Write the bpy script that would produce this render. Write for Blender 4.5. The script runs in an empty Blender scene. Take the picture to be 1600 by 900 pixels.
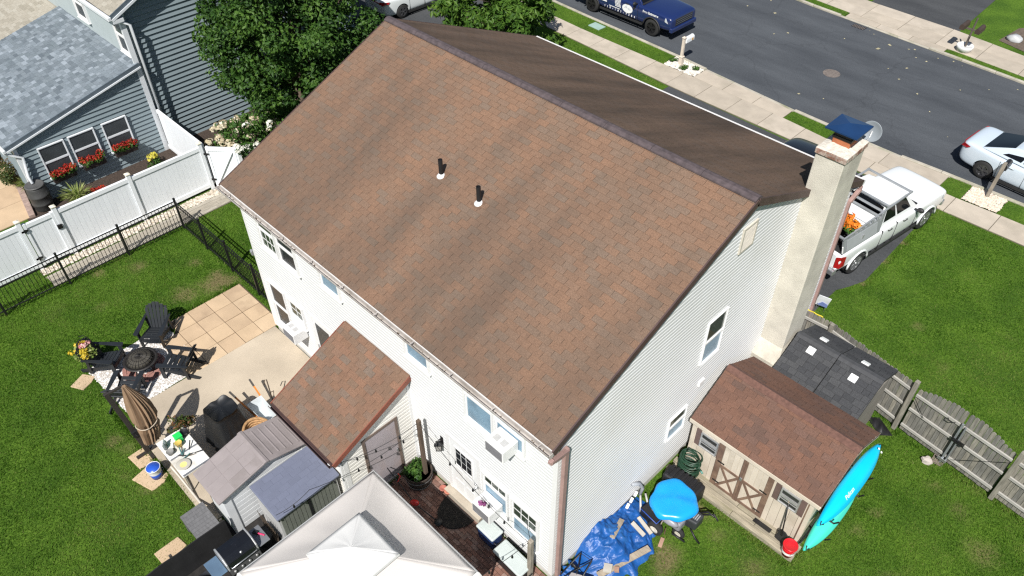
import bpy, math, random
import numpy as np
from mathutils import Vector, Matrix, Euler
from mathutils import noise as mnoise
SC = bpy.context.scene
COL = SC.collection
rad = math.radians
rnd = random.Random(7)

# ------------------------------------------------------------------ camera, sky, sun, exposure
CAM = Vector((5.31495959, -6.39312646, 16.63970027))
def make_camera():
    yaw, pitch, roll = 0.79106075, 0.75511932, 0.00843179
    cy, sy, cp, sp = math.cos(yaw), math.sin(yaw), math.cos(pitch), math.sin(pitch)
    f = Vector((-sy*cp, cy*cp, -sp)); r = Vector((cy, sy, 0)); d = f.cross(r)
    r2 = math.cos(roll)*r + math.sin(roll)*d
    d2 = -math.sin(roll)*r + math.cos(roll)*d
    m = Matrix.Identity(4)
    for i in range(3):
        m[i][0], m[i][1], m[i][2], m[i][3] = r2[i], -d2[i], -f[i], CAM[i]
    cd = bpy.data.cameras.new('camera'); co = bpy.data.objects.new('camera', cd); COL.objects.link(co)
    cd.sensor_width = 36; cd.lens = 1234.93/1600*36; cd.clip_start = 0.2; cd.clip_end = 600
    co.matrix_world = m
    SC.camera = co
make_camera()
SUN_EL = rad(51); SUN_DIR = Vector((0.50*math.cos(SUN_EL), -0.866*math.cos(SUN_EL), math.sin(SUN_EL)))
def make_light():
    w = bpy.data.worlds.new('World'); SC.world = w; w.use_nodes = True
    nt = w.node_tree; bg = nt.nodes['Background']
    sky = nt.nodes.new('ShaderNodeTexSky'); sky.sky_type = 'NISHITA'; sky.sun_disc = False
    sky.sun_elevation = SUN_EL; sky.sun_rotation = math.atan2(SUN_DIR.x, SUN_DIR.y)
    nt.links.new(sky.outputs[0], bg.inputs[0]); bg.inputs[1].default_value = 0.056
    l = bpy.data.lights.new('sun', 'SUN'); l.energy = 5.0; l.angle = rad(0.5); l.color = (1, 0.965, 0.91)
    o = bpy.data.objects.new('sun', l); COL.objects.link(o)
    o.rotation_euler = SUN_DIR.to_track_quat('Z', 'Y').to_euler(); o.location = (20, -40, 50)
make_light()
SC.view_settings.view_transform = 'Standard'; SC.view_settings.look = 'None'
SC.view_settings.exposure = 0.36; SC.view_settings.gamma = 1
SC.cycles.max_bounces = 6
SC.cycles.use_denoising = False; SC.cycles.use_adaptive_sampling = False
SC.cycles.pixel_filter_type = 'BLACKMAN_HARRIS'; SC.cycles.filter_width = 1.3; SC.cycles.sample_clamp_indirect = 4

# ------------------------------------------------------------------ materials
MATS = {}
def _n(nt, t, **k):
    n = nt.nodes.new(t)
    for a, v in k.items(): setattr(n, a, v)
    return n
def _ramp(nt, cols, pos=None):
    r = _n(nt, 'ShaderNodeValToRGB'); e = r.color_ramp.elements
    n = len(cols)
    while len(e) < n: e.new(0.5)
    for i, c in enumerate(cols):
        e[i].position = pos[i] if pos else i/(n-1); e[i].color = (*c, 1)
    return r
def mat(name, col, rough=.6, var=.18, scale=3., bump=.0, bscale=40., metal=0., spec=.5, coat=0., col2=None, wear=0., trans=0., world=False, emis=None, stretch=None, alpha=None):
    """col varied by two scales of noise, optional second colour in blotches, optional bump"""
    if name in MATS: return MATS[name]
    m = bpy.data.materials.new(name); m.use_nodes = True; nt = m.node_tree
    b = nt.nodes['Principled BSDF']; L = nt.links.new
    if world:
        src = _n(nt, 'ShaderNodeNewGeometry').outputs['Position']
    else:
        tc = _n(nt, 'ShaderNodeTexCoord'); oi = _n(nt, 'ShaderNodeObjectInfo')
        ad = _n(nt, 'ShaderNodeVectorMath', operation='MULTIPLY_ADD')
        L(oi.outputs['Random'], ad.inputs[0]); ad.inputs[1].default_value = (91, 57, 33); L(tc.outputs['Object'], ad.inputs[2]); src = ad.outputs[0]
    if stretch:
        mp = _n(nt, 'ShaderNodeVectorMath', operation='MULTIPLY'); L(src, mp.inputs[0]); mp.inputs[1].default_value = stretch; src = mp.outputs[0]
    n1 = _n(nt, 'ShaderNodeTexNoise'); n1.inputs['Scale'].default_value = scale; n1.inputs['Detail'].default_value = 6; L(src, n1.inputs['Vector'])
    lo = tuple(max(0, c*(1-var)) for c in col); hi = tuple(min(1, c*(1+var)) for c in col)
    r = _ramp(nt, [lo, col, hi], [.3, .5, .7]); L(n1.outputs['Fac'], r.inputs[0]); out = r.outputs[0]
    if col2 is not None:
        n2 = _n(nt, 'ShaderNodeTexNoise'); n2.inputs['Scale'].default_value = scale*.35; n2.inputs['Detail'].default_value = 8; n2.inputs['Roughness'].default_value = .65; L(src, n2.inputs['Vector'])
        rr = _ramp(nt, [(0,)*3, (1,)*3], [.55-wear*.2, .7-wear*.1]); L(n2.outputs['Fac'], rr.inputs[0])
        mx = _n(nt, 'ShaderNodeMix', data_type='RGBA'); L(rr.outputs[0], mx.inputs[0]); L(out, mx.inputs[6]); mx.inputs[7].default_value = (*col2, 1); out = mx.outputs[2]
    L(out, b.inputs['Base Color'])
    b.inputs['Roughness'].default_value = rough; b.inputs['Metallic'].default_value = metal
    b.inputs['Specular IOR Level'].default_value = spec; b.inputs['Coat Weight'].default_value = coat; b.inputs['Coat Roughness'].default_value = .05
    if bump:
        n3 = _n(nt, 'ShaderNodeTexNoise'); n3.inputs['Scale'].default_value = bscale; n3.inputs['Detail'].default_value = 4; L(src, n3.inputs['Vector'])
        bp = _n(nt, 'ShaderNodeBump'); bp.inputs['Strength'].default_value = bump; bp.inputs['Distance'].default_value = .02; L(n3.outputs['Fac'], bp.inputs['Height']); L(bp.outputs[0], b.inputs['Normal'])
    if emis: b.inputs['Emission Color'].default_value = (*emis, 1); b.inputs['Emission Strength'].default_value = 1
    MATS[name] = m
    return m
def shingle_mat(name, cols, obj_attr, stain=None, streak=(6, .5, 6), amount=.6, eave=None):
    """each tab takes its colour from its own number; dark algae streaks run down the slope in world space"""
    m = bpy.data.materials.new(name); m.use_nodes = True; nt = m.node_tree; b = nt.nodes['Principled BSDF']; L = nt.links.new
    a = _n(nt, 'ShaderNodeAttribute', attribute_type='OBJECT' if obj_attr else 'GEOMETRY', attribute_name='tab')
    r = _ramp(nt, cols); L(a.outputs['Fac'], r.inputs[0]); out = r.outputs[0]
    g = _n(nt, 'ShaderNodeNewGeometry')
    n1 = _n(nt, 'ShaderNodeTexNoise'); n1.inputs['Scale'].default_value = 55; n1.inputs['Detail'].default_value = 3; L(g.outputs['Position'], n1.inputs['Vector'])
    hs = _n(nt, 'ShaderNodeHueSaturation'); mr = _n(nt, 'ShaderNodeMapRange'); mr.inputs['From Min'].default_value = .3; mr.inputs['From Max'].default_value = .7; mr.inputs['To Min'].default_value = .72; mr.inputs['To Max'].default_value = 1.28
    L(n1.outputs['Fac'], mr.inputs['Value']); L(mr.outputs[0], hs.inputs['Value']); L(out, hs.inputs['Color']); out = hs.outputs[0]
    if stain:
        mp = _n(nt, 'ShaderNodeVectorMath', operation='MULTIPLY'); L(g.outputs['Position'], mp.inputs[0]); mp.inputs[1].default_value = streak
        n2 = _n(nt, 'ShaderNodeTexNoise'); n2.inputs['Scale'].default_value = .33; n2.inputs['Detail'].default_value = 6; n2.inputs['Roughness'].default_value = .6; L(mp.outputs[0], n2.inputs['Vector'])
        rr = _ramp(nt, [(0,)*3, (1,)*3], [.42, .72]); fac = n2.outputs['Fac']
        if eave:  # the algae grows from the eave upwards
            sp = _n(nt, 'ShaderNodeSeparateXYZ'); L(g.outputs['Position'], sp.inputs[0]); q = _n(nt, 'ShaderNodeMapRange'); q.inputs['From Min'].default_value = eave[0]; q.inputs['From Max'].default_value = eave[1]; q.inputs['To Min'].default_value = .13; q.inputs['To Max'].default_value = -.09
            L(sp.outputs['Z'], q.inputs['Value']); aa = _n(nt, 'ShaderNodeMath', operation='ADD'); L(fac, aa.inputs[0]); L(q.outputs[0], aa.inputs[1]); fac = aa.outputs[0]
        L(fac, rr.inputs[0])
        mu = _n(nt, 'ShaderNodeMath', operation='MULTIPLY'); L(rr.outputs[0], mu.inputs[0]); mu.inputs[1].default_value = amount
        mx = _n(nt, 'ShaderNodeMix', data_type='RGBA'); L(mu.outputs[0], mx.inputs[0]); L(out, mx.inputs[6]); mx.inputs[7].default_value = (*stain, 1); out = mx.outputs[2]
    L(out, b.inputs['Base Color']); b.inputs['Roughness'].default_value = .95; b.inputs['Specular IOR Level'].default_value = .25
    n3 = _n(nt, 'ShaderNodeTexNoise'); n3.inputs['Scale'].default_value = 160; L(g.outputs['Position'], n3.inputs['Vector'])
    bp = _n(nt, 'ShaderNodeBump'); bp.inputs['Strength'].default_value = .5; bp.inputs['Distance'].default_value = .006; L(n3.outputs['Fac'], bp.inputs['Height']); L(bp.outputs[0], b.inputs['Normal'])
    return m
def leaf_mat(name, cols, trans=.25, rough=.55, spec=.3):
    m = bpy.data.materials.new(name); m.use_nodes = True; nt = m.node_tree; b = nt.nodes['Principled BSDF']; L = nt.links.new
    a = _n(nt, 'ShaderNodeAttribute', attribute_type='GEOMETRY', attribute_name='v')
    r = _ramp(nt, cols); L(a.outputs['Fac'], r.inputs[0]); L(r.outputs[0], b.inputs['Base Color'])
    b.inputs['Roughness'].default_value = rough; b.inputs['Specular IOR Level'].default_value = spec
    if trans:
        t = _n(nt, 'ShaderNodeBsdfTranslucent'); L(r.outputs[0], t.inputs[0]); ms = _n(nt, 'ShaderNodeMixShader'); ms.inputs[0].default_value = trans
        L(b.outputs[0], ms.inputs[1]); L(t.outputs[0], ms.inputs[2]); L(ms.outputs[0], nt.nodes['Material Output'].inputs[0])
    return m
def glass_mat(name, col, rough=.04, spec=.38):
    return mat(name, col, rough=rough, var=.25, scale=1.2, spec=spec)

# ------------------------------------------------------------------ mesh builder
class B:
    def __init__(s): s.v = []; s.f = []
    def add(s, vs, fs):
        o = len(s.v); s.v += [tuple(p) for p in vs]; s.f += [tuple(i+o for i in q) for q in fs]; return s
    def bx(s, x0, y0, z0, x1, y1, z1):
        x0, x1 = min(x0, x1), max(x0, x1); y0, y1 = min(y0, y1), max(y0, y1); z0, z1 = min(z0, z1), max(z0, z1)
        return s.add([(x0,y0,z0),(x1,y0,z0),(x1,y1,z0),(x0,y1,z0),(x0,y0,z1),(x1,y0,z1),(x1,y1,z1),(x0,y1,z1)],
                     [(3,2,1,0),(4,5,6,7),(0,1,5,4),(1,2,6,5),(2,3,7,6),(3,0,4,7)])
    def box(s, c, d, R=None):
        h = [x/2 for x in d]; c = Vector(c); R = R if R is not None else Matrix.Identity(3)
        if not isinstance(R, Matrix): R = Euler(R).to_matrix()
        vs = [c + R @ Vector((sx*h[0], sy*h[1], sz*h[2])) for sz in (-1, 1) for sx, sy in ((-1,-1),(1,-1),(1,1),(-1,1))]
        return s.add(vs, [(3,2,1,0),(4,5,6,7),(0,1,5,4),(1,2,6,5),(2,3,7,6),(3,0,4,7)])
    def bar(s, p, q, w, h, up=(0,0,1)):
        p, q = Vector(p), Vector(q); d = (q-p); L = d.length; d.normalize(); u = Vector(up); sd = d.cross(u)
        if sd.length < 1e-5: sd = d.cross(Vector((1,0,0)))
        sd.normalize(); u = sd.cross(d).normalized()
        R = Matrix((d, sd, u)).transposed()
        return s.box((p+q)/2, (L, w, h), R)
    def tube(s, pts, r, n=8, caps=True):
        pts = [Vector(p) for p in pts]; rings = []
        rs = r if isinstance(r, (list, tuple)) else [r]*len(pts)
        prev = None
        for i, p in enumerate(pts):
            t = (pts[min(i+1, len(pts)-1)] - pts[max(i-1, 0)])
            if t.length < 1e-9: t = Vector((0,0,1))
            t.normalize()
            if prev is None:
                a = t.orthogonal().normalized()
            else:
                a = prev - t*prev.dot(t)
                a = a.normalized() if a.length > 1e-6 else t.orthogonal().normalized()
            prev = a; b = t.cross(a)
            rings.append([p + (a*math.cos(2*math.pi*k/n) + b*math.sin(2*math.pi*k/n))*rs[i] for k in range(n)])
        vs = [v for q in rings for v in q]
        fs = [(i*n+k, i*n+(k+1)%n, (i+1)*n+(k+1)%n, (i+1)*n+k) for i in range(len(pts)-1) for k in range(n)]
        if caps: fs += [tuple(range(n-1, -1, -1)), tuple((len(pts)-1)*n+k for k in range(n))]
        return s.add(vs, fs)
    def lathe(s, prof, c=(0,0,0), n=20, axis='z', sx=1., sy=1., cap=True):
        vs = []
        for r, z in prof:
            for k in range(n):
                a = 2*math.pi*k/n; x, y = r*math.cos(a)*sx, r*math.sin(a)*sy
                p = (x, y, z) if axis == 'z' else ((z, x, y) if axis == 'x' else (x, z, y) if axis == 'y-' else (y, z, x))
                vs.append((p[0]+c[0], p[1]+c[1], p[2]+c[2]))
        fs = [(i*n+k, i*n+(k+1)%n, (i+1)*n+(k+1)%n, (i+1)*n+k) for i in range(len(prof)-1) for k in range(n)]
        if cap and prof[0][0] > 1e-6: fs.append(tuple(range(n-1, -1, -1)))
        if cap and prof[-1][0] > 1e-6: fs.append(tuple((len(prof)-1)*n+k for k in range(n)))
        return s.add(vs, fs)
    def prism(s, pts, ext):
        n = len(pts); e = Vector(ext); a = [Vector(p) for p in pts]; b = [p+e for p in a]
        return s.add(a+b, [tuple(range(n-1, -1, -1)), tuple(range(n, 2*n))] + [(k, (k+1)%n, n+(k+1)%n, n+k) for k in range(n)])
    def sheet(s, poly, z, t=0.0):
        if t: return s.prism([(p[0], p[1], z-t) for p in poly], (0, 0, t))
        return s.add([(p[0], p[1], z) for p in poly], [tuple(range(len(poly)))])
    def ball(s, c, r, n=10, m=7, jit=0., seed=0):
        rr = random.Random(seed); r = r if isinstance(r, (tuple, list)) else (r, r, r)
        vs = [(c[0], c[1], c[2]-r[2])]
        for i in range(1, m):
            t = math.pi*i/m
            for k in range(n):
                a = 2*math.pi*k/n; q = 1+rr.uniform(-jit, jit)
                vs.append((c[0]+r[0]*q*math.sin(t)*math.cos(a), c[1]+r[1]*q*math.sin(t)*math.sin(a), c[2]-r[2]*q*math.cos(t)))
        vs.append((c[0], c[1], c[2]+r[2])); N = len(vs)-1
        fs = [(0, 1+(k+1)%n, 1+k) for k in range(n)] + [(1+i*n+k, 1+i*n+(k+1)%n, 1+(i+1)*n+(k+1)%n, 1+(i+1)*n+k) for i in range(m-2) for k in range(n)]
        fs += [(1+(m-2)*n+k, 1+(m-2)*n+(k+1)%n, N) for k in range(n)]
        return s.add(vs, fs)
    def mesh(s, name, m=None, smooth=False):
        me = bpy.data.meshes.new(name); me.from_pydata(s.v, [], s.f)
        if m is not None: me.materials.append(m)
        if smooth: me.polygons.foreach_set('use_smooth', [True]*len(me.polygons))
        me.update()
        return me
    def build(s, name, m, parent=None, smooth=False, bevel=0., loc=None, rot=None, sub=0, fix=True):
        me = s.mesh(name, m, smooth)
        o = bpy.data.objects.new(name, me); COL.objects.link(o)
        if parent: o.parent = parent
        if loc is not None: o.location = loc
        if rot is not None: o.rotation_euler = rot
        if bevel:
            md = o.modifiers.new('bevel', 'BEVEL'); md.width = bevel; md.segments = 2; md.limit_method = 'ANGLE'; md.angle_limit = rad(40)
        if sub:
            md = o.modifiers.new('sub', 'SUBSURF'); md.levels = sub; md.render_levels = sub
        return o
def tag(o, label=None, cat=None, group=None, kind=None):
    if label: o['label'] = label
    if cat: o['category'] = cat
    if group: o['group'] = group
    if kind: o['kind'] = kind
    return o
def thing(name, label, cat, loc=(0,0,0), rz=0, group=None):
    o = bpy.data.objects.new(name, None); COL.objects.link(o); o.location = loc; o.rotation_euler = (0, 0, rz); o.empty_display_size = .2
    return tag(o, label, cat, group)
def copy_tree(o, parent=None):
    c = o.copy(); COL.objects.link(c)
    if parent: c.parent = parent
    for ch in list(o.children): copy_tree(ch, c)
    return c
def piece(name, me, parent, loc, rot=(0,0,0), sc=None):
    o = bpy.data.objects.new(name, me); COL.objects.link(o); o.parent = parent; o.location = loc; o.rotation_euler = rot
    if sc: o.scale = sc
    return o
def smooth_by_angle(o, a=40):
    me = o.data; me.polygons.foreach_set('use_smooth', [True]*len(me.polygons)); me.set_sharp_from_angle(angle=rad(a)); return o
def np_mesh(name, verts, faces, m, attr=None, an='v', nv=4):
    """fast mesh from numpy arrays; every face has nv corners; attr is per face"""
    me = bpy.data.meshes.new(name); V = np.asarray(verts, dtype=np.float32).reshape(-1, 3); F = np.asarray(faces, dtype=np.int32).reshape(-1, nv)
    me.vertices.add(len(V)); me.vertices.foreach_set('co', V.ravel()); me.loops.add(F.size); me.loops.foreach_set('vertex_index', F.ravel())
    me.polygons.add(len(F)); me.polygons.foreach_set('loop_start', np.arange(0, F.size, nv, dtype=np.int32)); 
    me.polygons.foreach_set('use_smooth', np.zeros(len(F), dtype=bool))
    me.update(calc_edges=True)
    if attr is not None:
        a = me.attributes.new(an, 'FLOAT', 'FACE'); a.data.foreach_set('value', np.asarray(attr, dtype=np.float32))
    me.materials.append(m)
    return me

# ------------------------------------------------------------------ roofs of separate shingles
def shingle_roof(parent, el, er, rr, rl, tabw, exp, mats, nind=300, jitter=0., widths=None, seed=1, deck=True, deckmat=None, tabvals=None, lift=.014, deckname='roof_deck', dth=.12):
    """el,er eave corners; rl,rr ridge corners (parallelogram). Tabs are wedge shaped, lapped course over course."""
    el, er, rr, rl = map(Vector, (el, er, rr, rl)); R = random.Random(seed)
    U = (er-el); W = U.length; u = U.normalized(); V = (rl-el); v = (V - u*V.dot(u)); S = v.length; v.normalize(); n = u.cross(v).normalized()
    skew = V.dot(u)/S
    if deck:
        t = n*dth
        d = B().add([el-n*.004, er-n*.004, rr-n*.004, rl-n*.004, el-t, er-t, rr-t, rl-t], [(0,1,2,3),(7,6,5,4),(0,4,5,1),(1,5,6,2),(2,6,7,3),(3,7,4,0)])
        root = d.build(deckname, deckmat, parent)
    else: root = parent
    rows = int(math.ceil(S/exp)); tabs = []
    for i in range(rows):
        a = i*exp; off = R.random()*tabw if widths else (i % 2)*tabw*.5 + R.uniform(-.012, .012)
        x = -off
        while x < W:
            w = R.choice(widths) if widths else tabw
            x0, x1 = max(0, x), min(W, x+w); x += w
            if x1-x0 < .02: continue
            tabs.append((x0, x1, a, abs(x1-x0-w) < 1e-6, w))
    M = Matrix((u, v, n)).transposed()
    def ctr(t): return el + u*((t[0]+t[1])/2 + skew*t[2]) + v*(t[2]+exp/2)
    order = sorted(range(len(tabs)), key=lambda i: (ctr(tabs[i])-CAM).length)
    ind = set([i for i in order if tabs[i][3] and tabs[i][2]+exp*1.3 < S][:nind])
    shared = {}
    def wedge(x0, x1, top):
        g = .004
        return ([(x0+g,0,0),(x1-g,0,0),(x1-g,top,0),(x0+g,top,0),(x0+g,0,lift),(x1-g,0,lift),(x1-g,top,.003),(x0+g,top,.003)],
                [(4,5,6,7),(0,1,5,4),(1,2,6,5),(3,0,4,7),(3,2,1,0),(2,3,7,6)])
    SV, SF, SA = [], [], []
    for i, t in enumerate(tabs):
        top = min(exp*1.25, S-t[2]); val = R.random() if tabvals is None else R.choice(tabvals)+R.uniform(-.06, .06)
        j = R.uniform(-jitter, jitter)
        base = el + u*(skew*t[2]) + v*(t[2]+j)
        if i in ind:
            key = round(t[4], 4)
            if key not in shared: shared[key] = B().add(*wedge(-t[4]/2, t[4]/2, exp*1.25)).mesh('shingle', mats[0])
            o = bpy.data.objects.new('shingle', shared[key]); COL.objects.link(o); o.parent = root
            mm = M.to_4x4(); mm.translation = base + u*((t[0]+t[1])/2); o.matrix_local = mm; o['tab'] = min(1, max(0, val))
        else:
            vs, fs = wedge(t[0], t[1], top); k = len(SV)
            SV += [tuple(base + M @ Vector(p)) for p in vs]; SF += [tuple(q+k for q in f) for f in fs]; SA += [val]*6
    if SV:
        me = np_mesh('shingle_field', SV, SF, mats[1], SA, 'tab')
        o = bpy.data.objects.new('shingle_field', me); COL.objects.link(o); o.parent = root; o['kind'] = 'stuff'
    return root
def clip(poly, axis, val, keep_ge):
    out = []
    for i in range(len(poly)):
        a, b = poly[i], poly[(i+1) % len(poly)]; ia = (a[axis] >= val) == keep_ge or a[axis] == val; ib = (b[axis] >= val) == keep_ge or b[axis] == val
        if ia: out.append(a)
        if ia != ib and a[axis] != b[axis]:
            t = (val-a[axis])/(b[axis]-a[axis]); out.append(tuple(a[k]+t*(b[k]-a[k]) for k in (0, 1)))
    return out
def siding(name, parent, O, u, n, poly, exp, m, d=.02, th=.12, flat=.02):
    """lapped clapboard courses over a convex polygon (u,z) on the plane through O; every course stands proud at its foot"""
    O, u, n = Vector(O), Vector(u), Vector(n); b = B(); zs = [p[1] for p in poly]; z = min(zs)
    pt = lambda q, o: O + u*q[0] + Vector((0,0,q[1])) + n*o
    while z < max(zs)-1e-6:
        c = clip(clip(poly, 1, z, True), 1, z+exp, False)
        if len(c) >= 3:
            for lo_, hi_, o0, o1 in ((z, z+exp*flat, d, d*.92), (z+exp*flat, z+exp, d*.92, 0)):
                cc = clip(clip(c, 1, lo_, True), 1, hi_, False)
                if len(cc) >= 3: b.add([pt(q, o0+(o1-o0)*(q[1]-lo_)/(hi_-lo_)) for q in cc], [tuple(range(len(cc)))])
            lo = [q for q in c if abs(q[1]-z) < 1e-6]
            if len(lo) >= 2:
                x0, x1 = min(q[0] for q in lo), max(q[0] for q in lo)
                b.add([pt((x0,z),0), pt((x1,z),0), pt((x1,z),d), pt((x0,z),d)], [(0,1,2,3)])
        z += exp
    b.prism([pt(q, -.002) for q in poly], -n*th)
    o = b.build(name, m, parent)
    return o
# ------------------------------------------------------------------ shared materials
WHITE = mat('white_vinyl', (.80,.80,.79), rough=.45, var=.03, scale=1.2)
SIDING = mat('white_siding', (.635,.645,.65), rough=.5, var=.04, scale=.8, col2=(.60,.605,.595), wear=.05)
TRIM = mat('white_trim', (.74,.74,.74), rough=.4, var=.03)
DARKTRIM = mat('brown_trim', (.075,.045,.042), rough=.55, var=.2)
PINKMETAL = mat('faded_brown_metal', (.34,.22,.20), rough=.55, var=.12, scale=5)
BLACK = mat('black_plastic', (.012,.012,.014), rough=.5, var=.3)
BLACKMETAL = mat('black_metal', (.012,.012,.013), rough=.4, var=.2)
GLASSDARK = glass_mat('dark_glass', (.016,.020,.024), rough=.22, spec=.25)
GLASSBLUE = mat('screened_glass', (.17,.27,.36), rough=.35, var=.22, scale=2.5)
GLASSPALE = mat('pale_screen', (.25,.36,.45), rough=.35, var=.12, scale=2)
GLASSGREEN = glass_mat('garden_reflection_glass', (.035,.05,.035), rough=.06)  # green reflection in the panes is painted as the glass tint
GREYMETAL = mat('grey_metal', (.42,.43,.44), rough=.4, var=.12, metal=.4)
STEEL = mat('steel', (.55,.56,.58), rough=.32, var=.1, metal=.8)
CONC = mat('concrete', (.42,.37,.30), rough=.9, var=.12, scale=1.3, bump=.3, bscale=60, col2=(.30,.26,.21), wear=.2)
WOOD = mat('weathered_wood', (.25,.22,.18), rough=.85, var=.35, scale=2.2, stretch=(9,9,1.2), bump=.3, bscale=8)
DECKDARK = mat('roof_felt', (.05,.035,.028), rough=.95, var=.2)
BROWNS = [(.166,.118,.087),(.200,.121,.080),(.172,.124,.093),(.210,.126,.083),(.188,.117,.080)]
ZE_, ZR_ = 5.269, 7.679
MAINROOF = (shingle_mat('brown_shingle', BROWNS, True, stain=(.076,.060,.049), streak=(2.8,.45,.45), amount=.52, eave=(ZE_,ZR_)), shingle_mat('brown_shingle_field', BROWNS, False, stain=(.076,.060,.049), streak=(2.8,.45,.45), amount=.52, eave=(ZE_,ZR_)))
FRONTS = [(.105,.072,.052),(.12,.08,.058),(.112,.08,.062)]  # front slope browns, darkened in the colour for the weaker light there
FRONTROOF = (None, shingle_mat('shaded_streaked_shingle', FRONTS, False, stain=(.03,.024,.02), streak=(2.6,.4,.4), amount=.85))
EXTS = [(.150,.112,.084),(.190,.108,.070),(.155,.120,.096),(.21,.118,.078),(.165,.108,.076)]
EXTROOF = (shingle_mat('extension_shingle', EXTS, True, stain=(.07,.05,.04), amount=.35), shingle_mat('extension_shingle_field', EXTS, False, stain=(.07,.05,.04), amount=.35))

L, D, ZE, ZR = 10.87, 10.542, 5.269, 7.679
OV, OG = .30, .13
HD = D/2
house = thing('house', 'large white sided two storey house with brown shingle roof and tall chimney', 'house')
def house_walls():
    zt = ZE - .02
    slope = (ZR-ZE)/(HD+OV); g0 = ZE + slope*OV - .16; gr = ZR - .16
    siding('wall', house, (-L,0,0), (1,0,0), (0,-1,0), [(0,.25),(L,.25),(L,zt),(0,zt)], .104, SIDING, d=.021, flat=.55)
    siding('wall', house, (0,0,0), (0,1,0), (1,0,0), [(0,.3),(D,.3),(D,g0),(HD,gr),(0,g0)], .104, SIDING, d=.031, flat=.52)
    siding('wall', house, (-L,D,0), (0,-1,0), (-1,0,0), [(0,.3),(D,.3),(D,g0),(HD,gr),(0,g0)], .104, SIDING, d=.031, flat=.52)
    siding('wall', house, (0,D,0), (-1,0,0), (0,1,0), [(0,.25),(L,.25),(L,zt),(0,zt)], .104, SIDING, d=.031, flat=.52)
    f = mat('foundation_block', (.55,.54,.51), rough=.9, var=.15, scale=2, bump=.3, bscale=20, col2=(.38,.35,.30), wear=.3)
    b = B(); b.bx(-L+.03,.02,-.3, -.02,D-.02,.32); b.build('foundation', f, house)
    for x, y in ((0,0),(-L,0),(0,D),(-L,D)):
        sx = 1 if x == 0 else -1; sy = -1 if y == 0 else 1
        t = B(); t.bx(x+sx*.026, y-sy*.09, .25, x-sx*.004, y+sy*.026, g0-.1); t.bx(x-sx*.09, y+sy*.025, .25, x-sx*.004, y-sy*.004, g0-.12); t.build('corner_trim', TRIM, house)
house_walls()
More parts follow.
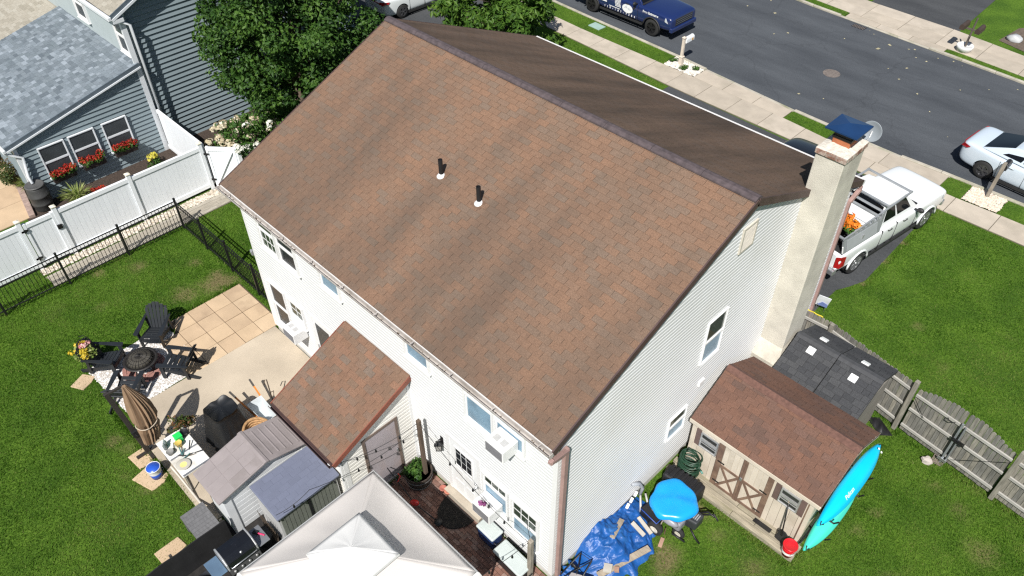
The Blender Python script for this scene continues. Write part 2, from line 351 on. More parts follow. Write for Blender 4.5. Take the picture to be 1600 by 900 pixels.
def house_roof():
    x0, x1 = -L-OG, OG
    r = shingle_roof(house, (x0,-OV,ZE), (x1,-OV,ZE), (x1,HD,ZR), (x0,HD,ZR), .305, .1447, MAINROOF, 300, .004, seed=3, deckmat=DECKDARK, deckname='roof')
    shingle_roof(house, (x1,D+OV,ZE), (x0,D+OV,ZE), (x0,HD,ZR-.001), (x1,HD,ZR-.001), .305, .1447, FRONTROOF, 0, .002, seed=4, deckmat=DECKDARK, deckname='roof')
    # ridge vent in long sections
    rv = mat('ridge_cap', (.075,.058,.062), rough=.85, var=.3, scale=9, bump=.3)
    n = 9; w = (x1-x0)/n; prof = [(-.125,-.045),(-.12,-.015),(-.045,.028),(.045,.028),(.12,-.015),(.125,-.045)]
    for k in range(n):
        b = B(); b.prism([(x0+k*w+.004, HD+p[0], ZR+p[1]+.025) for p in prof], (w-.008,0,0)); b.build('ridge_vent', rv, r)
    # rake boards, soffits
    sl = math.atan2(ZR-ZE, HD+OV)
    for x in (x1-.001, x0+.001):
        for y0, y1 in ((-OV, HD), (D+OV, HD)):
            b = B(); a = Vector((x, y0, ZE-.075)); q = Vector((x, y1, ZR-.075)); b.bar(a, q, .03, .17); b.build('rake_board', DARKTRIM, house)
    for q in ((-OV+.02, 0), (D, D+OV-.02)): b = B(); b.bx(x0+.03, q[0], ZE-.17, x1-.03, q[1], ZE-.14); b.build('soffit', TRIM, house)
    for q in ((-OV-.004, -OV+.02), (D+OV-.02, D+OV+.004)): b = B(); b.bx(x0+.02, q[0], ZE-.2, x1-.02, q[1], ZE-.015); b.build('fascia', TRIM, house)
    # gutters with hangers
    gm = mat('gutter_paint', (.44,.41,.385), rough=.5, var=.15, scale=4, col2=(.26,.23,.20), wear=.35)
    for ys, mm in ((-1, gm), (1, TRIM)):
        yb = -OV-.006 if ys < 0 else D+OV+.006
        b = B()
        o_, i_ = [(0,0),(0,-.12),(.085,-.12),(.125,-.03),(.125,0)], [(.113,0),(.113,-.03),(.08,-.108),(.012,-.108),(.012,0)]
        b.prism([(x0-.01, yb+ys*p[0], ZE-.03+p[1]) for p in o_+i_], (x1-x0+.02,0,0))
        g = b.build('gutter', mm, house)
        for e in (x0-.012, x1+.002): b = B(); b.prism([(e, yb+ys*p[0], ZE-.03+p[1]) for p in o_], (.01,0,0)); b.build('end_cap', mm, g)
        if ys < 0:
            hm = B().bx(0, .02, -.006, .025, -.135, .006).mesh('hanger', mm)
            for k in range(10): piece('hanger', hm, g, (x0+.5+k*1.15, yb, ZE-.032))
        if ys < 0:
            b = B(); rr = random.Random(5)
            for k in range(70): 
                x = rr.uniform(x0, x1); b.box((x, yb-.05+rr.uniform(-.03,.03), ZE-.134+rr.uniform(0,.006)), (rr.uniform(.02,.06), .015, .006), (rr.uniform(-.3,.3), 0, rr.uniform(0,3)))
            tag(b.build('gutter_leaves', mat('dead_leaves', (.09,.06,.035), var=.5, scale=30), g), kind='stuff')
    # downspout at the near corner, faded brown
    b = B(); b.bar((.16,-.37,ZE-.17),(.16,-.37,ZE-.26),.09,.07); b.bar((.155,-.40,ZE-.22),(.10,.13,ZE-.42),.10,.08); b.bar((.085,.10,ZE-.36),(.085,.10,.12),.11,.085,up=(1,0,0))
    b.build('downspout', PINKMETAL, house, bevel=.01)
    b = B(); b.bar((.13,D+.27,ZE-.15),(.13,D+.27,ZE-.27),.09,.07); b.bar((.13,D+.28,ZE-.24),(.06,D+.06,ZE-.55),.10,.08); b.bar((.06,D+.06,ZE-.5),(.06,D+.06,.1),.1,.08,up=(1,0,0)); b.build('downspout', PINKMETAL, house, bevel=.01)
house_roof()
# ------------------------------------------------------------------ windows and doors
class Plane:
    """helper for things mounted on a wall: a along the wall, o out of it, z up"""
    def __init__(s, O, u, n): s.O, s.u, s.n = Vector(O), Vector(u), Vector(n)
    def p(s, a, o, z): return s.O + s.u*a + s.n*o + Vector((0,0,z))
    def box(s, b, a0, a1, o0, o1, z0, z1):
        c = s.p((a0+a1)/2, (o0+o1)/2, (z0+z1)/2); return b.box(c, (abs(a1-a0), abs(o1-o0), abs(z1-z0)), Matrix((s.u, s.n, (0,0,1))).transposed())
REAR = Plane((0,0,0), (1,0,0), (0,-1,0)); GABLE = Plane((0,0,0), (0,1,0), (1,0,0))
def window(parent, P, a0, a1, z0, z1, upper=GLASSDARK, lower=GLASSBLUE, fm=TRIM, fw=.055, split=.5, grid=None, grid_low=None, proud=.078, sill=True, name='window', base=0., sw=.035):
    if base: P = Plane(P.O+P.n*base, P.u, P.n)
    b = B(); w = fw
    P.box(b, a0-w, a0, -.01, proud, z0-w, z1+w); P.box(b, a1, a1+w, -.01, proud, z0-w, z1+w)
    P.box(b, a0, a1, -.01, proud, z1, z1+w); P.box(b, a0, a1, -.01, proud, z0-w, z0)
    f = b.build(name, fm, parent)
    zm = z0+(z1-z0)*split; s = sw
    if split:
        b = B(); P.box(b, a0, a1, .004, proud-.012, zm-.025, zm+.025); b.build('meeting_rail', fm, f)
    for lo, hi, gm, o, g in ((z0, zm-.025, lower, .034, grid_low), (zm+.025, z1, upper, .042, grid)):
        if hi-lo < .05: continue
        b = B(); P.box(b, a0, a0+s, .004, o+.014, lo, hi); P.box(b, a1-s, a1, .004, o+.014, lo, hi); P.box(b, a0+s, a1-s, .004, o+.014, lo, lo+s); P.box(b, a0+s, a1-s, .004, o+.014, hi-s, hi)
        b.build('sash', fm, f)
        b = B(); P.box(b, a0+s, a1-s, .002, o, lo+s, hi-s); b.build('pane', gm, f)
        if g:
            b = B(); nx, nz = g
            for i in range(1, nx): x = a0+s+(a1-a0-2*s)*i/nx; P.box(b, x-.01, x+.01, o, o+.007, lo+s, hi-s)
            for i in range(1, nz): z = lo+s+(hi-lo-2*s)*i/nz; P.box(b, a0+s, a1-s, o, o+.006, z-.01, z+.01)
            b.build('glazing_bar', fm, f)
    if sill:
        b = B(); P.box(b, a0-w-.02, a1+w+.02, -.01, proud+.03, z0-w-.03, z0-w-.002); b.build('sill', fm, f)
    return f
window(house, REAR, -10.05, -9.38, 3.72, 4.9, upper=GLASSGREEN, lower=GLASSGREEN, grid_low=(3,2))
window(house, REAR, -9.22, -8.50, 3.72, 4.9, upper=GLASSDARK, lower=GLASSDARK, split=.45)
window(house, REAR, -7.38, -6.70, 4.10, 4.85, upper=GLASSGREEN, lower=GLASSBLUE, split=.6)
window(house, REAR, -4.30, -3.60, 4.11, 4.85, upper=GLASSGREEN, lower=GLASSBLUE, split=.6)
window(house, REAR, -2.45, -1.70, 3.66, 4.85, upper=GLASSGREEN, lower=GLASSBLUE, split=.62)
window(house, REAR, -1.58, -.84, 3.90, 4.85, upper=GLASSBLUE, lower=GLASSBLUE, split=.5)
window(house, REAR, -10.42, -9.72, .72, 2.24, upper=GLASSDARK, lower=GLASSDARK)
window(house, REAR, -9.46, -8.88, 1.55, 2.22, upper=GLASSGREEN, lower=GLASSGREEN, split=.2, grid=(2,2))
window(house, REAR, -2.02, -1.32, 1.12, 2.06, upper=GLASSGREEN, lower=GLASSBLUE, split=.68, grid=(3,1))
window(house, REAR, -1.14, -.42, .86, 2.02, upper=GLASSGREEN, lower=GLASSBLUE, split=.5, grid=(3,2))
window(house, GABLE, 4.60, 5.29, 3.46, 4.76, upper=GLASSGREEN, lower=GLASSPALE, fw=.018, sw=.022, sill=False)
window(house, GABLE, 3.79, 4.44, 1.42, 2.2, upper=GLASSGREEN, lower=GLASSPALE, split=.55, fw=.018, sw=.022, sill=False)
def attic_vent():
    b = B(); vm = mat('vent_beige', (.55,.51,.44), rough=.6, var=.08); a0, a1, z0, z1 = 5.14, 5.65, 6.33, 6.97
    for q in ((a0,a0+.05,z0,z1),(a1-.05,a1,z0,z1),(a0+.05,a1-.05,z1-.05,z1),(a0+.05,a1-.05,z0,z0+.05)): GABLE.box(b, q[0], q[1], -.01, .065, q[2], q[3])
    f = b.build('gable_vent', vm, house)
    for k in range(12):
        b = B(); z = z0+.075+k*.0435; b.box(GABLE.p((a0+a1)/2, .045, z), (a1-a0-.1, .008, .045), Matrix.Rotation(rad(-90),3,'Z') @ Matrix.Rotation(rad(40),3,'X')); b.build('slat', vm, f)
    b = B(); GABLE.box(b, a0+.05, a1-.05, -.01, .03, z0+.05, z1-.05); b.build('backing', BLACK, f)
attic_vent()
def wall_box():
    b = B(); GABLE.box(b, 4.78, 4.98, -.01, .075, 2.55, 2.72); o = b.build('vent_hood', WHITE, house, bevel=.012)
wall_box()
def rear_door():
    a0, a1, z0, z1 = -3.17, -2.26, .22, 2.26
    b = B(); REAR.box(b, a0-.09, a0, -.01, .04, z0, z1+.09); REAR.box(b, a1, a1+.09, -.01, .04, z0, z1+.09); REAR.box(b, a0, a1, -.01, .04, z1, z1+.09)
    d = b.build('door', TRIM, house)
    b = B(); REAR.box(b, a0+.004, a1-.004, 0, .0235, z0, z1-.004); b.build('leaf', mat('door_paint', (.78,.79,.80), rough=.35, var=.02), d, bevel=.004)
    g0, g1, h0, h1 = a0+.2, a1-.18, 1.42, 2.04
    b = B(); 
    for x0, x1, q0, q1 in ((g0-.04,g0,h0-.04,h1+.04),(g1,g1+.04,h0-.04,h1+.04),(g0,g1,h1,h1+.04),(g0,g1,h0-.04,h0)): REAR.box(b, x0, x1, .022, .038, q0, q1)
    b.build('glazing_frame', TRIM, d)
    zs = [h0, h0+.25, h0+.48, h1]
    for i in range(3):
        for j in range(3):
            b = B(); w = (g1-g0)/3; REAR.box(b, g0+i*w+.012, g0+(i+1)*w-.012, .020, .028, zs[j]+.012, zs[j+1]-.012); b.build('pane', GLASSDARK, d)
    b = B()
    for x0, x1 in ((a0+.14, a0+.41), (a0+.5, a1-.14)):
        for q0, q1 in ((.38, .78), (.86, 1.28)): 
            REAR.box(b, x0, x1, .022, .030, q0, q1)
    b.build('door_panel', TRIM, d, bevel=.008)
    b = B(); b.lathe([(.028,0),(.03,.02),(.012,.03),(.012,.05),(.03,.06),(.03,.08),(0,.09)], (0,0,0), 12); b.build('handle', STEEL, d, True, loc=REAR.p(a1-.08,.022,1.1), rot=(rad(90),0,0))
    b = B(); b.lathe([(.028,0),(.03,.02),(.02,.035),(0,.036)], (0,0,0), 12); b.build('lock', STEEL, d, True, loc=REAR.p(a1-.08,.022,1.26), rot=(rad(90),0,0))
    b = B(); b.bx(a0-.15, -.20, .0, a1+.15, -.001, .2); b.build('step', CONC, d, bevel=.01)
    # storm door on the other home
    a0, a1, z0, z1 = -8.42, -7.6, .25, 2.28
    b = B(); REAR.box(b, a0-.09, a0, -.01, .04, z0, z1+.09); REAR.box(b, a1, a1+.09, -.01, .04, z0, z1+.09); REAR.box(b, a0, a1, -.01, .04, z1, z1+.09)
    d = b.build('door', TRIM, house)
    b = B(); REAR.box(b, a0+.002, a0+.1, 0, .034, z0, z1); REAR.box(b, a1-.1, a1-.002, 0, .034, z0, z1); REAR.box(b, a0+.1, a1-.1, 0, .034, z1-.12, z1-.002); REAR.box(b, a0+.1, a1-.1, 0, .034, z0, z0+.5); b.build('leaf', TRIM, d)
    b = B(); REAR.box(b, a0+.1, a1-.1, 0, .027, z0+.5, z1-.12); b.build('pane', GLASSDARK, d)
    b = B(); REAR.box(b, a0+.03, a0+.06, .026, .06, 1.1, 1.3); b.build('handle', STEEL, d, bevel=.004)
rear_door()
def fittings():
    # vent pipes through the rear slope
    sl = (ZR-ZE)/(HD+OV); zat = lambda y: ZE + (y+OV)*sl
    for x, y in ((-5.98, 2.62), (-4.70, 2.55)):
        b = B(); z = zat(y); b.lathe([(.05,-.05),(.05,.42),(.042,.42),(.042,.3),(0,.3)], (x,y,z), 14); v = b.build('vent_pipe', BLACK, house, True); smooth_by_angle(v)
        b = B(); b.lathe([(.105,-.04),(.10,.0),(.072,.03),(.054,.055)], (x,y,z), 16, sy=1.1); b.build('flashing', TRIM, v, True)
        b = B(); R = Matrix.Rotation(math.atan(sl), 3, 'X'); b.box((x, y+.02, z+.016), (.30,.34,.006), R); b.build('boot_plate', mat('flashing_brown', (.14,.08,.05), rough=.7), v)
    # chimney: broad foot, tall stuccoed stack, brick top course, flue and lid
    st = mat('stucco', (.56,.53,.455), rough=.95, var=.14, scale=2.0, bump=.4, bscale=45, col2=(.38,.35,.30), wear=.25)
    X0, X1, Y0, Y1, ZT = .002, .64, 7.62, 8.50, 7.56
    b = B(); b.bx(X0, Y0, 2.0, X1, Y1, ZT); ch = b.build('chimney', st, house, bevel=.02)
    b = B(); b.bx(X0, Y0-.28, -.2, X1+.12, Y1+.25, 1.72)
    b.add([(X0,Y0-.28,1.72),(X1+.12,Y0-.28,1.72),(X1+.12,Y1+.25,1.72),(X0,Y1+.25,1.72),(X0,Y0-.002,2.08),(X1+.003,Y0-.002,2.08),(X1+.003,Y1+.002,2.08),(X0,Y1+.002,2.08)], [(0,1,5,4),(1,2,6,5),(2,3,7,6),(3,0,4,7),(4,5,6,7)])
    b.build('chimney_foot', st, ch)
    bm = [mat('chimney_brick_a', (.22,.11,.075), rough=.9, var=.3, scale=14, bump=.5, col2=(.42,.37,.32), wear=.55), mat('chimney_brick_b', (.27,.15,.11), rough=.9, var=.3, scale=14, bump=.5, col2=(.5,.46,.4), wear=.7)]
    e = .035; bx0, bx1, by0, by1 = X0-.02+.002, X1+e, Y0-e, Y1+e; z0, z1 = ZT, ZT+.12; k = 0
    for i in range(3):
        w = (bx1-bx0)/3
        for y in (by0, by1-.1):
            b = B(); b.bx(bx0+i*w+.006, y, z0, bx0+(i+1)*w-.006, y+.1, z1-(.004 if i%2 else 0)); b.build('brick', bm[(i+1)%2], ch, bevel=.008)
    for i in range(4):
        w = (by1-by0-.2)/4
        for x in (bx0, bx1-.1):
            b = B(); b.bx(x, by0+.1+i*w+.006, z0, x+.1, by0+.1+(i+1)*w-.006, z1-(0 if i%2 else .004)); b.build('brick', bm[i%2], ch, bevel=.008)
    cm = mat('mortar_wash', (.60,.56,.49), rough=1, var=.2, scale=10, bump=1, bscale=26)
    b = B(); b.bx(bx0+.02, by0+.02, z0-.02, bx1-.02, by1-.02, z1-.02)
    N = 10; vs = []; fs = []; rr = random.Random(3)
    for j in range(N+1):
        for i in range(N+1):
            x = bx0+.006+(bx1-bx0-.012)*i/N; y = by0+.006+(by1-by0-.012)*j/N; edge = min(i, N-i, j, N-j)
            vs.append((x+rr.uniform(-.012,.012)*(edge>0), y+rr.uniform(-.012,.012)*(edge>0), z1+.004+min(edge,3)*.018+rr.uniform(-.006,.006)))
    for j in range(N):
        for i in range(N): fs.append((j*(N+1)+i, j*(N+1)+i+1, (j+1)*(N+1)+i+1, (j+1)*(N+1)+i))
    b.add(vs, fs); b.build('crown', cm, ch, True)
    cx, cy = .33, 8.10; terra = mat('terracotta', (.40,.13,.055), rough=.8, var=.2, scale=6)
    b = B(); b.prism([(cx-.19,cy-.19,z1),(cx+.19,cy-.19,z1),(cx+.19,cy+.19,z1),(cx-.19,cy+.19,z1)], (0,0,.19)); b.build('flue', terra, ch, bevel=.02)
    b = B()
    for sx in (-1,1):
        b.bx(cx+sx*.17, cy-.19, z1+.18, cx+sx*.185, cy+.19, z1+.40); b.bx(cx-.17, cy+sx*.175, z1+.18, cx+.17, cy+sx*.19, z1+.40)
    b.bx(cx-.205, cy-.205, z1+.178, cx+.205, cy-.19, z1+.23); b.bx(cx-.205, cy+.19, z1+.178, cx+.205, cy+.205, z1+.23); b.bx(cx-.205, cy-.19, z1+.178, cx-.19, cy+.19, z1+.23); b.bx(cx+.19, cy-.19, z1+.178, cx+.205, cy+.19, z1+.23)
    b.build('spark_screen', mat('screen_black', (.02,.018,.016), rough=.6), ch)
    b = B(); s = .345; zc = z1+.41
    b.add([(cx-s,cy-s,zc),(cx+s,cy-s,zc),(cx+s,cy+s,zc),(cx-s,cy+s,zc),(cx,cy,zc+.075),(cx-s,cy-s,zc-.03),(cx+s,cy-s,zc-.03),(cx+s,cy+s,zc-.03),(cx-s,cy+s,zc-.03)], [(0,1,4),(1,2,4),(2,3,4),(3,0,4),(0,5,6,1),(1,6,7,2),(2,7,8,3),(3,8,5,0),(8,7,6,5)])
    b.build('chimney_cap', mat('blue_lid', (.025,.075,.20), rough=.28, var=.12, metal=.5), ch)
    d = thing('satellite_dish', 'pale grey satellite dish mounted behind the chimney cap', 'satellite dish', (.56,8.82,7.48))
    R = Matrix.Rotation(rad(-12),3,'X') @ Matrix.Rotation(rad(90),3,'X'); pts = [(.21*k/5, .05*(k/5)**2) for k in range(6)]; bb = B().lathe([(0,0)]+pts[1:]+[(.222,.052),(.21,.04)]+[(r,z-.012) for r,z in pts[4:0:-1]]+[(0,-.012)], (0,0,0), 26); bb.v = [tuple(R @ Vector(p)+Vector((0,0,.28))) for p in bb.v]; bb.build('reflector', mat('dish_grey', (.26,.29,.32), rough=.45, var=.05), d, True)
    b = B(); b.tube([(-.05,-.22,.0),(0,-.04,.12),(0,.0,.28)], .022, 7); b.build('mast', GREYMETAL, d, True); b = B(); b.tube([(0,.02,.06),(0,.30,.22)], .012, 6); b.ball((0,.31,.235),(.035,.05,.035)); b.build('receiver_arm', GREYMETAL, d, True)
    # lantern by the rear door, floodlight on the far corner
    b = B(); lm = BLACKMETAL; c = REAR.p(-3.43, .13, 1.78)
    b.lathe([(.0,.17),(.02,.16),(.03,.11),(.10,.05),(.105,.03),(.10,.03)], c, 4); b.lathe([(.085,-.15),(.09,-.17),(0,-.18)], c, 4)
    for k in range(4):
        a = math.pi/2*k; b.bar((c.x+.095*math.cos(a), c.y+.095*math.sin(a), c.z+.04), (c.x+.082*math.cos(a), c.y+.082*math.sin(a), c.z-.16), .012, .012)
    REAR.box(b, -3.48, -3.38, 0, .025, 1.72, 1.98); b.bar((-3.43,-.02,1.93), (-3.43,-.13,1.94), .02, .02)
    l = b.build('wall_lantern', lm, house)
    b = B(); b.lathe([(.075,-.15),(.09,.03)], c, 4); b.build('glass', glass_mat('lantern_glass', (.35,.34,.32), rough=.2), l)
    b = B(); b.box((-L-.05,.12,2.9),(.1,.1,.1)); b.lathe([(.03,-.1),(.05,-.06),(.085,.06),(0,.061)], (-L-.18,.02,2.86), 14, axis='x'); b.lathe([(.03,-.1),(.05,-.06),(.085,.06),(0,.061)], (-L-.16,.24,2.92), 14, axis='y')
    b.build('floodlight', GREYMETAL, house)
fittings()
# ------------------------------------------------------------------ lean-to extension on the rear wall
def extension():
    x0, x1, yw, ze, zt = -6.62, -4.47, -2.0, 2.30, 3.34
    RX = Plane((x1,0,0), (0,-1,0), (1,0,0)); cream = mat('cream_siding', (.72,.70,.66), rough=.55, var=.06, scale=1)
    f = lambda a: zt-.1 - (zt-ze)*a/2.25
    siding('wall', house, (x1,0,0), (0,-1,0), (1,0,0), [(.0,.15),(-yw,.15),(-yw,f(-yw)-.03),(.0,f(0)-.03)], .115, cream, d=.021, flat=.55)
    siding('wall', house, (x0,yw,0), (1,0,0), (0,-1,0), [(0,.15),(x1-x0,.15),(x1-x0,2.26),(0,2.26)], .115, cream, d=.021, flat=.55)
    siding('wall', house, (x0,0,0), (0,-1,0), (-1,0,0), [(.0,.15),(-yw,.15),(-yw,f(-yw)-.03),(.0,f(0)-.03)], .115, cream, d=.021, flat=.55)
    b = B(); b.bx(x0+.02, yw+.02, -.2, x1-.02, 0, .17); b.build('foundation', CONC, house)
    b = B(); b.bx(x1-.09, yw-.026, .15, x1+.025, yw-.002, 2.27); b.bx(x1-.002, yw-.024, .15, x1+.026, yw+.09, 2.27); b.build('corner_trim', TRIM, house)
    b = B(); b.bx(x1+.0, -.09, .15, x1+.026, -.003, 3.16); b.build('corner_trim', TRIM, house)
    shingle_roof(house, (x0-.12,-2.27,ze), (x1+.13,-2.27,ze), (x1+.13,-.012,zt), (x0-.12,-.012,zt), .305, .1447, EXTROOF, 400, .004, seed=8, deckmat=DECKDARK, deckname='extension_roof', dth=.09)
    red = mat('rust_brown_trim', (.20,.065,.04), rough=.6, var=.2)
    for x in (x1+.134, x0-.124):
        b = B(); b.bar((x,-2.28,ze-.07), (x,-.015,zt-.07), .024, .15); b.build('rake_board', red, house)
    b = B(); b.bx(x0-.1,-2.285,ze-.16, x1+.11,-2.262,ze-.012); b.build('fascia', DARKTRIM, house)
    b = B(); o_, i_ = [(0,0),(0,-.1),(.07,-.1),(.10,-.02),(.10,0)], [(.09,0),(.09,-.02),(.065,-.09),(.01,-.09),(.01,0)]
    b.prism([(x0-.12, -2.288-p[0], ze-.03+p[1]) for p in o_+i_], (x1-x0+.2,0,0)); g = b.build('gutter', DARKTRIM, house)
    b = B(); b.bar((x1-.02,-2.34,ze-.12),(x1-.03,-2.06,ze-.4),.075,.06); b.bar((x1-.03,-2.06,ze-.36),(x1-.03,-2.06,.1),.075,.06,up=(0,1,0)); b.build('downspout', TRIM, house, bevel=.008)
    # mauve grey door facing the brick patio
    a0, a1, z0, z1 = .55, 1.40, .2, 2.15
    b = B(); wm = mat('door_frame_brown', (.16,.12,.10), rough=.7, var=.2)
    RX.box(b, a0-.07, a0, 0, .04, z0, z1+.07); RX.box(b, a1, a1+.07, 0, .04, z0, z1+.07); RX.box(b, a0, a1, 0, .04, z1, z1+.07); d = b.build('door', wm, house)
    b = B(); RX.box(b, a0+.004, a1-.004, 0, .024, z0, z1-.003); b.build('leaf', mat('mauve_door', (.36,.32,.34), rough=.6, var=.1, scale=2, col2=(.42,.33,.31), wear=.3), d)
    b = B(); RX.box(b, a0+.05, a0+.08, .024, .07, 1.05, 1.15); b.build('handle', STEEL, d, bevel=.005)
extension()
# ------------------------------------------------------------------ ground, street and paving
def vnoise(x, y, sc, seed=0):
    r = np.random.RandomState(seed); T = r.rand(64, 64)
    x = np.asarray(x)*sc; y = np.asarray(y)*sc; xi = np.floor(x).astype(int); yi = np.floor(y).astype(int); fx = x-xi; fy = y-yi
    fx = fx*fx*(3-2*fx); fy = fy*fy*(3-2*fy); g = lambda a, b: T[a % 64, b % 64]
    return (g(xi,yi)*(1-fx)+g(xi+1,yi)*fx)*(1-fy) + (g(xi,yi+1)*(1-fx)+g(xi+1,yi+1)*fx)*fy
BARE = [(-14.0,-.2,.75,.9),(-14.2,-1.25,.6,.7),(-13.6,.1,.5,.8),(-15.3,-.2,.3,.6),(-16.4,-1.6,.4,.7),(-10.5,-5.2,.35,.7),(-10.0,-5.0,.3,.6),(-9.2,-5.4,.25,.6),(-15.5,-3.2,.3,.5),(-17.0,-2.6,.35,.8),
        (6.5,7.3,.45,.6),(4.2,5.85,.32,.8),(4.3,6.6,.22,.6),(1.5,2.2,.55,.9),(1.3,3.7,.4,.8),(2.0,3.5,.3,.6),(2.6,2.3,.3,.6),(3.0,3.4,.35,.6),(3.7,3.4,.28,.7),(5.4,5.2,.4,.5),(6.3,5.6,.35,.55),(5.0,8.3,.3,.5),(5.7,8.0,.35,.6),(2.2,1.3,.4,.5),(-8.6,-5.0,.4,.7),(3.3,8.9,.4,.5),
        (2.3,13.2,.22,.5),(3.5,12.2,.25,.4),(5.5,13.2,.3,.4),(.25,15.2,.2,.9),(.3,13.8,.2,.9),(.25,16.5,.18,.9),(-6.2,-5.6,.4,.7)]
def bare(x, y):
    n = vnoise(x, y, 2.6, 1)*.6 + vnoise(x, y, 7, 2)*.5; v = np.zeros_like(np.asarray(x, float))
    for px, py, r, s in BARE:
        d = np.hypot(x-px, y-py)/r; v = np.maximum(v, s*np.clip(1.9-d*1.5-(1-n)*1.3, 0, 1))
    return np.clip(v*.8 + np.clip(vnoise(x, y, .9, 5)*.7+vnoise(x, y, 3.3, 6)*.5-1.0, 0, 1)*1.2, 0, 1)
def ground():
    m = bpy.data.materials.new('lawn_ground'); m.use_nodes = True; nt = m.node_tree; b = nt.nodes['Principled BSDF']; Lk = nt.links.new
    g = _n(nt, 'ShaderNodeNewGeometry'); P = g.outputs['Position']
    n1 = _n(nt, 'ShaderNodeTexNoise'); n1.inputs['Scale'].default_value = 14; n1.inputs['Detail'].default_value = 8; n1.inputs['Roughness'].default_value = .75; Lk(P, n1.inputs['Vector'])
    n2 = _n(nt, 'ShaderNodeTexNoise'); n2.inputs['Scale'].default_value = .9; n2.inputs['Detail'].default_value = 5; Lk(P, n2.inputs['Vector'])
    r1 = _ramp(nt, [(.026,.062,.008),(.072,.145,.016),(.125,.205,.032)], [.32,.52,.72]); Lk(n1.outputs['Fac'], r1.inputs[0])
    r2 = _ramp(nt, [(.7,.75,.7),(1.15,1.1,1.0)], [.35,.65]); Lk(n2.outputs['Fac'], r2.inputs[0])
    mx = _n(nt, 'ShaderNodeMix', data_type='RGBA', blend_type='MULTIPLY'); mx.inputs[0].default_value = 1; Lk(r1.outputs[0], mx.inputs[6]); Lk(r2.outputs[0], mx.inputs[7])
    a = _n(nt, 'ShaderNodeAttribute', attribute_type='GEOMETRY', attribute_name='bare')
    n3 = _n(nt, 'ShaderNodeTexNoise'); n3.inputs['Scale'].default_value = 22; n3.inputs['Detail'].default_value = 6; Lk(P, n3.inputs['Vector'])
    r3 = _ramp(nt, [(.12,.085,.045),(.24,.18,.10)], [.35,.65]); Lk(n3.outputs['Fac'], r3.inputs[0])
    m2 = _n(nt, 'ShaderNodeMix', data_type='RGBA'); Lk(a.outputs['Fac'], m2.inputs[0]); Lk(mx.outputs[2], m2.inputs[6]); Lk(r3.outputs[0], m2.inputs[7])
    Lk(m2.outputs[2], b.inputs['Base Color']); b.inputs['Roughness'].default_value = .95; b.inputs['Specular IOR Level'].default_value = .15
    bp = _n(nt, 'ShaderNodeBump'); bp.inputs['Strength'].default_value = .9; bp.inputs['Distance'].default_value = .05; Lk(n1.outputs['Fac'], bp.inputs['Height']); Lk(bp.outputs[0], b.inputs['Normal'])
    xs = np.concatenate([np.linspace(-160,-24,12)[:-1], np.arange(-24,12,.16), np.linspace(12,120,10)]); ys = np.concatenate([np.linspace(-90,-12,9)[:-1], np.arange(-12,19,.16), np.linspace(19.1,150,12)])
    X, Y = np.meshgrid(xs, ys); Z = np.where((X>-23)&(X<11)&(Y>-11)&(Y<18.5), (vnoise(X,Y,1.3,9)-.5)*.012-.008, -.006)
    V = np.stack([X, Y, Z], -1).reshape(-1, 3); nx, ny = len(xs), len(ys); i = (np.arange(ny-1)[:,None]*nx + np.arange(nx-1)[None]).ravel()
    me = np_mesh('ground', V, np.stack([i, i+1, i+nx+1, i+nx], -1), m)
    at = me.attributes.new('bare', 'FLOAT', 'POINT'); at.data.foreach_set('value', bare(V[:,0], V[:,1]).astype(np.float32))
    me.polygons.foreach_set('use_smooth', np.ones(len(me.polygons), dtype=bool))
    o = bpy.data.objects.new('ground', me); COL.objects.link(o); tag(o, kind='structure')
ground()
LAWN = m_lawn = bpy.data.materials['lawn_ground']
interp = lambda pts: (lambda x: float(np.interp(x, [p[0] for p in pts], [p[1] for p in pts])))
KN = interp([(-90,25.5),(-40,23.6),(-19,22.2),(-12.5,21.85),(-6.2,21.35),(-2.2,21.22),(0,21.3),(2.7,21.3),(12,21.0),(60,17)])
KF = interp([(-90,36.5),(-40,33.4),(-14.6,31.2),(-11.9,30.75),(-6.6,30.35),(-1,29.95),(12,28.6),(60,21.5)])
S1 = interp([(-90,24.2),(-40,22.3),(-17,20.85),(-11.2,20.75),(-6.5,20.5),(-2.5,20.15),(0,20.03),(2.8,20.15),(12,19.95),(60,16)])
S0 = interp([(-90,23.0),(-40,21.1),(-16.2,19.75),(-11,19.4),(-4.6,19.3),(.6,19.02),(3,19.05),(12,18.85),(60,15)])
F1 = interp([(-90,37.3),(-40,34.2),(-9,31.2),(-3.6,30.75),(-1.4,30.55),(12,29.2),(60,22.1)])
F2 = interp([(-90,39.5),(-40,36.4),(-9,33.1),(-4.7,32.9),(-1.6,32.45),(12,31),(60,24)])
ASPH = None
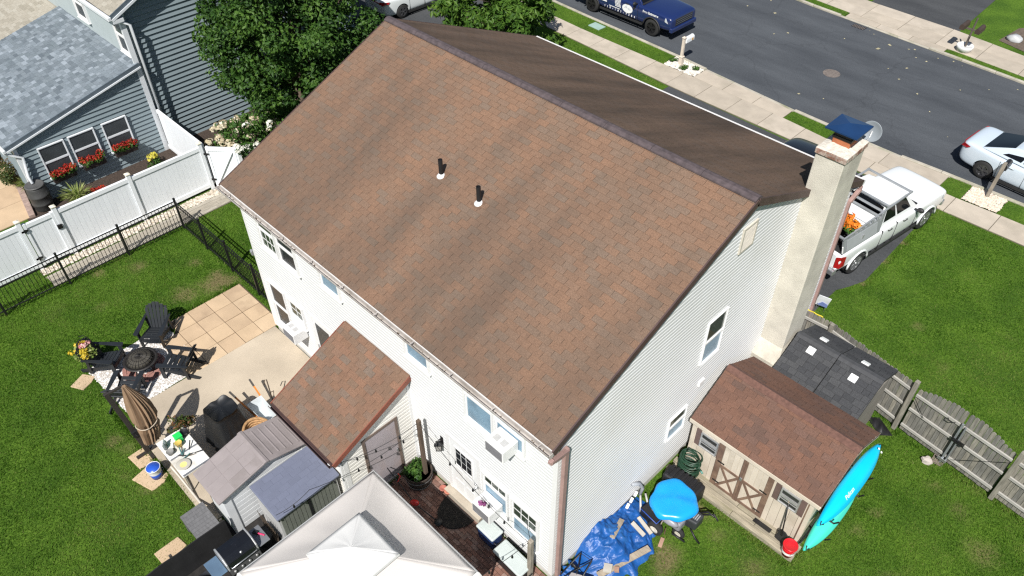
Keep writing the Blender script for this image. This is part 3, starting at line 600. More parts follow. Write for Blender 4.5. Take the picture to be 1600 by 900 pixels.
def asphalt_mat(name, base, crack=.35):
    m = bpy.data.materials.new(name); m.use_nodes = True; nt = m.node_tree; b = nt.nodes['Principled BSDF']; Lk = nt.links.new
    P = _n(nt, 'ShaderNodeNewGeometry').outputs['Position']
    n1 = _n(nt, 'ShaderNodeTexNoise'); n1.inputs['Scale'].default_value = 26; n1.inputs['Detail'].default_value = 7; n1.inputs['Roughness'].default_value = .8; Lk(P, n1.inputs['Vector'])
    mpv = _n(nt, 'ShaderNodeVectorMath', operation='MULTIPLY'); Lk(P, mpv.inputs[0]); mpv.inputs[1].default_value = (.3,1.3,1)
    n2 = _n(nt, 'ShaderNodeTexNoise'); n2.inputs['Scale'].default_value = .7; n2.inputs['Detail'].default_value = 7; n2.inputs['Roughness'].default_value = .62; Lk(mpv.outputs[0], n2.inputs['Vector'])
    r1 = _ramp(nt, [tuple(c*.6 for c in base), base, tuple(c*1.5 for c in base)], [.3,.5,.75]); Lk(n1.outputs['Fac'], r1.inputs[0])
    r2 = _ramp(nt, [(.74,)*3, (1.22,1.2,1.16)], [.32,.7]); Lk(n2.outputs['Fac'], r2.inputs[0])
    mx = _n(nt, 'ShaderNodeMix', data_type='RGBA', blend_type='MULTIPLY'); mx.inputs[0].default_value = 1; Lk(r1.outputs[0], mx.inputs[6]); Lk(r2.outputs[0], mx.inputs[7]); out = mx.outputs[2]
    if crack:
        ds = _n(nt, 'ShaderNodeTexNoise'); ds.inputs['Scale'].default_value = 1.2; ds.inputs['Detail'].default_value = 5; Lk(P, ds.inputs['Vector'])
        ad = _n(nt, 'ShaderNodeVectorMath', operation='MULTIPLY_ADD'); Lk(ds.outputs['Color'], ad.inputs[0]); ad.inputs[1].default_value = (1.2,1.2,1.2); Lk(P, ad.inputs[2])
        v = _n(nt, 'ShaderNodeTexVoronoi', feature='DISTANCE_TO_EDGE'); v.inputs['Scale'].default_value = .21; Lk(ad.outputs[0], v.inputs['Vector'])
        rr = _ramp(nt, [(crack,)*3, (0,)*3], [.0, .009]); Lk(v.outputs['Distance'], rr.inputs[0])
        m2 = _n(nt, 'ShaderNodeMix', data_type='RGBA'); Lk(rr.outputs[0], m2.inputs[0]); Lk(out, m2.inputs[6]); m2.inputs[7].default_value = (.015,.016,.018,1); out = m2.outputs[2]
    Lk(out, b.inputs['Base Color']); b.inputs['Roughness'].default_value = .9; b.inputs['Specular IOR Level'].default_value = .3
    bp = _n(nt, 'ShaderNodeBump'); bp.inputs['Strength'].default_value = .6; bp.inputs['Distance'].default_value = .01; Lk(n1.outputs['Fac'], bp.inputs['Height']); Lk(bp.outputs[0], b.inputs['Normal'])
    return m
ASPH = asphalt_mat('street_asphalt', (.066,.074,.086), .22); DRIVE = asphalt_mat('driveway_asphalt', (.058,.062,.068), .1)
SLABM = [mat('sidewalk_concrete_'+k, c, rough=.9, var=.10, scale=2.0, bump=.35, bscale=50, col2=(.34,.30,.24), wear=.12) for k, c in (('a',(.43,.375,.305)),('b',(.40,.35,.285)),('c',(.45,.395,.325)))]
KERBM = mat('kerb_concrete', (.40,.37,.31), rough=.9, var=.15, scale=2.5, bump=.4, bscale=40, col2=(.22,.22,.13), wear=.3)
def strip(name, f0, f1, x0, x1, z, m, n=60, kind='structure', parent=None, bottom=None):
    xs = [x0+(x1-x0)*i/n for i in range(n+1)]; b = B(); zb = z-.3 if bottom is None else bottom
    for i in range(n):
        p = [(xs[i],f0(xs[i])),(xs[i+1],f0(xs[i+1])),(xs[i+1],f1(xs[i+1])),(xs[i],f1(xs[i]))]
        b.add([(q[0],q[1],z) for q in p]+[(q[0],q[1],zb) for q in p], [(0,1,2,3),(0,4,5,1),(2,6,7,3)])
    o = b.build(name, m, parent)
    return tag(o, kind=kind) if kind else o
def street():
    strip('street', lambda x: KN(x)+.02, lambda x: KF(x)-.02, -90, 60, .006, ASPH, 120, bottom=-.05)
    for K, s in ((KN, -1), (KF, 1)):
        bed = strip('kerb', lambda x: K(x)+s*.03, lambda x: K(x)+s*.13, -90, 60, .03, KERBM, 120, bottom=-.05)
        low = [(-11,-6.6),(-4.5,-2.5)] if s < 0 else [(-9.3,-4.4)]
        x = -26.
        while x < 9:
            x1 = x+1.5; inl = any(a < (x+x1)/2 < c for a, c in low); h = .035 if inl else .085; b = B()
            q = [(x+.004,K(x)),(x1-.004,K(x1)),(x1-.004,K(x1)+s*.15),(x+.004,K(x)+s*.15)]
            if s < 0: q = q[::-1]
            b.prism([(p[0],p[1],-.03) for p in q], (0,0,.03+h)); b.build('kerb_stone', KERBM, bed, bevel=.02); x = x1
    # slabs: pavement rows and the concrete aprons
    bedm = mat('slab_joint', (.13,.115,.085), rough=1)
    sw = strip('sidewalk', S0, S1, -90, 60, .022, bedm, 120, bottom=-.05)
    fs = strip('sidewalk', F1, F2, -90, 60, .022, bedm, 120, bottom=-.05)
    rr = random.Random(2)
    def slab(par, q, z=.05):
        cx = sum(p[0] for p in q)/4; cy = sum(p[1] for p in q)/4; g = .011
        q = [(p[0]+(g if p[0]<cx else -g), p[1]+(g if p[1]<cy else -g)) for p in q]; t = rr.uniform(-.004,.004)
        b = B(); b.prism([(p[0],p[1],.0) for p in q], (0,0,z+t)); b.build('slab', rr.choice(SLABM), par, bevel=.008)
    cells = lambda a, c, n: [(a+(c-a)*i/n, a+(c-a)*(i+1)/n) for i in range(n)]
    for x0, x1 in cells(-29.5, 9.5, 26): slab(sw, [(x0,S0(x0)),(x1,S0(x1)),(x1,S1(x1)),(x0,S1(x0))])
    for x0, x1 in cells(-20.0, 10, 16):
        m0, m1 = (F1(x0)+F2(x0))/2, (F1(x1)+F2(x1))/2
        slab(fs, [(x0,F1(x0)),(x1,F1(x1)),(x1,m1),(x0,m0)]); slab(fs, [(x0,m0),(x1,m1),(x1,F2(x1)),(x0,F2(x0))])
    for a, c, n in ((-11.0,-6.55,3),(-4.55,-2.4,2),(-2.4,-.2,1)):
        ap = strip('driveway_apron', S1, lambda x: KN(x)-.13, a, c, .02, bedm, 8, bottom=-.05)
        for x0, x1 in cells(a, c, n): slab(ap, [(x0,S1(x0)),(x1,S1(x1)),(x1,KN(x1)-.15),(x0,KN(x0)-.15)], .045)
    ap = strip('driveway_apron', lambda x: KF(x)+.13, F1, -9.3, -4.4, .02, bedm, 8, bottom=-.05)
    for x0, x1 in cells(-9.3,-4.4,3): slab(ap, [(x0,KF(x0)+.15),(x1,KF(x1)+.15),(x1,F1(x1)),(x0,F1(x0))], .045)
    # grass verges between kerb and pavement
    for a, c in ((-60,-12.6),(-6.5,-4.6),(-.15,.62),(1.85,30)): strip('verge', lambda x: S1(x)+.01, lambda x: KN(x)-.15, a, c, .035, LAWN, 30)
    for a, c in ((-60,-9.35),(-4.3,-2.9),(-2.9,30)): strip('verge', lambda x: KF(x)+.15, lambda x: F1(x)-.01, a, c, .035, LAWN, 30)
    b = B(); b.sheet([(-11.3,10.7),(-.15,10.7),(-.15,12.9),(.05,13.3),(.28,13.9),(.22,17.3),(.3,19.03),(-11.3,19.4)], .012); tag(b.build('driveway', DRIVE, None), kind='structure')
    b = B(); b.sheet([(-9.2,F2(-9.2)),(-4.75,F2(-4.75)),(-5.2,46),(-9.2,46)], .012); tag(b.build('driveway', DRIVE, None), kind='structure')
    b = B(); b.sheet([(-33,11),(-22.6,13),(-22.2,20.1),(-33,20.7)], .012); tag(b.build('driveway', DRIVE, None), kind='structure')
    b = B(); b.lathe([(.36,0),(.36,.016),(.30,.016),(.30,.011),(0,.011)], (-6.99,25.17,.0), 28); b.build('manhole_cover', mat('cast_iron', (.16,.135,.12), rough=.7, var=.3, scale=14, bump=.6), None, True); smooth_by_angle(bpy.data.objects['manhole_cover'])
    tag(bpy.data.objects['manhole_cover'], 'round brown iron manhole cover set in the grey street', 'manhole cover')
    d = thing('storm_drain', 'dark slotted drain at the far kerb of the street', 'drain', (-8.3,30.15,0), -.06)
    b = B(); b.bx(-.32,-.18,0,.32,.18,.010); b.build('frame', BLACKMETAL, d)
    for k in range(8): b = B(); b.bx(-.28+k*.075,-.15,.010,-.25+k*.075,.15,.018); b.build('bar', mat('cast_iron'  , (.16,.135,.12)), d)
    # fallen leaves on the asphalt
    r = np.random.RandomState(4); V = []; F = []
    for k in range(44):
        x = r.uniform(-14, 4); y = KN(x)+.3+r.rand()**.7*(KF(x)-KN(x)-.5) if k > 14 else KF(x)-.2-abs(r.randn())*.8
        if x > 3.5 : continue
        s = r.uniform(.025,.075)*(1.6 if r.rand()<.1 else 1); a = r.rand()*6.28; i = len(V)
        for da in (0, 1.4, 3.1, 4.6): V.append((x+s*math.cos(a+da)*(1 if da in (0,3.1) else .6), y+s*math.sin(a+da), .012+r.rand()*.012))
        F.append((i,i+1,i+2,i+3))
    b = B(); b.add(V, F); tag(b.build('fallen_leaves', mat('pale_leaves', (.42,.38,.24), var=.4, scale=.7), None), kind='stuff')
street()
def stones(name, poly, n, cols, r0=.02, r1=.045, seed=1, z=.0, bedz=.02, bedcol=(.4,.36,.3), parent=None):
    """a bed of loose stones: many small rough pebbles over a thin bed"""
    R = np.random.RandomState(seed); P = np.array(poly, float); lo, hi = P.min(0), P.max(0); V = []; F = []; A = []
    bs = B(); bs.sheet(poly, z+bedz); bed = bs.build(name, mat(name+'_bed', bedcol, rough=1, var=.3, scale=40, bump=1, bscale=90), parent)
    base = np.array([(0,0,1),(1,0,.1),(.3,.9,.15),(-.8,.6,.05),(-.8,-.6,.1),(.3,-.95,.05)]); fc = [(0,1,2),(0,2,3),(0,3,4),(0,4,5),(0,5,1)]
    k = 0; cnt = 0
    while cnt < n and k < n*4:
        k += 1; x, y = lo + R.rand(2)*(hi-lo)
        if not inpoly(np.array([x]), np.array([y]), poly)[0]: continue
        s = R.uniform(r0, r1); a = R.rand()*6.28; c_, s_ = math.cos(a), math.sin(a); i = len(V)*1
        q = base*(1+R.uniform(-.25,.25,(6,1)))*np.array([s, s*R.uniform(.6,1), s*R.uniform(.4,.8)])
        q = np.stack([q[:,0]*c_-q[:,1]*s_+x, q[:,0]*s_+q[:,1]*c_+y, q[:,2]+z+bedz-.003], -1)
        V += q.tolist(); F += [tuple(i+t for t in f) for f in fc]; A += [R.rand()]*5; cnt += 1
    me = np_mesh('pebbles', V, F, leaf_mat(name+'_stone', cols, 0, .8), A, 'v', 3)
    o = bpy.data.objects.new('pebbles', me); COL.objects.link(o); o.parent = bed; o['kind'] = 'stuff'
    tag(bed, kind='structure') if not parent else None
    return bed
def inpoly(x, y, poly):
    c = np.zeros(len(x), bool); n = len(poly)
    for i in range(n):
        x0, y0 = poly[i]; x1, y1 = poly[(i+1)%n]
        t = ((y0 > y) != (y1 > y)) & (x < (x1-x0)*(y-y0)/((y1-y0) if y1 != y0 else 1e-9)+x0); c ^= t
    return c
WHITESTONE = [(.50,.46,.40),(.62,.59,.53),(.70,.68,.63)]
MBED1 = [(-12.62,20.78),(-11.0,20.76),(-11.02,21.55),(-12.62,21.75)]; MBED2 = [(.66,20.12),(1.83,20.16),(1.83,21.13),(.66,21.14)]
stones('mailbox_stone_bed', MBED1, 900, WHITESTONE, .025, .055, 1, .03)
stones('mulch_stone_bed', MBED2, 1100, [(.52,.42,.33),(.62,.52,.43),(.68,.6,.52)], .025, .05, 2, .03)
GRAVEL = [(-13.35,-2.25),(-11.12,-2.2),(-11.08,-4.5),(-13.3,-4.62)]
stones('gravel_bed', GRAVEL, 4200, [(.56,.55,.54),(.70,.69,.68),(.78,.78,.78)], .016, .032, 3, .0, .014, (.5,.46,.42))
FGRAVEL = [(-18.42,-3.9),(-18.1,-3.9),(-18.0,2.6),(-18.42,2.6)]
stones('fence_gravel', FGRAVEL, 1300, [(.40,.34,.26),(.52,.47,.40),(.6,.56,.5)], .025, .06, 4, .0, .012, (.3,.25,.2))
PATH = [(-17.98,-3.9),(-17.35,-3.7),(-17.3,3.6),(-17.98,3.6)]
def paving():
    pm = [mat('path_plank_'+k, c, rough=.9, var=.2, scale=3, stretch=(6,1,6), bump=.2) for k, c in (('a',(.30,.27,.22)),('b',(.33,.30,.25)))]
    base = B(); base.sheet(PATH, .012); p = tag(base.build('garden_path', mat('path_bed', (.16,.14,.11)), None), kind='structure'); rr = random.Random(3)
    for i in range(4):
        y = -3.85
        while y < 3.5:
            ly = rr.uniform(1.4,2.2); b = B(); x = -17.97+i*.158; b.bx(x+.003, y+.004, .0, x+.153, min(3.6,y+ly)-.004, .03+rr.uniform(0,.006)); b.build('plank', pm[rr.randint(0,1)], p); y += ly
    # concrete slab
    SL = [(-11.05,-4.1),(-9.6,-4.62),(-6.55,-4.62),(-6.55,-.01),(-11.0,-.01)]
    sm = mat('patio_slab', (.44,.375,.29), rough=.9, var=.12, scale=.9, bump=.35, bscale=70, col2=(.33,.28,.215), wear=.35)
    b = B(); b.sheet(SL, .05, .2); tag(b.build('patio_slab', sm, None), kind='structure')
    # square pavers
    tm = [mat('tan_paver_'+k, c, rough=.9, var=.1, scale=1.6, bump=.3, bscale=60, col2=(.36,.26,.17), wear=.15) for k, c in (('a',(.50,.37,.24)),('b',(.53,.40,.265)),('c',(.47,.345,.225)))]
    bb = B(); bb.sheet([(-13.4,-1.85),(-12.6,-2.4),(-11.07,-2.6),(-11.02,.25),(-13.4,.25)], .008); p = tag(bb.build('paver_patio', mat('paver_joint', (.10,.075,.05)), None), kind='structure')
    for i in range(4):
        for j in range(5):
            x0 = -13.38+i*.585; y1 = .22-j*.585
            if i == 0 and j > 3: continue
            b = B(); b.bx(x0+.008, y1-.577, -.03, x0+.577, y1-.008, .028+rr.uniform(-.006,.006)); b.build('paver', tm[rr.randint(0,2)], p, bevel=.006)
    # bricks of the small patio by the back door
    x0, x1, y0, y1 = -4.45, 0.0, -1.95, -.02; bw, bh = .20, .10
    b = B(); b.sheet([(x0,y0),(x1,y0),(x1,y1),(x0,y1)], .006); p = tag(b.build('brick_patio', mat('brick_joint', (.07,.05,.04)), None), kind='structure')
    bms = [mat('paving_brick_'+k, c, rough=.9, var=.25, scale=9, bump=.3, bscale=60) for k, c in (('a',(.19,.095,.07)),('b',(.235,.13,.098)),('c',(.16,.088,.068)),('d',(.25,.16,.13)))]
    me = [B().bx(-bw/2+.004,-bh/2+.004,-.02,bw/2-.004,bh/2-.004,.03).mesh('brick', q) for q in bms]; cells = []
    ny, nx = int((y1-y0)/bh), int((x1-x0)/bw)
    for j in range(ny):
        for i in range(nx): cells.append((x0+bw*(i+.5)+(bw/2 if j%2 and i<nx-1 else 0), y1-bh*(j+.5)))
    cells.sort(key=lambda c: -(c[0]*.55+c[1])); bf = [B() for _ in bms]
    for k, (x, y) in enumerate(cells):
        q = rr.randint(0,3); z = rr.uniform(-.004,.004)
        if k < 300: piece('brick', me[q], p, (x,y,z), (rr.uniform(-.01,.01),rr.uniform(-.01,.01),rr.uniform(-.02,.02)))
        else: bf[q].bx(x-bw/2+.004,y-bh/2+.004,-.02,x+bw/2-.004,y+bh/2-.004,.03+z)
    for q in range(4): tag(bf[q].build('brick_field', bms[q], p), kind='stuff')
    # loose stepping stones
    for x, y, w, h, a, lab in ((-8.75,-4.98,.75,.55,.3,'flat brown stepping stone under the blue and white bucket'),(-9.45,-4.85,.6,.5,.1,'flat pale stone at the foot of the closed umbrella'),(-12.95,-4.86,.45,.5,.5,'small ochre stepping stone between grass and gravel beside the potted flowers'),(-6.62,-5.58,.40,.62,.05,'tan stepping stone in the lawn beside the black mesh screen')):
        b = B(); q = [(-w/2,-h/2),(w*.42,-h/2),(w/2,h*.1),(w*.4,h/2),(-w*.45,h*.45)]; b.prism([(c[0],c[1],-.02) for c in q], (0,0,.045))
        o = b.build('stepping_stone', tm[rr.randint(0,2)], None, bevel=.01, loc=(x,y,0), rot=(0,0,a)); tag(o, lab, 'stepping stone', 'loose stepping stones')
    b = B(); b.sheet([(-22.2,-3.1),(-22.2,6.5),(-17.0,6.5),(-17.0,3.1),(-18.0,3.1),(-18.56,2.4),(-18.56,-3.3)], .01); tag(b.build('mulch_bed', mat('mulch', (.05,.035,.027), rough=1, var=.5, scale=18, bump=1, bscale=50), None), kind='structure')
    b = B(); b.sheet([(-27,-7),(-21.0,-7),(-21.6,-2.95),(-27,-1.8)], .012); w = tag(b.build('walkway', mat('walk_joint', (.2,.15,.1)), None), kind='structure')
    for i in range(4):
        for j in range(4):
            b = B(); x = -26.2+i*1.2; y = -7.2+j*1.2-(x+26.2)*.18+.25
            b.prism([(x+.006,y,0),(x+1.19,y-.2,0),(x+1.19,y+.98,0),(x+.006,y+1.18,0)], (0,0,.03)); b.build('paver', tm[(i+j)%3], w)
    em = mat('edging_block', (.30,.22,.19), rough=.9, var=.2, scale=8, bump=.4)
    e = thing('brick_edging', 'row of reddish edging blocks along the neighbour planting bed', 'edging', (0,0,0))
    for k in range(14): b = B(); x = -25.4+k*.3; y = -2.28-(x+25.4)*.17; b.box((x,y,.06),(.285,.2,.13),(0,0,-.17)); b.build('block', em, e, bevel=.015)
paving()
# ------------------------------------------------------------------ foliage tools
def leafcloud(name, parent, clumps, size, m, seed=1, aspect=.6, up=.35, droop=0., shell=.55, tri=False):
    """leaf quads spread through clumps (x,y,z,rx,ry,rz,count); each leaf and each clump keeps its own shade of green"""
    R = np.random.RandomState(seed); Vs = []; As = []
    for (x,y,z,rx,ry,rz,n) in clumps:
        d = R.randn(n,3); d /= np.linalg.norm(d,axis=1)[:,None]; r = shell+(1-shell)*R.rand(n)[:,None]**.5
        p = d*r*np.array([rx,ry,rz]) + np.array([x,y,z])
        nn = d*.9 + R.randn(n,3)*.55 + np.array([0,0,up]); nn /= np.linalg.norm(nn,axis=1)[:,None]
        a = R.randn(n,3) + np.array([0,0,-droop]); a -= nn*(a*nn).sum(1)[:,None]; a /= np.linalg.norm(a,axis=1)[:,None]; b = np.cross(nn,a)
        s = (size*R.uniform(.6,1.25,n))[:,None]; bend = nn*s*.18
        Vs.append(np.stack([p-a*s, p+b*s*aspect-bend, p+a*s, p-b*s*aspect-bend],1)); As.append(np.clip(R.uniform(-.28,.28)+R.uniform(.15,.85,n),0,1))
    V = np.concatenate(Vs).reshape(-1,3); F = np.arange(len(V)).reshape(-1,4)
    me = np_mesh(name, V, F, m, np.concatenate(As)); o = bpy.data.objects.new(name, me); COL.objects.link(o)
    if parent: o.parent = parent
    return o
LEAFDARK = leaf_mat('dark_leaf', [(.010,.034,.005),(.034,.088,.012),(.075,.150,.022)], .22)
LEAFLIGHT = leaf_mat('light_leaf', [(.030,.080,.010),(.070,.150,.018),(.115,.200,.028)], .3)
LEAFMID = leaf_mat('mid_leaf', [(.020,.060,.010),(.05,.12,.018),(.085,.165,.03)], .25)
LEAFLIME = leaf_mat('variegated_leaf', [(.10,.16,.03),(.24,.30,.07),(.42,.44,.20)], .25)
LEAFRUST = leaf_mat('mixed_leaf', [(.03,.06,.015),(.07,.09,.02),(.16,.07,.03)], .2)
BARK = mat('bark', (.10,.075,.055), rough=.95, var=.35, scale=6, stretch=(4,4,1), bump=.8, bscale=20)
def limbs(parent, base, tips, r0, n=6, seed=1):
    R = random.Random(seed); b = B(); base = Vector(base); fork = base + Vector((0,0,(max(t[2] for t in tips)-base.z)*.35))
    b.tube([base-Vector((0,0,.1)), base.lerp(fork,.5)+Vector((R.uniform(-.06,.06),R.uniform(-.06,.06),0)), fork], [r0*1.25,r0,r0*.85], 10)
    for t in tips:
        t = Vector(t); m = fork.lerp(t,.5)+Vector((R.uniform(-.25,.25),R.uniform(-.25,.25),.2)); b.tube([fork-Vector((0,0,.15)), m, t], [r0*.5,r0*.3,r0*.08], 6)
        for k in range(2):
            q = m.lerp(t,R.uniform(.1,.7)); b.tube([q, q+Vector((R.uniform(-.6,.6),R.uniform(-.6,.6),R.uniform(.1,.6)))], [r0*.18,r0*.05], 5)
    return b.build('trunk', BARK, parent, True)
def tree(name, label, loc, cz, rx, ry, rz, nclump, rcl, nleaf, size, m, seed, trunk=.17, group=None, droop=0, aspect=.6, gaps=.12, zmin=.5):
    t = thing(name, label, 'tree', loc, 0, group); R = random.Random(seed); cl = []; tips = []
    while len(cl) < nclump:
        d = Vector((R.gauss(0,1),R.gauss(0,1),R.gauss(0,1))).normalized(); r = R.uniform(.35,1)**.45
        if R.random() < gaps and d.z > -.2: r *= .72
        lump = 1+.16*math.sin(d.x*5+seed)+.14*math.cos(d.y*6-seed)
        p = Vector((d.x*rx*r*lump, d.y*ry*r*lump, cz+d.z*rz*r*lump)); s = rcl*R.uniform(.6,1.25)
        if p.z < zmin: continue
        cl.append((p.x,p.y,p.z,s,s,s*.75,int(nleaf*R.uniform(.7,1.2))))
        if len(tips) < 14 and r > .7 and d.z > -.2: tips.append((p.x*.85,p.y*.85,cz+(p.z-cz)*.85))
    leafcloud('crown', t, cl, size, m, seed, aspect, droop=droop); limbs(t, (0,0,0), tips, trunk, seed=seed)
    return t
def plant(name, label, cat, loc, cl, size, m, seed=1, group=None, aspect=.5, stems=6, droop=0., h=None):
    t = thing(name, label, cat, loc, 0, group); leafcloud('foliage', t, cl, size, m, seed, aspect, droop=droop)
    R = random.Random(seed); b = B(); h = h or max(c[2] for c in cl)
    for k in range(stems):
        c = R.choice(cl); b.tube([(R.uniform(-.05,.05),R.uniform(-.05,.05),-.02),(c[0]*.5,c[1]*.5,c[2]*.5),(c[0],c[1],c[2])], [.012,.01,.005], 5)
    b.build('stem', BARK, t)
    return t
def blooms(parent, pts, r, m, name='flower_head', seed=1, n=18):
    """each head is a lumpy ball of small petals, mesh shared"""
    R = np.random.RandomState(seed); d = R.randn(n,3); d /= np.linalg.norm(d,axis=1)[:,None]; d[:,2] = abs(d[:,2])*.9-.15*(R.rand(n)); V = []
    for k in range(n):
        q = Vector(d[k]); a = q.orthogonal().normalized(); b = q.cross(a); s = .42; p = q*.8
        V += [p-a*s, p+b*s+q*.12, p+a*s, p-b*s+q*.12]
    me = np_mesh(name, [tuple(v) for v in V], np.arange(len(V)), m, R.rand(n))
    for p in pts:
        o = bpy.data.objects.new(name, me); COL.objects.link(o); o.parent = parent; o.location = p; s = r*R.uniform(.7,1.25); o.scale = (s,s,s*.85); o.rotation_euler = (R.uniform(-.3,.3),R.uniform(-.3,.3),R.uniform(0,6))
# ------------------------------------------------------------------ the grey house next door
SLATE = mat('slate_siding', (.20,.25,.275), rough=.6, var=.05, scale=.8); NTRIM = mat('pale_trim', (.66,.69,.72), rough=.4, var=.04)
GREYS = [(.105,.128,.150),(.150,.180,.205),(.195,.23,.262),(.125,.15,.172),(.265,.305,.345),(.165,.195,.22),(.14,.17,.192)]
GREYROOF = (shingle_mat('grey_shingle', GREYS, True), shingle_mat('grey_shingle_field', GREYS, False))
TANS = [(.27,.25,.205),(.33,.305,.255),(.36,.34,.29)]
TANROOF = (shingle_mat('tan_shingle', TANS, True), shingle_mat('tan_shingle_field', TANS, False))
def neighbour():
    h = thing('grey_house', 'slate grey sided house with mottled grey roof and three windows with flower boxes', 'house', (0,0,0))
    X, Y0, Y1 = -22.0, -2.45, 2.31; zr = lambda y: 2.45+(y-Y0)*.235
    W = Plane((X,0,0), (0,1,0), (1,0,0))
    siding('wall', h, (X,0,0), (0,1,0), (1,0,0), [(Y0,0),(Y1,0),(Y1,zr(Y1)-.1),(Y0,zr(Y0)-.1)], .165, SLATE, d=.05)
    siding('wall', h, (-30,Y0,0), (1,0,0), (0,-1,0), [(0,0),(8,0),(8,2.3),(0,2.3)], .165, SLATE, d=.03)
    for q in ((X-.1,Y0-.05,X+.05,Y0+.07,2.4),(X-.02,Y1-.12,X+.05,Y1+.05,5.1)): b = B(); b.bx(q[0],q[1],0,q[2],q[3],q[4]); b.build('corner_trim', NTRIM, h)
    e = Y0-.25
    shingle_roof(h, (-28.6,e,zr(e)), (X+.12,e,zr(e)), (X+.12,Y1,zr(Y1)), (-28.6,Y1,zr(Y1)), .2, .155, GREYROOF, 300, .012, widths=[.13,.18,.24,.32,.2], seed=12, deckmat=DECKDARK, lift=.02)
    shingle_roof(h, (-38,e-.3,zr(e)-.25), (-28.62,e-.3,zr(e)-.25), (-28.62,Y1,zr(Y1)-.12), (-38,Y1,zr(Y1)-.12), .3, .155, TANROOF, 0, .01, seed=13, deckmat=DECKDARK)
    for o, w, c in ((.125,.03,mat('slate_rake',(.09,.115,.14),rough=.5)),(.158,.03,NTRIM)):
        b = B(); dz = -.05 if o < .14 else -.135; b.bar((X+o,e,zr(e)+dz),(X+o,Y1+.02,zr(Y1)+dz),w,.15 if o < .14 else .055); b.build('rake_board', c, h)
    b = B(); b.bx(-28.6,e-.11,zr(e)-.16,X+.17,e-.005,zr(e)-.03); b.build('gutter', NTRIM, h, bevel=.02)
    b = B(); b.tube([(X+.08,e-.06,zr(e)-.16),(X+.08,e+.02,zr(e)-.26),(X+.13,Y0+.12,1.9),(X+.16,Y0+.0,1.2),(X+.34,Y0+.0,1.0)], .05, 8); b.build('downspout', NTRIM, h, True)
    gl = mat('window_screen', (.042,.050,.056), rough=.4, var=.25, scale=2)
    for a0, a1, z0, z1 in ((-1.80,-.98,.8,1.93),(-.78,.06,.8,1.93),(.40,1.23,.82,1.92)):
        window(h, W, a0, a1, z0, z1, upper=gl, lower=gl, fm=NTRIM, fw=.03, proud=.07, base=.05, sw=.02)
    # main two storey part
    siding('wall', h, (X-.22,0,0), (0,1,0), (1,0,0), [(Y1,0),(11.5,0),(11.5,5.35),(6.9,7.6),(Y1,5.35)], .185, SLATE, d=.06)
    siding('wall', h, (-38,Y1,0), (1,0,0), (0,-1,0), [(0,2.0),(16,2.0),(16,5.3),(0,5.3)], .12, mat('sunlit_slate_siding', (.36,.41,.42), rough=.6, var=.04), d=.012)  # same slate siding; the stronger sun on this wall is put into a paler colour
    RW = Plane((0,Y1,0), (1,0,0), (0,-1,0))
    for a0, a1, z0, z1 in ((-26.25,-25.45,3.98,5.1),(-22.80,-22.17,3.82,5.0)): window(h, RW, a0, a1, z0, z1, upper=GLASSGREEN, lower=mat('window_screen', (0,0,0)), fm=TRIM, fw=.075, proud=.08, base=.01)
    ze = 5.42; sl = .49
    shingle_roof(h, (-38,Y1-.35,ze-.05), (X+.12,Y1-.35,ze-.05), (X+.12,6.9,ze+(6.9-Y1)*sl), (-38,6.9,ze+(6.9-Y1)*sl), .3, .155, TANROOF, 0, .01, seed=14, deckmat=DECKDARK)
    shingle_roof(h, (X+.12,11.5+.35,ze-.05), (-38,11.85,ze-.05), (-38,6.901,ze+(6.9-Y1)*sl), (X+.12,6.901,ze+(6.9-Y1)*sl), .3, .155, TANROOF, 0, .01, seed=15, deckmat=DECKDARK)
    for o, c, w in ((.125,MATS['slate_rake'],.03),(.16,NTRIM,.03)):
        b = B(); dz = -.06 if o < .14 else -.15; b.bar((X+o,Y1-.36,ze-.05+dz),(X+o,6.9,ze+(6.9-Y1)*sl+dz),w,.17 if o < .14 else .08); b.build('rake_board', c, h)
    b = B(); b.bx(X-.22,Y1-.34,ze-.32,X+.17,Y1+.02,ze-.2); b.build('eave_return', NTRIM, h)
    b = B(); b.bx(-38,Y1-.48,ze-.2,X+.17,Y1-.36,ze-.06); b.build('gutter', NTRIM, h, bevel=.02)
    b = B(); b.tube([(X+.02,Y1-.42,ze-.16),(X+.06,Y1-.2,ze-.25),(X+.13,Y1+.16,ze-.5),(X+.13,Y1+.16,.1)], .055, 8); b.build('downspout', NTRIM, h, True)
    redm = leaf_mat('red_petal', [(.20,.008,.006),(.36,.018,.012),(.46,.06,.02)], .15)
    for k, (a0, a1) in enumerate(((-1.80,-1.02),(-.74,.04),(.42,1.22))):
        t = thing('flower_box', ('dark flower box of red geraniums under the grey house window nearest the rain barrel','dark flower box of red geraniums under the middle window of the grey house','dark flower box of red geraniums under the window closest to the yellow flowering plant')[k], 'flower box', (X+.2,(a0+a1)/2,.62), 0, 'flower boxes under the grey house windows')
        w = (a1-a0)/2; b = B(); b.prism([(-.09,-w,0),(.08,-w,0),(.12,-w,.2),(-.09,-w,.2)], (0,2*w,0)); b.build('box', mat('box_dark', (.03,.02,.018), rough=.8), t, bevel=.01)
        R = random.Random(k); cl = [(R.uniform(-.06,.12), -w+2*w*(i+.5)/9, .28+R.uniform(-.04,.08), .15,.12,.13, 60) for i in range(9)]
        leafcloud('leaves', t, cl, .035, LEAFMID, k, .8)
        leafcloud('petals', t, [(c[0]+R.uniform(-.03,.06), c[1], c[2]+.08, .14,.12,.12, 60) for c in cl], .028, redm, k+9, .9)
neighbour()
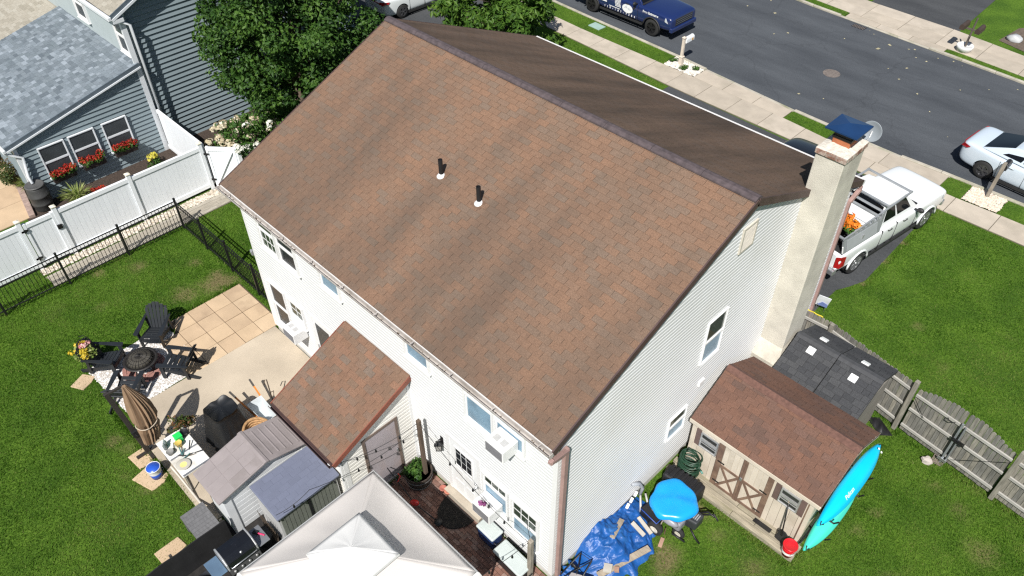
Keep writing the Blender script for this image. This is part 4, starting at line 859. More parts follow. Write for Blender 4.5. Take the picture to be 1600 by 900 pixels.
# ------------------------------------------------------------------ fences on the left
def vinyl_fence():
    VM = mat('fence_vinyl', (.80,.83,.86), rough=.4, var=.035, scale=1.1); CAP = mat('post_cap', (.72,.68,.56), rough=.5, var=.08); x = -18.5
    f = thing('vinyl_fence', 'white vinyl privacy fence panels with capped posts along the pebble strip', 'fence', (0,0,0))
    def post(p, y, h=1.86, px=x, cap=CAP):
        b = B(); b.bx(px-.064,y-.064,0,px+.064,y+.064,h); o = b.build('post', VM, p, bevel=.006)
        b = B(); b.bx(px-.078,y-.078,h,px+.078,y+.078,h+.03); b.add([(px-.075,y-.075,h+.03),(px+.075,y-.075,h+.03),(px+.075,y+.075,h+.03),(px-.075,y+.075,h+.03),(px,y,h+.075)], [(0,1,4),(1,2,4),(2,3,4),(3,0,4)]); b.build('cap', cap, o)
    def panel(p, a, c, z0=.1, z1=1.74, along='y', px=x):
        fx = (lambda u, v, z: (px+v, u, z)) if along == 'y' else (lambda u, v, z: (u, px+v, z))
        bxx = lambda b, u0, u1, v0, v1, za, zb: b.bx(*fx(u0,v0,za), *fx(u1,v1,zb))
        for za, zb in ((z0,z0+.15),(z1-.14,z1)): b = B(); bxx(b, a, c, -.045, .045, za, zb); b.build('rail', VM, p, bevel=.006)
        n = max(1, round((c-a)/.152)); w = (c-a)/n
        me = B(); bxx(me, .0025, w-.0025, -.016, .016, z0+.13, z1-.12); m = me.mesh('plank', VM) if along != 'y' else None
        for k in range(n):
            b = B(); bxx(b, a+k*w+.0015, a+(k+1)*w-.0015, -.016, .016, z0+.13, z1-.12); b.build('plank', VM, p)
    for y in (-6.2,-3.80,-2.72,-.32): post(f, y)
    post(f, 2.22)
    panel(f, -6.14,-3.87); panel(f, -2.65,-.39); panel(f, -.25,2.15)
    panel(f, -21.85,-18.57, along='x', px=2.36)
    g = thing('vinyl_gate', 'white vinyl gate with black hinges between two fence posts', 'gate', (0,0,0))
    def leaf(g, a, c, brace):
        panel(g, a+.05, c-.05, .12, 1.70)
        for y in (a+.03, c-.03): b = B(); b.bx(x-.05,y-.045,.1,x+.05,y+.045,1.73); b.build('stile', VM, g, bevel=.005)
        if brace: b = B(); b.bar((x+.035,a+.08,.2),(x+.035,c-.08,1.6),.05,.1,up=(1,0,0)); b.build('brace', VM, g, bevel=.005)
    leaf(g, -3.70,-2.80, False)
    def hinge(g, y, z): b = B(); b.bx(x+.051,y-.10,z-.035,x+.064,y+.10,z+.035); b.bx(x+.064,y-.03,z-.06,x+.085,y+.03,z+.06); b.build('hinge', BLACKMETAL, g)
    hinge(g,-3.72,.42); hinge(g,-3.72,1.5); 
    b = B(); b.bx(x+.05,-2.86,1.1,x+.1,-2.72,1.25); b.build('latch', BLACKMETAL, g)
    g2 = thing('vinyl_gate', 'white vinyl gate with a diagonal brace and two black hinges beside the house eave', 'gate', (0,0,0)); g2.location = (-18.42,2.36,0); g2.rotation_euler = (0,0,-.85)
    g['group'] = g2['group'] = 'white vinyl gates'
    xx = x
    for ch in (0,):
        px = 0.0
        def pl(u0,u1,v0,v1,z0,z1,nm,m=VM,bv=.005): b = B(); b.bx(v0,u0,z0,v1,u1,z1); b.build(nm, m, g2, bevel=bv)
        for k in range(6): pl(.1+k*.142,.1+k*.142+.136,-.016,.016,.2,1.6,'plank',bv=0)
        pl(.02,.1,-.05,.05,.08,1.72,'stile'); pl(.95,1.03,-.05,.05,.08,1.72,'stile'); pl(.1,.95,-.045,.045,1.56,1.7,'rail'); pl(.1,.95,-.045,.045,.1,.25,'rail')
        b = B(); b.bar((.036,.12,.24),(.036,.93,1.56),.05,.1,up=(1,0,0)); b.build('brace', VM, g2, bevel=.005)
        for z in (.4,1.45): pl(-.1,.1,.051,.07,z-.035,z+.035,'hinge',BLACKMETAL,.0)
    gp = Matrix.Rotation(-.85,3,'Z') @ Vector((0,1.12,0)); post(f, 2.36+gp.y, 1.8, -18.42+gp.x)
vinyl_fence()
def picket_fence():
    f = thing('metal_fence', 'black metal picket fence with square posts around the left lawn', 'fence', (0,0,0))
    def run(a, c, posts, first=True):
        a, c = Vector((*a,0)), Vector((*c,0)); d = c-a; Ln = d.length; d.normalize(); ang = math.atan2(d.y,d.x)
        pm = B().bx(-.032,-.032,0,.032,.032,1.24).mesh('post', BLACKMETAL); cm = B().lathe([(.048,0),(.048,.02),(0,.045)], (0,0,0), 4).mesh('cap', BLACKMETAL)
        for k in range(posts+1):
            if k == 0 and not first: continue
            o = piece('post', pm, f, a+d*(Ln*k/posts), (0,0,ang)); piece('cap', cm, o, (0,0,1.24), (0,0,rad(45)))
        for z in (.16,.98,1.14): b = B(); b.bar(a+Vector((0,0,z)), c+Vector((0,0,z)), .025, .03); b.build('rail', BLACKMETAL, f)
        n = int(Ln/.115); me = B().bx(-.008,-.008,.05,.008,.008,1.14).mesh('picket', BLACKMETAL)
        for k in range(1, n): piece('picket', me, f, a+d*(Ln*k/n), (0,0,ang))
    run((-17.17,-9.2),(-17.12,.38), 5); run((-17.12,.38),(-10.98,.42), 4, False)
picket_fence()
# ------------------------------------------------------------------ trees and planting on that side
tree('broad_tree', 'dense dark green leafy tree between the grey house and the brown roof', (-18.9,6.5,0), 4.1, 2.75, 2.9, 3.15, 215, .60, 215, .08, LEAFDARK, 5, .2, gaps=.3, zmin=1.5)
tree('maple_tree', 'light green bushy maple in front of the house by the pavement', (-17.7,15.7,0), 2.45, 2.7, 2.7, 2.0, 150, .5, 110, .13, LEAFLIGHT, 8, .1, droop=1.2, aspect=.42)
def hydrangea():
    R = random.Random(4); cl = []
    for k in range(84):
        x, y = R.uniform(-1.3,1.5), R.uniform(-.85,1.3); z = 1.65-.32*abs(x)+R.uniform(-.6,.35)
        cl.append((x,y,max(.35,z),.3,.3,.26,52))
    t = plant('hydrangea_bush', 'hydrangea bush with cream and white flower heads beside the white gate', 'bush', (-18.35,4.0,0), cl, .07, LEAFMID, 4, aspect=.7)
    pts = []
    for k in range(95):
        c = R.choice(cl); pts.append((c[0]+R.uniform(-.2,.3), c[1]-R.uniform(.1,.32), c[2]+R.uniform(.08,.28)))
    cream = leaf_mat('cream_petal', [(.42,.35,.22),(.60,.53,.38),(.70,.66,.52)], .2); wh = leaf_mat('white_petal', [(.60,.60,.52),(.74,.74,.66),(.8,.8,.76)], .2)
    blooms(t, [p for p in pts if p[0] < .25], .155, cream, seed=1); blooms(t, [p for p in pts if p[0] >= .25], .14, wh, seed=2)
hydrangea()
def grassy(label, loc, h, r, n, m, seed, name='ornamental_grass', cat='plant', w=.012):
    R = np.random.RandomState(seed); V = []; A = []
    for k in range(n):
        a = R.rand()*6.28; q = R.rand()**.6*r; hh = h*R.uniform(.6,1.1); d = np.array([math.cos(a),math.sin(a),0]); s = np.array([-d[1],d[0],0])*w*R.uniform(.6,1.3)
        p0 = d*q*.3; p1 = d*q*.7+[0,0,hh*.7]; p2 = d*(q*1.25)+[0,0,hh*R.uniform(.7,1)]
        V += [p0-s,p0+s,p1+s,p1-s, p1-s,p1+s,p2+s*.2,p2-s*.2]; A += [R.rand()]*2
    t = thing(name, label, cat, loc); me = np_mesh('blades', V, np.arange(len(V)), m, A); o = bpy.data.objects.new('blades', me); COL.objects.link(o); o.parent = t
    return t
grassy('striped pale ornamental grass behind the white fence near the rain barrel', (-21.05,-1.45,0), .62, .5, 260, LEAFLIME, 3)
grassy('low yellow green grass clump between the rain barrel and the walkway', (-23.1,-2.35,0), .5, .42, 220, LEAFLIME, 4)
def small_plants():
    R = random.Random(9)
    cl = [(R.uniform(-.35,.35),R.uniform(-.35,.35),R.uniform(.25,1.0),.2,.2,.2,60) for k in range(16)]
    plant('shrub', 'rusty green shrub at the corner of the grey house behind the rain barrel', 'shrub', (-23.6,-2.55,0), cl, .05, LEAFRUST, 3)
    cl = [(R.uniform(-.5,.5),R.uniform(-.4,.4),R.uniform(.2,.8),.22,.22,.2,60) for k in range(18)]
    plant('shrub', 'reddish green shrub along the grey house at the photo edge', 'shrub', (-25.3,-2.35,0), cl, .05, LEAFRUST, 5)
    cl = [(R.uniform(-.25,.25),R.uniform(-.25,.25),R.uniform(.1,.35),.16,.16,.14,60) for k in range(10)]
    plant('leafy_plant', 'bright green leafy plant next to the walkway edging', 'plant', (-24.0,-2.6,0), cl, .04, LEAFMID, 6)
    pk = leaf_mat('pink_petal', [(.42,.22,.42),(.60,.38,.55),(.75,.62,.72)], .2)
    t = plant('pink_flowers', 'low mound of pale pink flowers by the tan walkway', 'flowers', (-25.9,-3.0,0), [(R.uniform(-.5,.5),R.uniform(-.3,.3),.15,.2,.2,.12,50) for k in range(10)], .04, LEAFMID, 7)
    leafcloud('petals', t, [(R.uniform(-.5,.5),R.uniform(-.3,.3),.3,.16,.16,.08,60) for k in range(12)], .035, pk, 8)
    t = plant('yellow_flower_plant', 'small plant with yellow flowers behind the white fence', 'plant', (-21.2,1.45,0), [(R.uniform(-.2,.2),R.uniform(-.2,.2),R.uniform(.1,.3),.14,.14,.12,45) for k in range(8)], .05, LEAFMID, 10)
    leafcloud('petals', t, [(R.uniform(-.2,.2),R.uniform(-.2,.2),.42,.1,.1,.06,16) for k in range(5)], .05, leaf_mat('yellow_petal', [(.5,.45,.06),(.7,.65,.12)], .2), 2, .9)
    t = plant('red_flower_plant', 'small red flowering plant at the mulch bed behind the white fence', 'plant', (-20.9,-.75,0), [(R.uniform(-.15,.15),R.uniform(-.2,.2),.15,.12,.12,.1,30) for k in range(5)], .04, LEAFMID, 12)
    leafcloud('petals', t, [(R.uniform(-.15,.15),R.uniform(-.25,.25),.3,.1,.1,.06,40) for k in range(5)], .035, bpy.data.materials['red_petal'], 3, .9)
    # rain barrel
    t = thing('rain_barrel', 'dark ribbed rain barrel under the white downspout of the grey house', 'barrel', (-21.62,-2.44,0)); m = mat('barrel_plastic', (.045,.045,.045), rough=.55, var=.25, scale=5)
    b = B(); b.lathe([(.27,0),(.30,.06),(.32,.25),(.335,.27),(.335,.31),(.325,.33),(.33,.55),(.345,.57),(.345,.61),(.33,.63),(.31,.88),(.29,.93),(.26,.95)], (0,0,0), 24); b.build('body', m, t, True)
    b = B(); b.lathe([(.31,.94),(.315,.975),(.28,.99),(.27,.98),(0,.985)], (0,0,0), 24); b.build('lid', mat('barrel_lid', (.08,.08,.08), rough=.5), t, True)
    # yellow sled and grey bench in the nook behind the white panel
    b = B(); b.prism([(-.12,-.4,0),(.12,-.4,0),(.15,0,0),(.12,.4,.0),(-.12,.4,.0),(-.15,0,0)], (0,0,.09)); o = b.build('yellow_sled', mat('yellow_plastic', (.62,.55,.05), rough=.4, var=.05), None, bevel=.04, loc=(-19.35,3.0,.62), rot=(.2,0,.85)); tag(o, 'yellow plastic sled propped behind the white fence panel', 'sled')
    t = thing('bench', 'weathered grey slatted bench beside the hydrangea', 'bench', (-19.1,3.35,0), .75)
    for k in range(3): b = B(); b.bx(-.6,-.18+k*.13,.42,.6,-.07+k*.13,.45); b.build('seat_slat', WOOD, t)
    for k in range(3): b = B(); b.bx(-.6,.24,.52+k*.12,.6,.265,.61+k*.12); b.build('back_slat', WOOD, t)
    for sx in (-.55,.55):
        for sy in (-.15,.25): b = B(); b.bx(sx-.03,sy-.03,0,sx+.03,sy+.03,.42 if sy<0 else .88); b.build('leg', WOOD, t)
small_plants()
# ------------------------------------------------------------------ rear yard: fire pit corner
CHAIRM = mat('charcoal_polywood', (.014,.017,.021), rough=.5, var=.18, scale=4)
def adirondack(label, loc, rz):
    t = thing('adirondack_chair', label, 'chair', loc, rz, 'chairs around the fire pit')
    for k in range(5):
        x = .34-k*.118; z = .375-k*.032; b = B(); b.box((x,0,z),(.105,.54,.022),(0,-.26,0)); b.build('seat_slat', CHAIRM, t, bevel=.004)
    d = Vector((-.42,0,.91)).normalized(); base = Vector((-.20,0,.22)); nrm = Vector((.91,0,.42))
    for k in range(6):
        u = (k-2.5); ln = .80-.028*u*u; w = .098; y0 = u*.088; y1 = u*.112
        b = B(); p = base+Vector((0,y0,0)); q = base+Vector((0,y1,0))+d*ln; cut = .035 if abs(u) > 2 else .012; s = 1 if u > 0 else -1
        pts = [p+Vector((0,-w/2*.82,0)), p+Vector((0,w/2*.82,0)), q+Vector((0,w/2,0))-d*(cut*(s>0)), q+Vector((0,-w/2,0))-d*(cut*(s<0))]
        b.prism([x-nrm*.011 for x in pts], nrm*.022); b.build('back_slat', CHAIRM, t, bevel=.004)
    for z, wd in ((.40,.50),(.80,.60)): b = B(); c = base+d*(z-.22)/.91; b.box(c-nrm*.03,(.03,wd,.06),(0,-.43,0)); b.build('back_rail', CHAIRM, t)
    for s in (-1,1):
        y = s*.335; b = B(); prof = [(.44,-.07),(.46,0),(.42,.085),(.2,.08),(-.1,.055),(-.42,.04),(-.44,-.03),(-.1,-.055),(.2,-.07)]
        b.prism([(px,y+s*py*.9,.545) for px,py in (prof if s>0 else prof[::-1])], (0,0,.024)); b.build('arm', CHAIRM, t, bevel=.004)
        b = B(); b.box((.36,s*.30,.27),(.11,.026,.55)); b.build('leg', CHAIRM, t)
        b = B(); b.bar((.42,s*.275,.335),(-.62,s*.275,.055),.026,.11); b.build('leg', CHAIRM, t)
        b = B(); b.bar((-.33,s*.32,.03),(-.28,s*.32,.54),.026,.08,up=(1,0,0)); b.build('arm_support', CHAIRM, t)
    b = B(); b.box((.40,0,.30),(.024,.55,.13)); b.build('apron', CHAIRM, t)
FP = Vector((-12.22,-3.45,0))
for (x, y), lab in (((-13.02,-2.62),'charcoal slatted garden chair facing the fire pit, nearest the metal fence'),((-13.0,-4.12),'charcoal slatted garden chair beside the potted yellow flowers'),((-11.52,-4.2),'charcoal slatted garden chair between the fire pit and the closed umbrella'),((-11.38,-2.75),'charcoal slatted garden chair casting its shadow on the tan pavers')):
    adirondack(lab, (x,y,.02), math.atan2(FP.y-y, FP.x-x))
def firepit():
    t = thing('fire_pit', 'round black steel fire pit with domed mesh lid on white gravel', 'fire pit', (FP.x,FP.y,.02)); m = mat('sooty_steel', (.018,.016,.015), rough=.55, var=.4, scale=8)
    b = B(); b.lathe([(.10,.16),(.26,.20),(.38,.32),(.40,.36),(.46,.36),(.46,.375),(.39,.378),(.36,.34),(.24,.24),(0,.22)], (0,0,0), 28); b.build('bowl', m, t, True)
    for k in range(4): a = k*math.pi/2+.5; b = B(); b.bar((.22*math.cos(a),.22*math.sin(a),.26),(.36*math.cos(a),.36*math.sin(a),0),.03,.03); b.build('leg', m, t)
    b = B()
    for k in range(12):
        a = k*math.pi/12; b.tube([(.37*math.cos(a)*math.cos(q),.37*math.sin(a)*math.cos(q),.38+.13*math.sin(q)) for q in [math.pi*i/10 for i in range(11)]], .006, 4)
    for r in (.37,.3,.2,.1): z = .38+.13*math.sqrt(max(0,1-(r/.37)**2)); b.tube([(r*math.cos(a),r*math.sin(a),z) for a in [2*math.pi*i/24 for i in range(25)]], .007, 4, False)
    l = b.build('spark_lid', m, t)
    b = B(); b.lathe([(.365,.378),(.28,.46),(.15,.498),(0,.508)], (0,0,0), 24); b.build('mesh', mat('fire_mesh', (.05,.045,.035), rough=.8, var=.3, scale=60), l, True)
    b = B(); b.tube([(-.06,0,.515),(-.04,0,.56),(.04,0,.56),(.06,0,.515)], .008, 6); b.build('handle', m, l)
    p = thing('brick_hearth', 'flat reddish bricks laid in the gravel under the fire pit', 'brick hearth', (FP.x,FP.y,.015)); R = random.Random(3)
    me = B().bx(-.1,-.05,0,.1,.05,.03).mesh('brick', mat('hearth_brick', (.30,.15,.125), rough=.9, var=.25, scale=7, bump=.3))
    for r, n in ((.52,16),(.41,12),(.3,9)):
        for k in range(n): a = 2*math.pi*k/n; piece('brick', me, p, (r*math.cos(a),r*math.sin(a),R.uniform(0,.01)), (0,0,a+math.pi/2+R.uniform(-.1,.1)))
firepit()
def potted():
    t = thing('potted_flowers', 'grey pot of yellow and pink flowers on an iron stand beside the chairs', 'plant pot', (-13.3,-4.5,.0)); R = random.Random(2)
    b = B(); b.lathe([(.10,.42),(.17,.62),(.18,.62),(.16,.60),(0,.6)], (0,0,0), 16); b.build('pot', mat('pot_grey', (.36,.38,.40), rough=.6), t, True)
    b = B(); b.tube([(.17*math.cos(a),.17*math.sin(a),.52) for a in [2*math.pi*i/16 for i in range(17)]], .008, 5, False)
    for k in range(3): a = k*2.09; b.tube([(.17*math.cos(a),.17*math.sin(a),.52),(.14*math.cos(a),.14*math.sin(a),.25),(.24*math.cos(a),.24*math.sin(a),0)], .008, 5)
    b.tube([(.0,.3,0),(.0,.3,1.0),(-.05,.22,1.12),(-.1,.12,1.1)], .01, 5); b.build('stand', BLACKMETAL, t)
    leafcloud('foliage', t, [(R.uniform(-.2,.2),R.uniform(-.2,.2),.68+R.uniform(-.12,.15),.14,.14,.12,40) for k in range(10)], .045, LEAFLIME, 2, .7)
    leafcloud('petals', t, [(R.uniform(-.2,.25),R.uniform(-.25,.1),.78+R.uniform(-.1,.1),.11,.11,.08,30) for k in range(7)], .04, leaf_mat('gold_petal', [(.45,.30,.02),(.62,.48,.04),(.7,.58,.1)], .2), 3, .8)
    leafcloud('petals', t, [(R.uniform(-.2,.0),R.uniform(-.05,.25),.86,.09,.09,.06,26) for k in range(4)], .04, leaf_mat('pink_red_petal', [(.5,.05,.06),(.65,.3,.3),(.75,.6,.58)], .2), 4, .8)
potted()
def umbrella():
    t = thing('cantilever_umbrella', 'closed brown cantilever umbrella tied against its dark pole at the slab corner', 'umbrella', (-9.5,-4.68,.0)); pm = mat('umbrella_pole', (.035,.030,.027), rough=.45, var=.15)
    top = Vector((-.16,-.19,2.36)); b = B(); b.bar((0,0,0), top, .12,.09,up=(1,0,0)); b.build('pole', pm, t, bevel=.012)
    b = B(); b.bar((-.3,0,.05),(.3,0,.05),.08,.05); b.bar((0,-.3,.055),(0,.3,.055),.08,.05); b.build('base', pm, t)
    b = B(); b.bar(top+Vector((0,0,-.05)), (-.04,.13,2.42), .06,.05); b.build('arm', pm, t)
    # folded cloth: a pleated spindle hanging from the arm
    C = mat('umbrella_canvas', (.235,.155,.095), rough=.9, var=.15, scale=5); N = 36; rows = 14; vs = []; fs = []; R = random.Random(6)
    pa = Vector((-.02,.2,2.40)); pb = Vector((.34,.14,.72))
    fold = [R.uniform(.35,1.5) for _ in range(N)]
    for i in range(rows+1):
        u = i/rows; c = pa.lerp(pb,u)+Vector((0,.10*math.sin(u*math.pi),0)); w = .05+.19*math.sin(min(1,u*1.25)*math.pi*.62)*(1-.35*max(0,u-.75)/.25)
        if .66 < u < .72: w *= .8
        for k in range(N):
            a = 2*math.pi*k/N; q = w*(1+(.2 if k % 2 else -.18)*min(1,u*3+.3)*fold[k]*(1+.25*math.sin(u*6+k))+.1*math.sin(a*3+u*4)); vs.append(tuple(c+Vector((q*math.cos(a)*.85,q*math.sin(a),.02*math.sin(k*2.3)))))
    fs = [(i*N+k,i*N+(k+1)%N,(i+1)*N+(k+1)%N,(i+1)*N+k) for i in range(rows) for k in range(N)]+[tuple(rows*N+k for k in range(N)), tuple(range(N-1,-1,-1))]
    B().add(vs,fs).build('canopy', C, t)
    c = pa.lerp(pb,.69)+Vector((0,.08,0)); b = B(); b.tube([(c.x+.235*math.cos(a),c.y+.255*math.sin(a),c.z+.01*math.sin(a*3)) for a in [2*math.pi*i/24 for i in range(25)]], .012, 5, False); b.build('strap', mat('strap_tan', (.5,.42,.33), rough=.8), t)
    b = B(); b.box(top*.36+Vector((.02,.0,0)),(.15,.14,.2)); b.tube([top*.36+Vector((.09,0,0)),top*.36+Vector((.16,.0,0)),top*.36+Vector((.16,.08,-.05)),top*.36+Vector((.23,.09,-.05))], .014, 6); b.build('crank', BLACK, t, bevel=.01)
    b = B(); b.box((.12,.42,.78),(.16,.02,.22),(.5,.2,.3)); b.build('tie_flap', pm, t)
umbrella()
# ------------------------------------------------------------------ potting table and what stands on it
TBL = (-8.25,-4.17,.78)
def potting():
    t = thing('potting_table', 'white plastic folding table crowded with pots at the edge of the slab', 'table', (TBL[0],TBL[1],.05)); wm = mat('table_plastic', (.72,.71,.68), rough=.5, var=.08, col2=(.45,.42,.36), wear=.3)
    b = B(); b.bx(-.68,-.36,.69,.03,.36,.73); b.build('tabletop', wm, t, bevel=.012); b = B(); b.bx(.04,-.36,.69,.68,.36,.73); b.build('tabletop', wm, t, bevel=.012)
    for x in (.05,.66): b = B(); b.bx(x-.02,-.34,.735,x+.02,.34,.75); b.build('edge_bar', STEEL, t)
    for sx in (-.6,.6):
        for sy in (-.3,.3): b = B(); b.tube([(sx,sy,.69),(sx*1.04,sy,0)], .016, 8); b.build('leg', STEEL, t)
    Z = .05+.732
    def item(nm, lab, cat, x, y, fn):
        o = thing(nm, lab, cat, (TBL[0]+x,TBL[1]+y,Z)); fn(o); return o
    gm = mat('bright_green_plastic', (.02,.55,.10), rough=.4, var=.05); ym = mat('yellow_plastic', (0,0,0))
    def green(o): b = B(); b.prism([(-.085,-.085,0),(.085,-.085,0),(.085,.085,0),(-.085,.085,0)], (0,0,.17)); b.build('box', gm, o, bevel=.012); b = B(); b.bx(-.092,-.092,.171,.092,.092,.20); b.build('lid', gm, o, bevel=.01)
    item('green_box', 'bright green lidded plastic box on the potting table', 'box', -.36,.10, green)
    def yell(o): b = B(); b.lathe([(.06,0),(.085,.14),(.09,.14),(.08,.13),(0,.12)], (0,0,0), 16); b.build('pot', mat('mustard_plastic', (.55,.40,.10), rough=.5), o, True)
    item('yellow_pot', 'small mustard yellow pot beside the green box on the table', 'pot', -.2,.02, yell)
    def plate(o): b = B(); b.lathe([(.08,0),(.16,.035),(.175,.04),(.165,.045),(.0,.02)], (0,0,0), 24); b.build('rim', mat('plate_grey', (.42,.40,.35), rough=.5), o, True); b = B(); b.lathe([(.0,.022),(.135,.026),(.15,.036),(.125,.034),(0,.03)], (0,0,0), 24); b.build('dish', mat('pale_yellow', (.72,.58,.22), rough=.5), o, True)
    item('saucer', 'pale yellow round dish in a grey saucer on the table corner', 'dish', .38,-.18, plate)
    def gpot(o): b = B(); b.lathe([(.06,0),(.085,.11),(.09,.11),(.08,.10),(0,.09)], (0,0,0), 16); b.build('pot', mat('grey_pot', (.22,.22,.21), rough=.7), o, True)
    item('grey_pot', 'round grey pot on the table near the blue bucket', 'pot', -.13,-.24, gpot)
    def dark(o):
        R = random.Random(5); m = [BLACK, mat('tool_teal', (.07,.16,.16), rough=.5), mat('tool_brown', (.12,.09,.06), rough=.7)]
        for k in range(9): x, y = R.uniform(-.22,.26), R.uniform(-.14,.22); a = R.uniform(0,3.1); b = B(); b.tube([(x,y,.02),(x+.22*math.cos(a),y+.22*math.sin(a),.03+R.uniform(0,.08))], R.uniform(.008,.016), 6); b.build('tool', m[k%3], o)
    item('garden_tools', 'loose dark garden hand tools lying across the table', 'tools', 0,0, dark)
    def bottles(o):
        for k,(x,y) in enumerate(((0,0),(.1,-.06))): b = B(); b.lathe([(.04,0),(.045,.14),(.02,.19),(.018,.22),(0,.22)], (x,y,0), 12); b.build('bottle', mat('bottle_grey', (.18,.22,.22), rough=.3), o, True)
    item('bottles', 'two grey green bottles standing at the table edge', 'bottle', -.45,-.2, bottles)
    def dpot(o): b = B(); b.lathe([(.07,0),(.10,.13),(.105,.13),(.09,.12),(0,.1)], (0,0,0), 16); b.build('pot', BLACK, o, True)
    item('black_pot', 'black nursery pot on the table beside the plant', 'pot', -.42,.28, dpot)
    R = random.Random(8); plant('potted_herb', 'untidy green and brown potted plant behind the potting table', 'plant', (-9.05,-3.78,.05), [(R.uniform(-.2,.2),R.uniform(-.25,.25),R.uniform(.5,.85),.14,.14,.14,40) for k in range(12)], .05, LEAFRUST, 3)
    p = thing('bucket', 'blue and white plastic bucket with a blue lid beside the potting table', 'bucket', (-8.68,-4.86,.02))
    b = B(); b.lathe([(.125,0),(.15,.2)], (0,0,0), 24); b.build('body', mat('bucket_blue', (.02,.07,.36), rough=.4, var=.1), p, True)
    b = B(); b.lathe([(.151,.2),(.162,.34),(.165,.345),(.172,.345),(.172,.375),(.165,.376),(.16,.37)], (0,0,0), 24, cap=False); b.build('rim', mat('bucket_white', (.72,.74,.76), rough=.4, var=.08), p, True)
    b = B(); b.lathe([(0,.366),(.158,.370),(.160,.36)], (0,0,0), 24); b.build('lid', mat('bucket_lid_blue', (.02,.09,.50), rough=.35, var=.08), p, True)
    b = B(); b.tube([(-.172,0,.33),(-.15,.1,.18),(0,.2,.12),(.15,.1,.18),(.172,0,.33)], .004, 5); b.build('handle', STEEL, p)
    b = B(); b.tube([(-8.3,-4.55,.5),(-8.1,-4.52,.3),(-7.35,-4.5,.08),(-6.35,-4.55,.5)], .028, 8); tag(b.build('pvc_pipe', mat('dirty_pvc', (.52,.48,.42), rough=.5, var=.15), None, True), 'dirty white pipe lying from the potting table towards the resin shed', 'pipe')
potting()
def grill_cover():
    t = thing('covered_grill', 'barbecue grill under a creased black cover on the concrete slab', 'grill', (-8.4,-2.95,.05)); m = mat('black_cover', (.010,.011,.013), rough=.5, var=.3, scale=3, spec=.5)
    N = 64; rows = 12; vs = []; R = random.Random(1)
    for i in range(rows+1):
        u = i/rows; z = 1.2*(1-u); w = .37+.22*u; d = .34+.17*u
        for k in range(N):
            a = 2*math.pi*k/N; c, s = math.cos(a), math.sin(a); p = 5; r = 1/((abs(c)**p+abs(s)**p)**(1/p)); f = 1+(.045*math.sin(k*1.9+2*u)+.03*math.sin(k*.9))*u
            zz = z-(.10*max(0,-c)+.02*math.sin(k*.7))*(1-u)
            vs.append((w*c*r*f, d*s*r*f*1.0, zz))
    fs = [(i*N+k,i*N+(k+1)%N,(i+1)*N+(k+1)%N,(i+1)*N+k) for i in range(rows) for k in range(N)]; vs.append((0,0,1.21)); fs += [(k,(k+1)%N,len(vs)-1) for k in range(N)]
    o = B().add(vs,fs).build('cover', m, t, True, sub=0); o.rotation_euler = (0,0,.05)
    for k, s in enumerate((-1,1)): b = B(); b.tube([(s*.4,-.3,.1),(s*.47,-.38,.02)], .01, 5); b.build('tie', GREYMETAL, t)
grill_cover()
def wheelbarrow():
    t = thing('wheelbarrow', 'wheelbarrow with a pale grey tub and orange handles beside the covered grill', 'wheelbarrow', (-8.15,-2.08,.05)); tm = mat('tub_grey', (.52,.56,.58), rough=.35, var=.08)
    # tub opening tipped towards the slab
    o = [(-.40,-.22,.58),(.40,-.19,.52),(.40,.19,.52),(-.40,.22,.58)]; i = [(-.22,-.14,.27),(.2,-.12,.25),(.2,.12,.25),(-.22,.14,.27)]
    o2 = [(x*.95,y*.93,z-.004) for x,y,z in o]; i2 = [(x*.92,y*.9,z+.02) for x,y,z in i]
    b = B(); b.add(o+i+o2+i2, [(0,4,5,1),(1,5,6,2),(2,6,7,3),(3,7,4,0),(7,6,5,4),(0,1,9,8),(1,2,10,9),(2,3,11,10),(3,0,8,11),(8,9,13,12),(9,10,14,13),(10,11,15,14),(11,8,12,15),(12,13,14,15)]); b.build('tub', tm, t, bevel=.02)
    om = mat('orange_handle', (.62,.20,.03), rough=.5, var=.1)
    for s in (-1,1):
        b = B(); b.bar((.55,s*.12,.22),(-.85,s*.27,.5),.04,.035); b.build('handle', om, t)
        b = B(); b.bar((-.85,s*.27,.5),(-1.1,s*.297,.55),.046,.042); b.build('grip', mat('grip_dark', (.06,.055,.05), rough=.7), t)
        b = B(); b.tube([(-.15,s*.17,.3),(-.3,s*.22,.0),(-.1,s*.2,.0)], .014, 6); b.build('leg', BLACKMETAL, t)
    b = B(); b.lathe([(.05,-.045),(.16,-.05),(.19,-.025),(.19,.025),(.16,.05),(.05,.045)], (.62,0,.19), 20, axis='y', cap=False); b.build('wheel', BLACK, t, True)
    b = B(); b.tube([(-8.55,-1.62,.05),(-8.56,-1.6,.75),(-8.66,-1.56,.9),(-8.72,-1.6,.86),(-8.66,-1.66,.78)], .016, 7); b.tube([(-8.56,-1.6,.5),(-8.45,-1.55,.62),(-8.4,-1.6,.5),(-8.5,-1.64,.42)], .012, 6); tag(b.build('plant_hook', mat('rusty_iron', (.07,.05,.035), rough=.8, var=.3), None, True), 'curled rusty iron plant hook standing by the lean-to roof', 'plant hook')
wheelbarrow()
def basket():
    t = thing('wicker_basket', 'round tan wicker basket behind the resin shed', 'basket', (-7.55,-2.55,.05)); m = mat('wicker', (.38,.22,.10), rough=.8, var=.3, scale=20, bump=.6, bscale=80)
    for k in range(9): z = .10+k*.075; r = .30+k*.012; b = B(); b.tube([(r*math.cos(a),r*math.sin(a)*.8,z) for a in [2*math.pi*i/28 for i in range(29)]], .04, 6, False); b.build('coil', m, t, True)
basket()
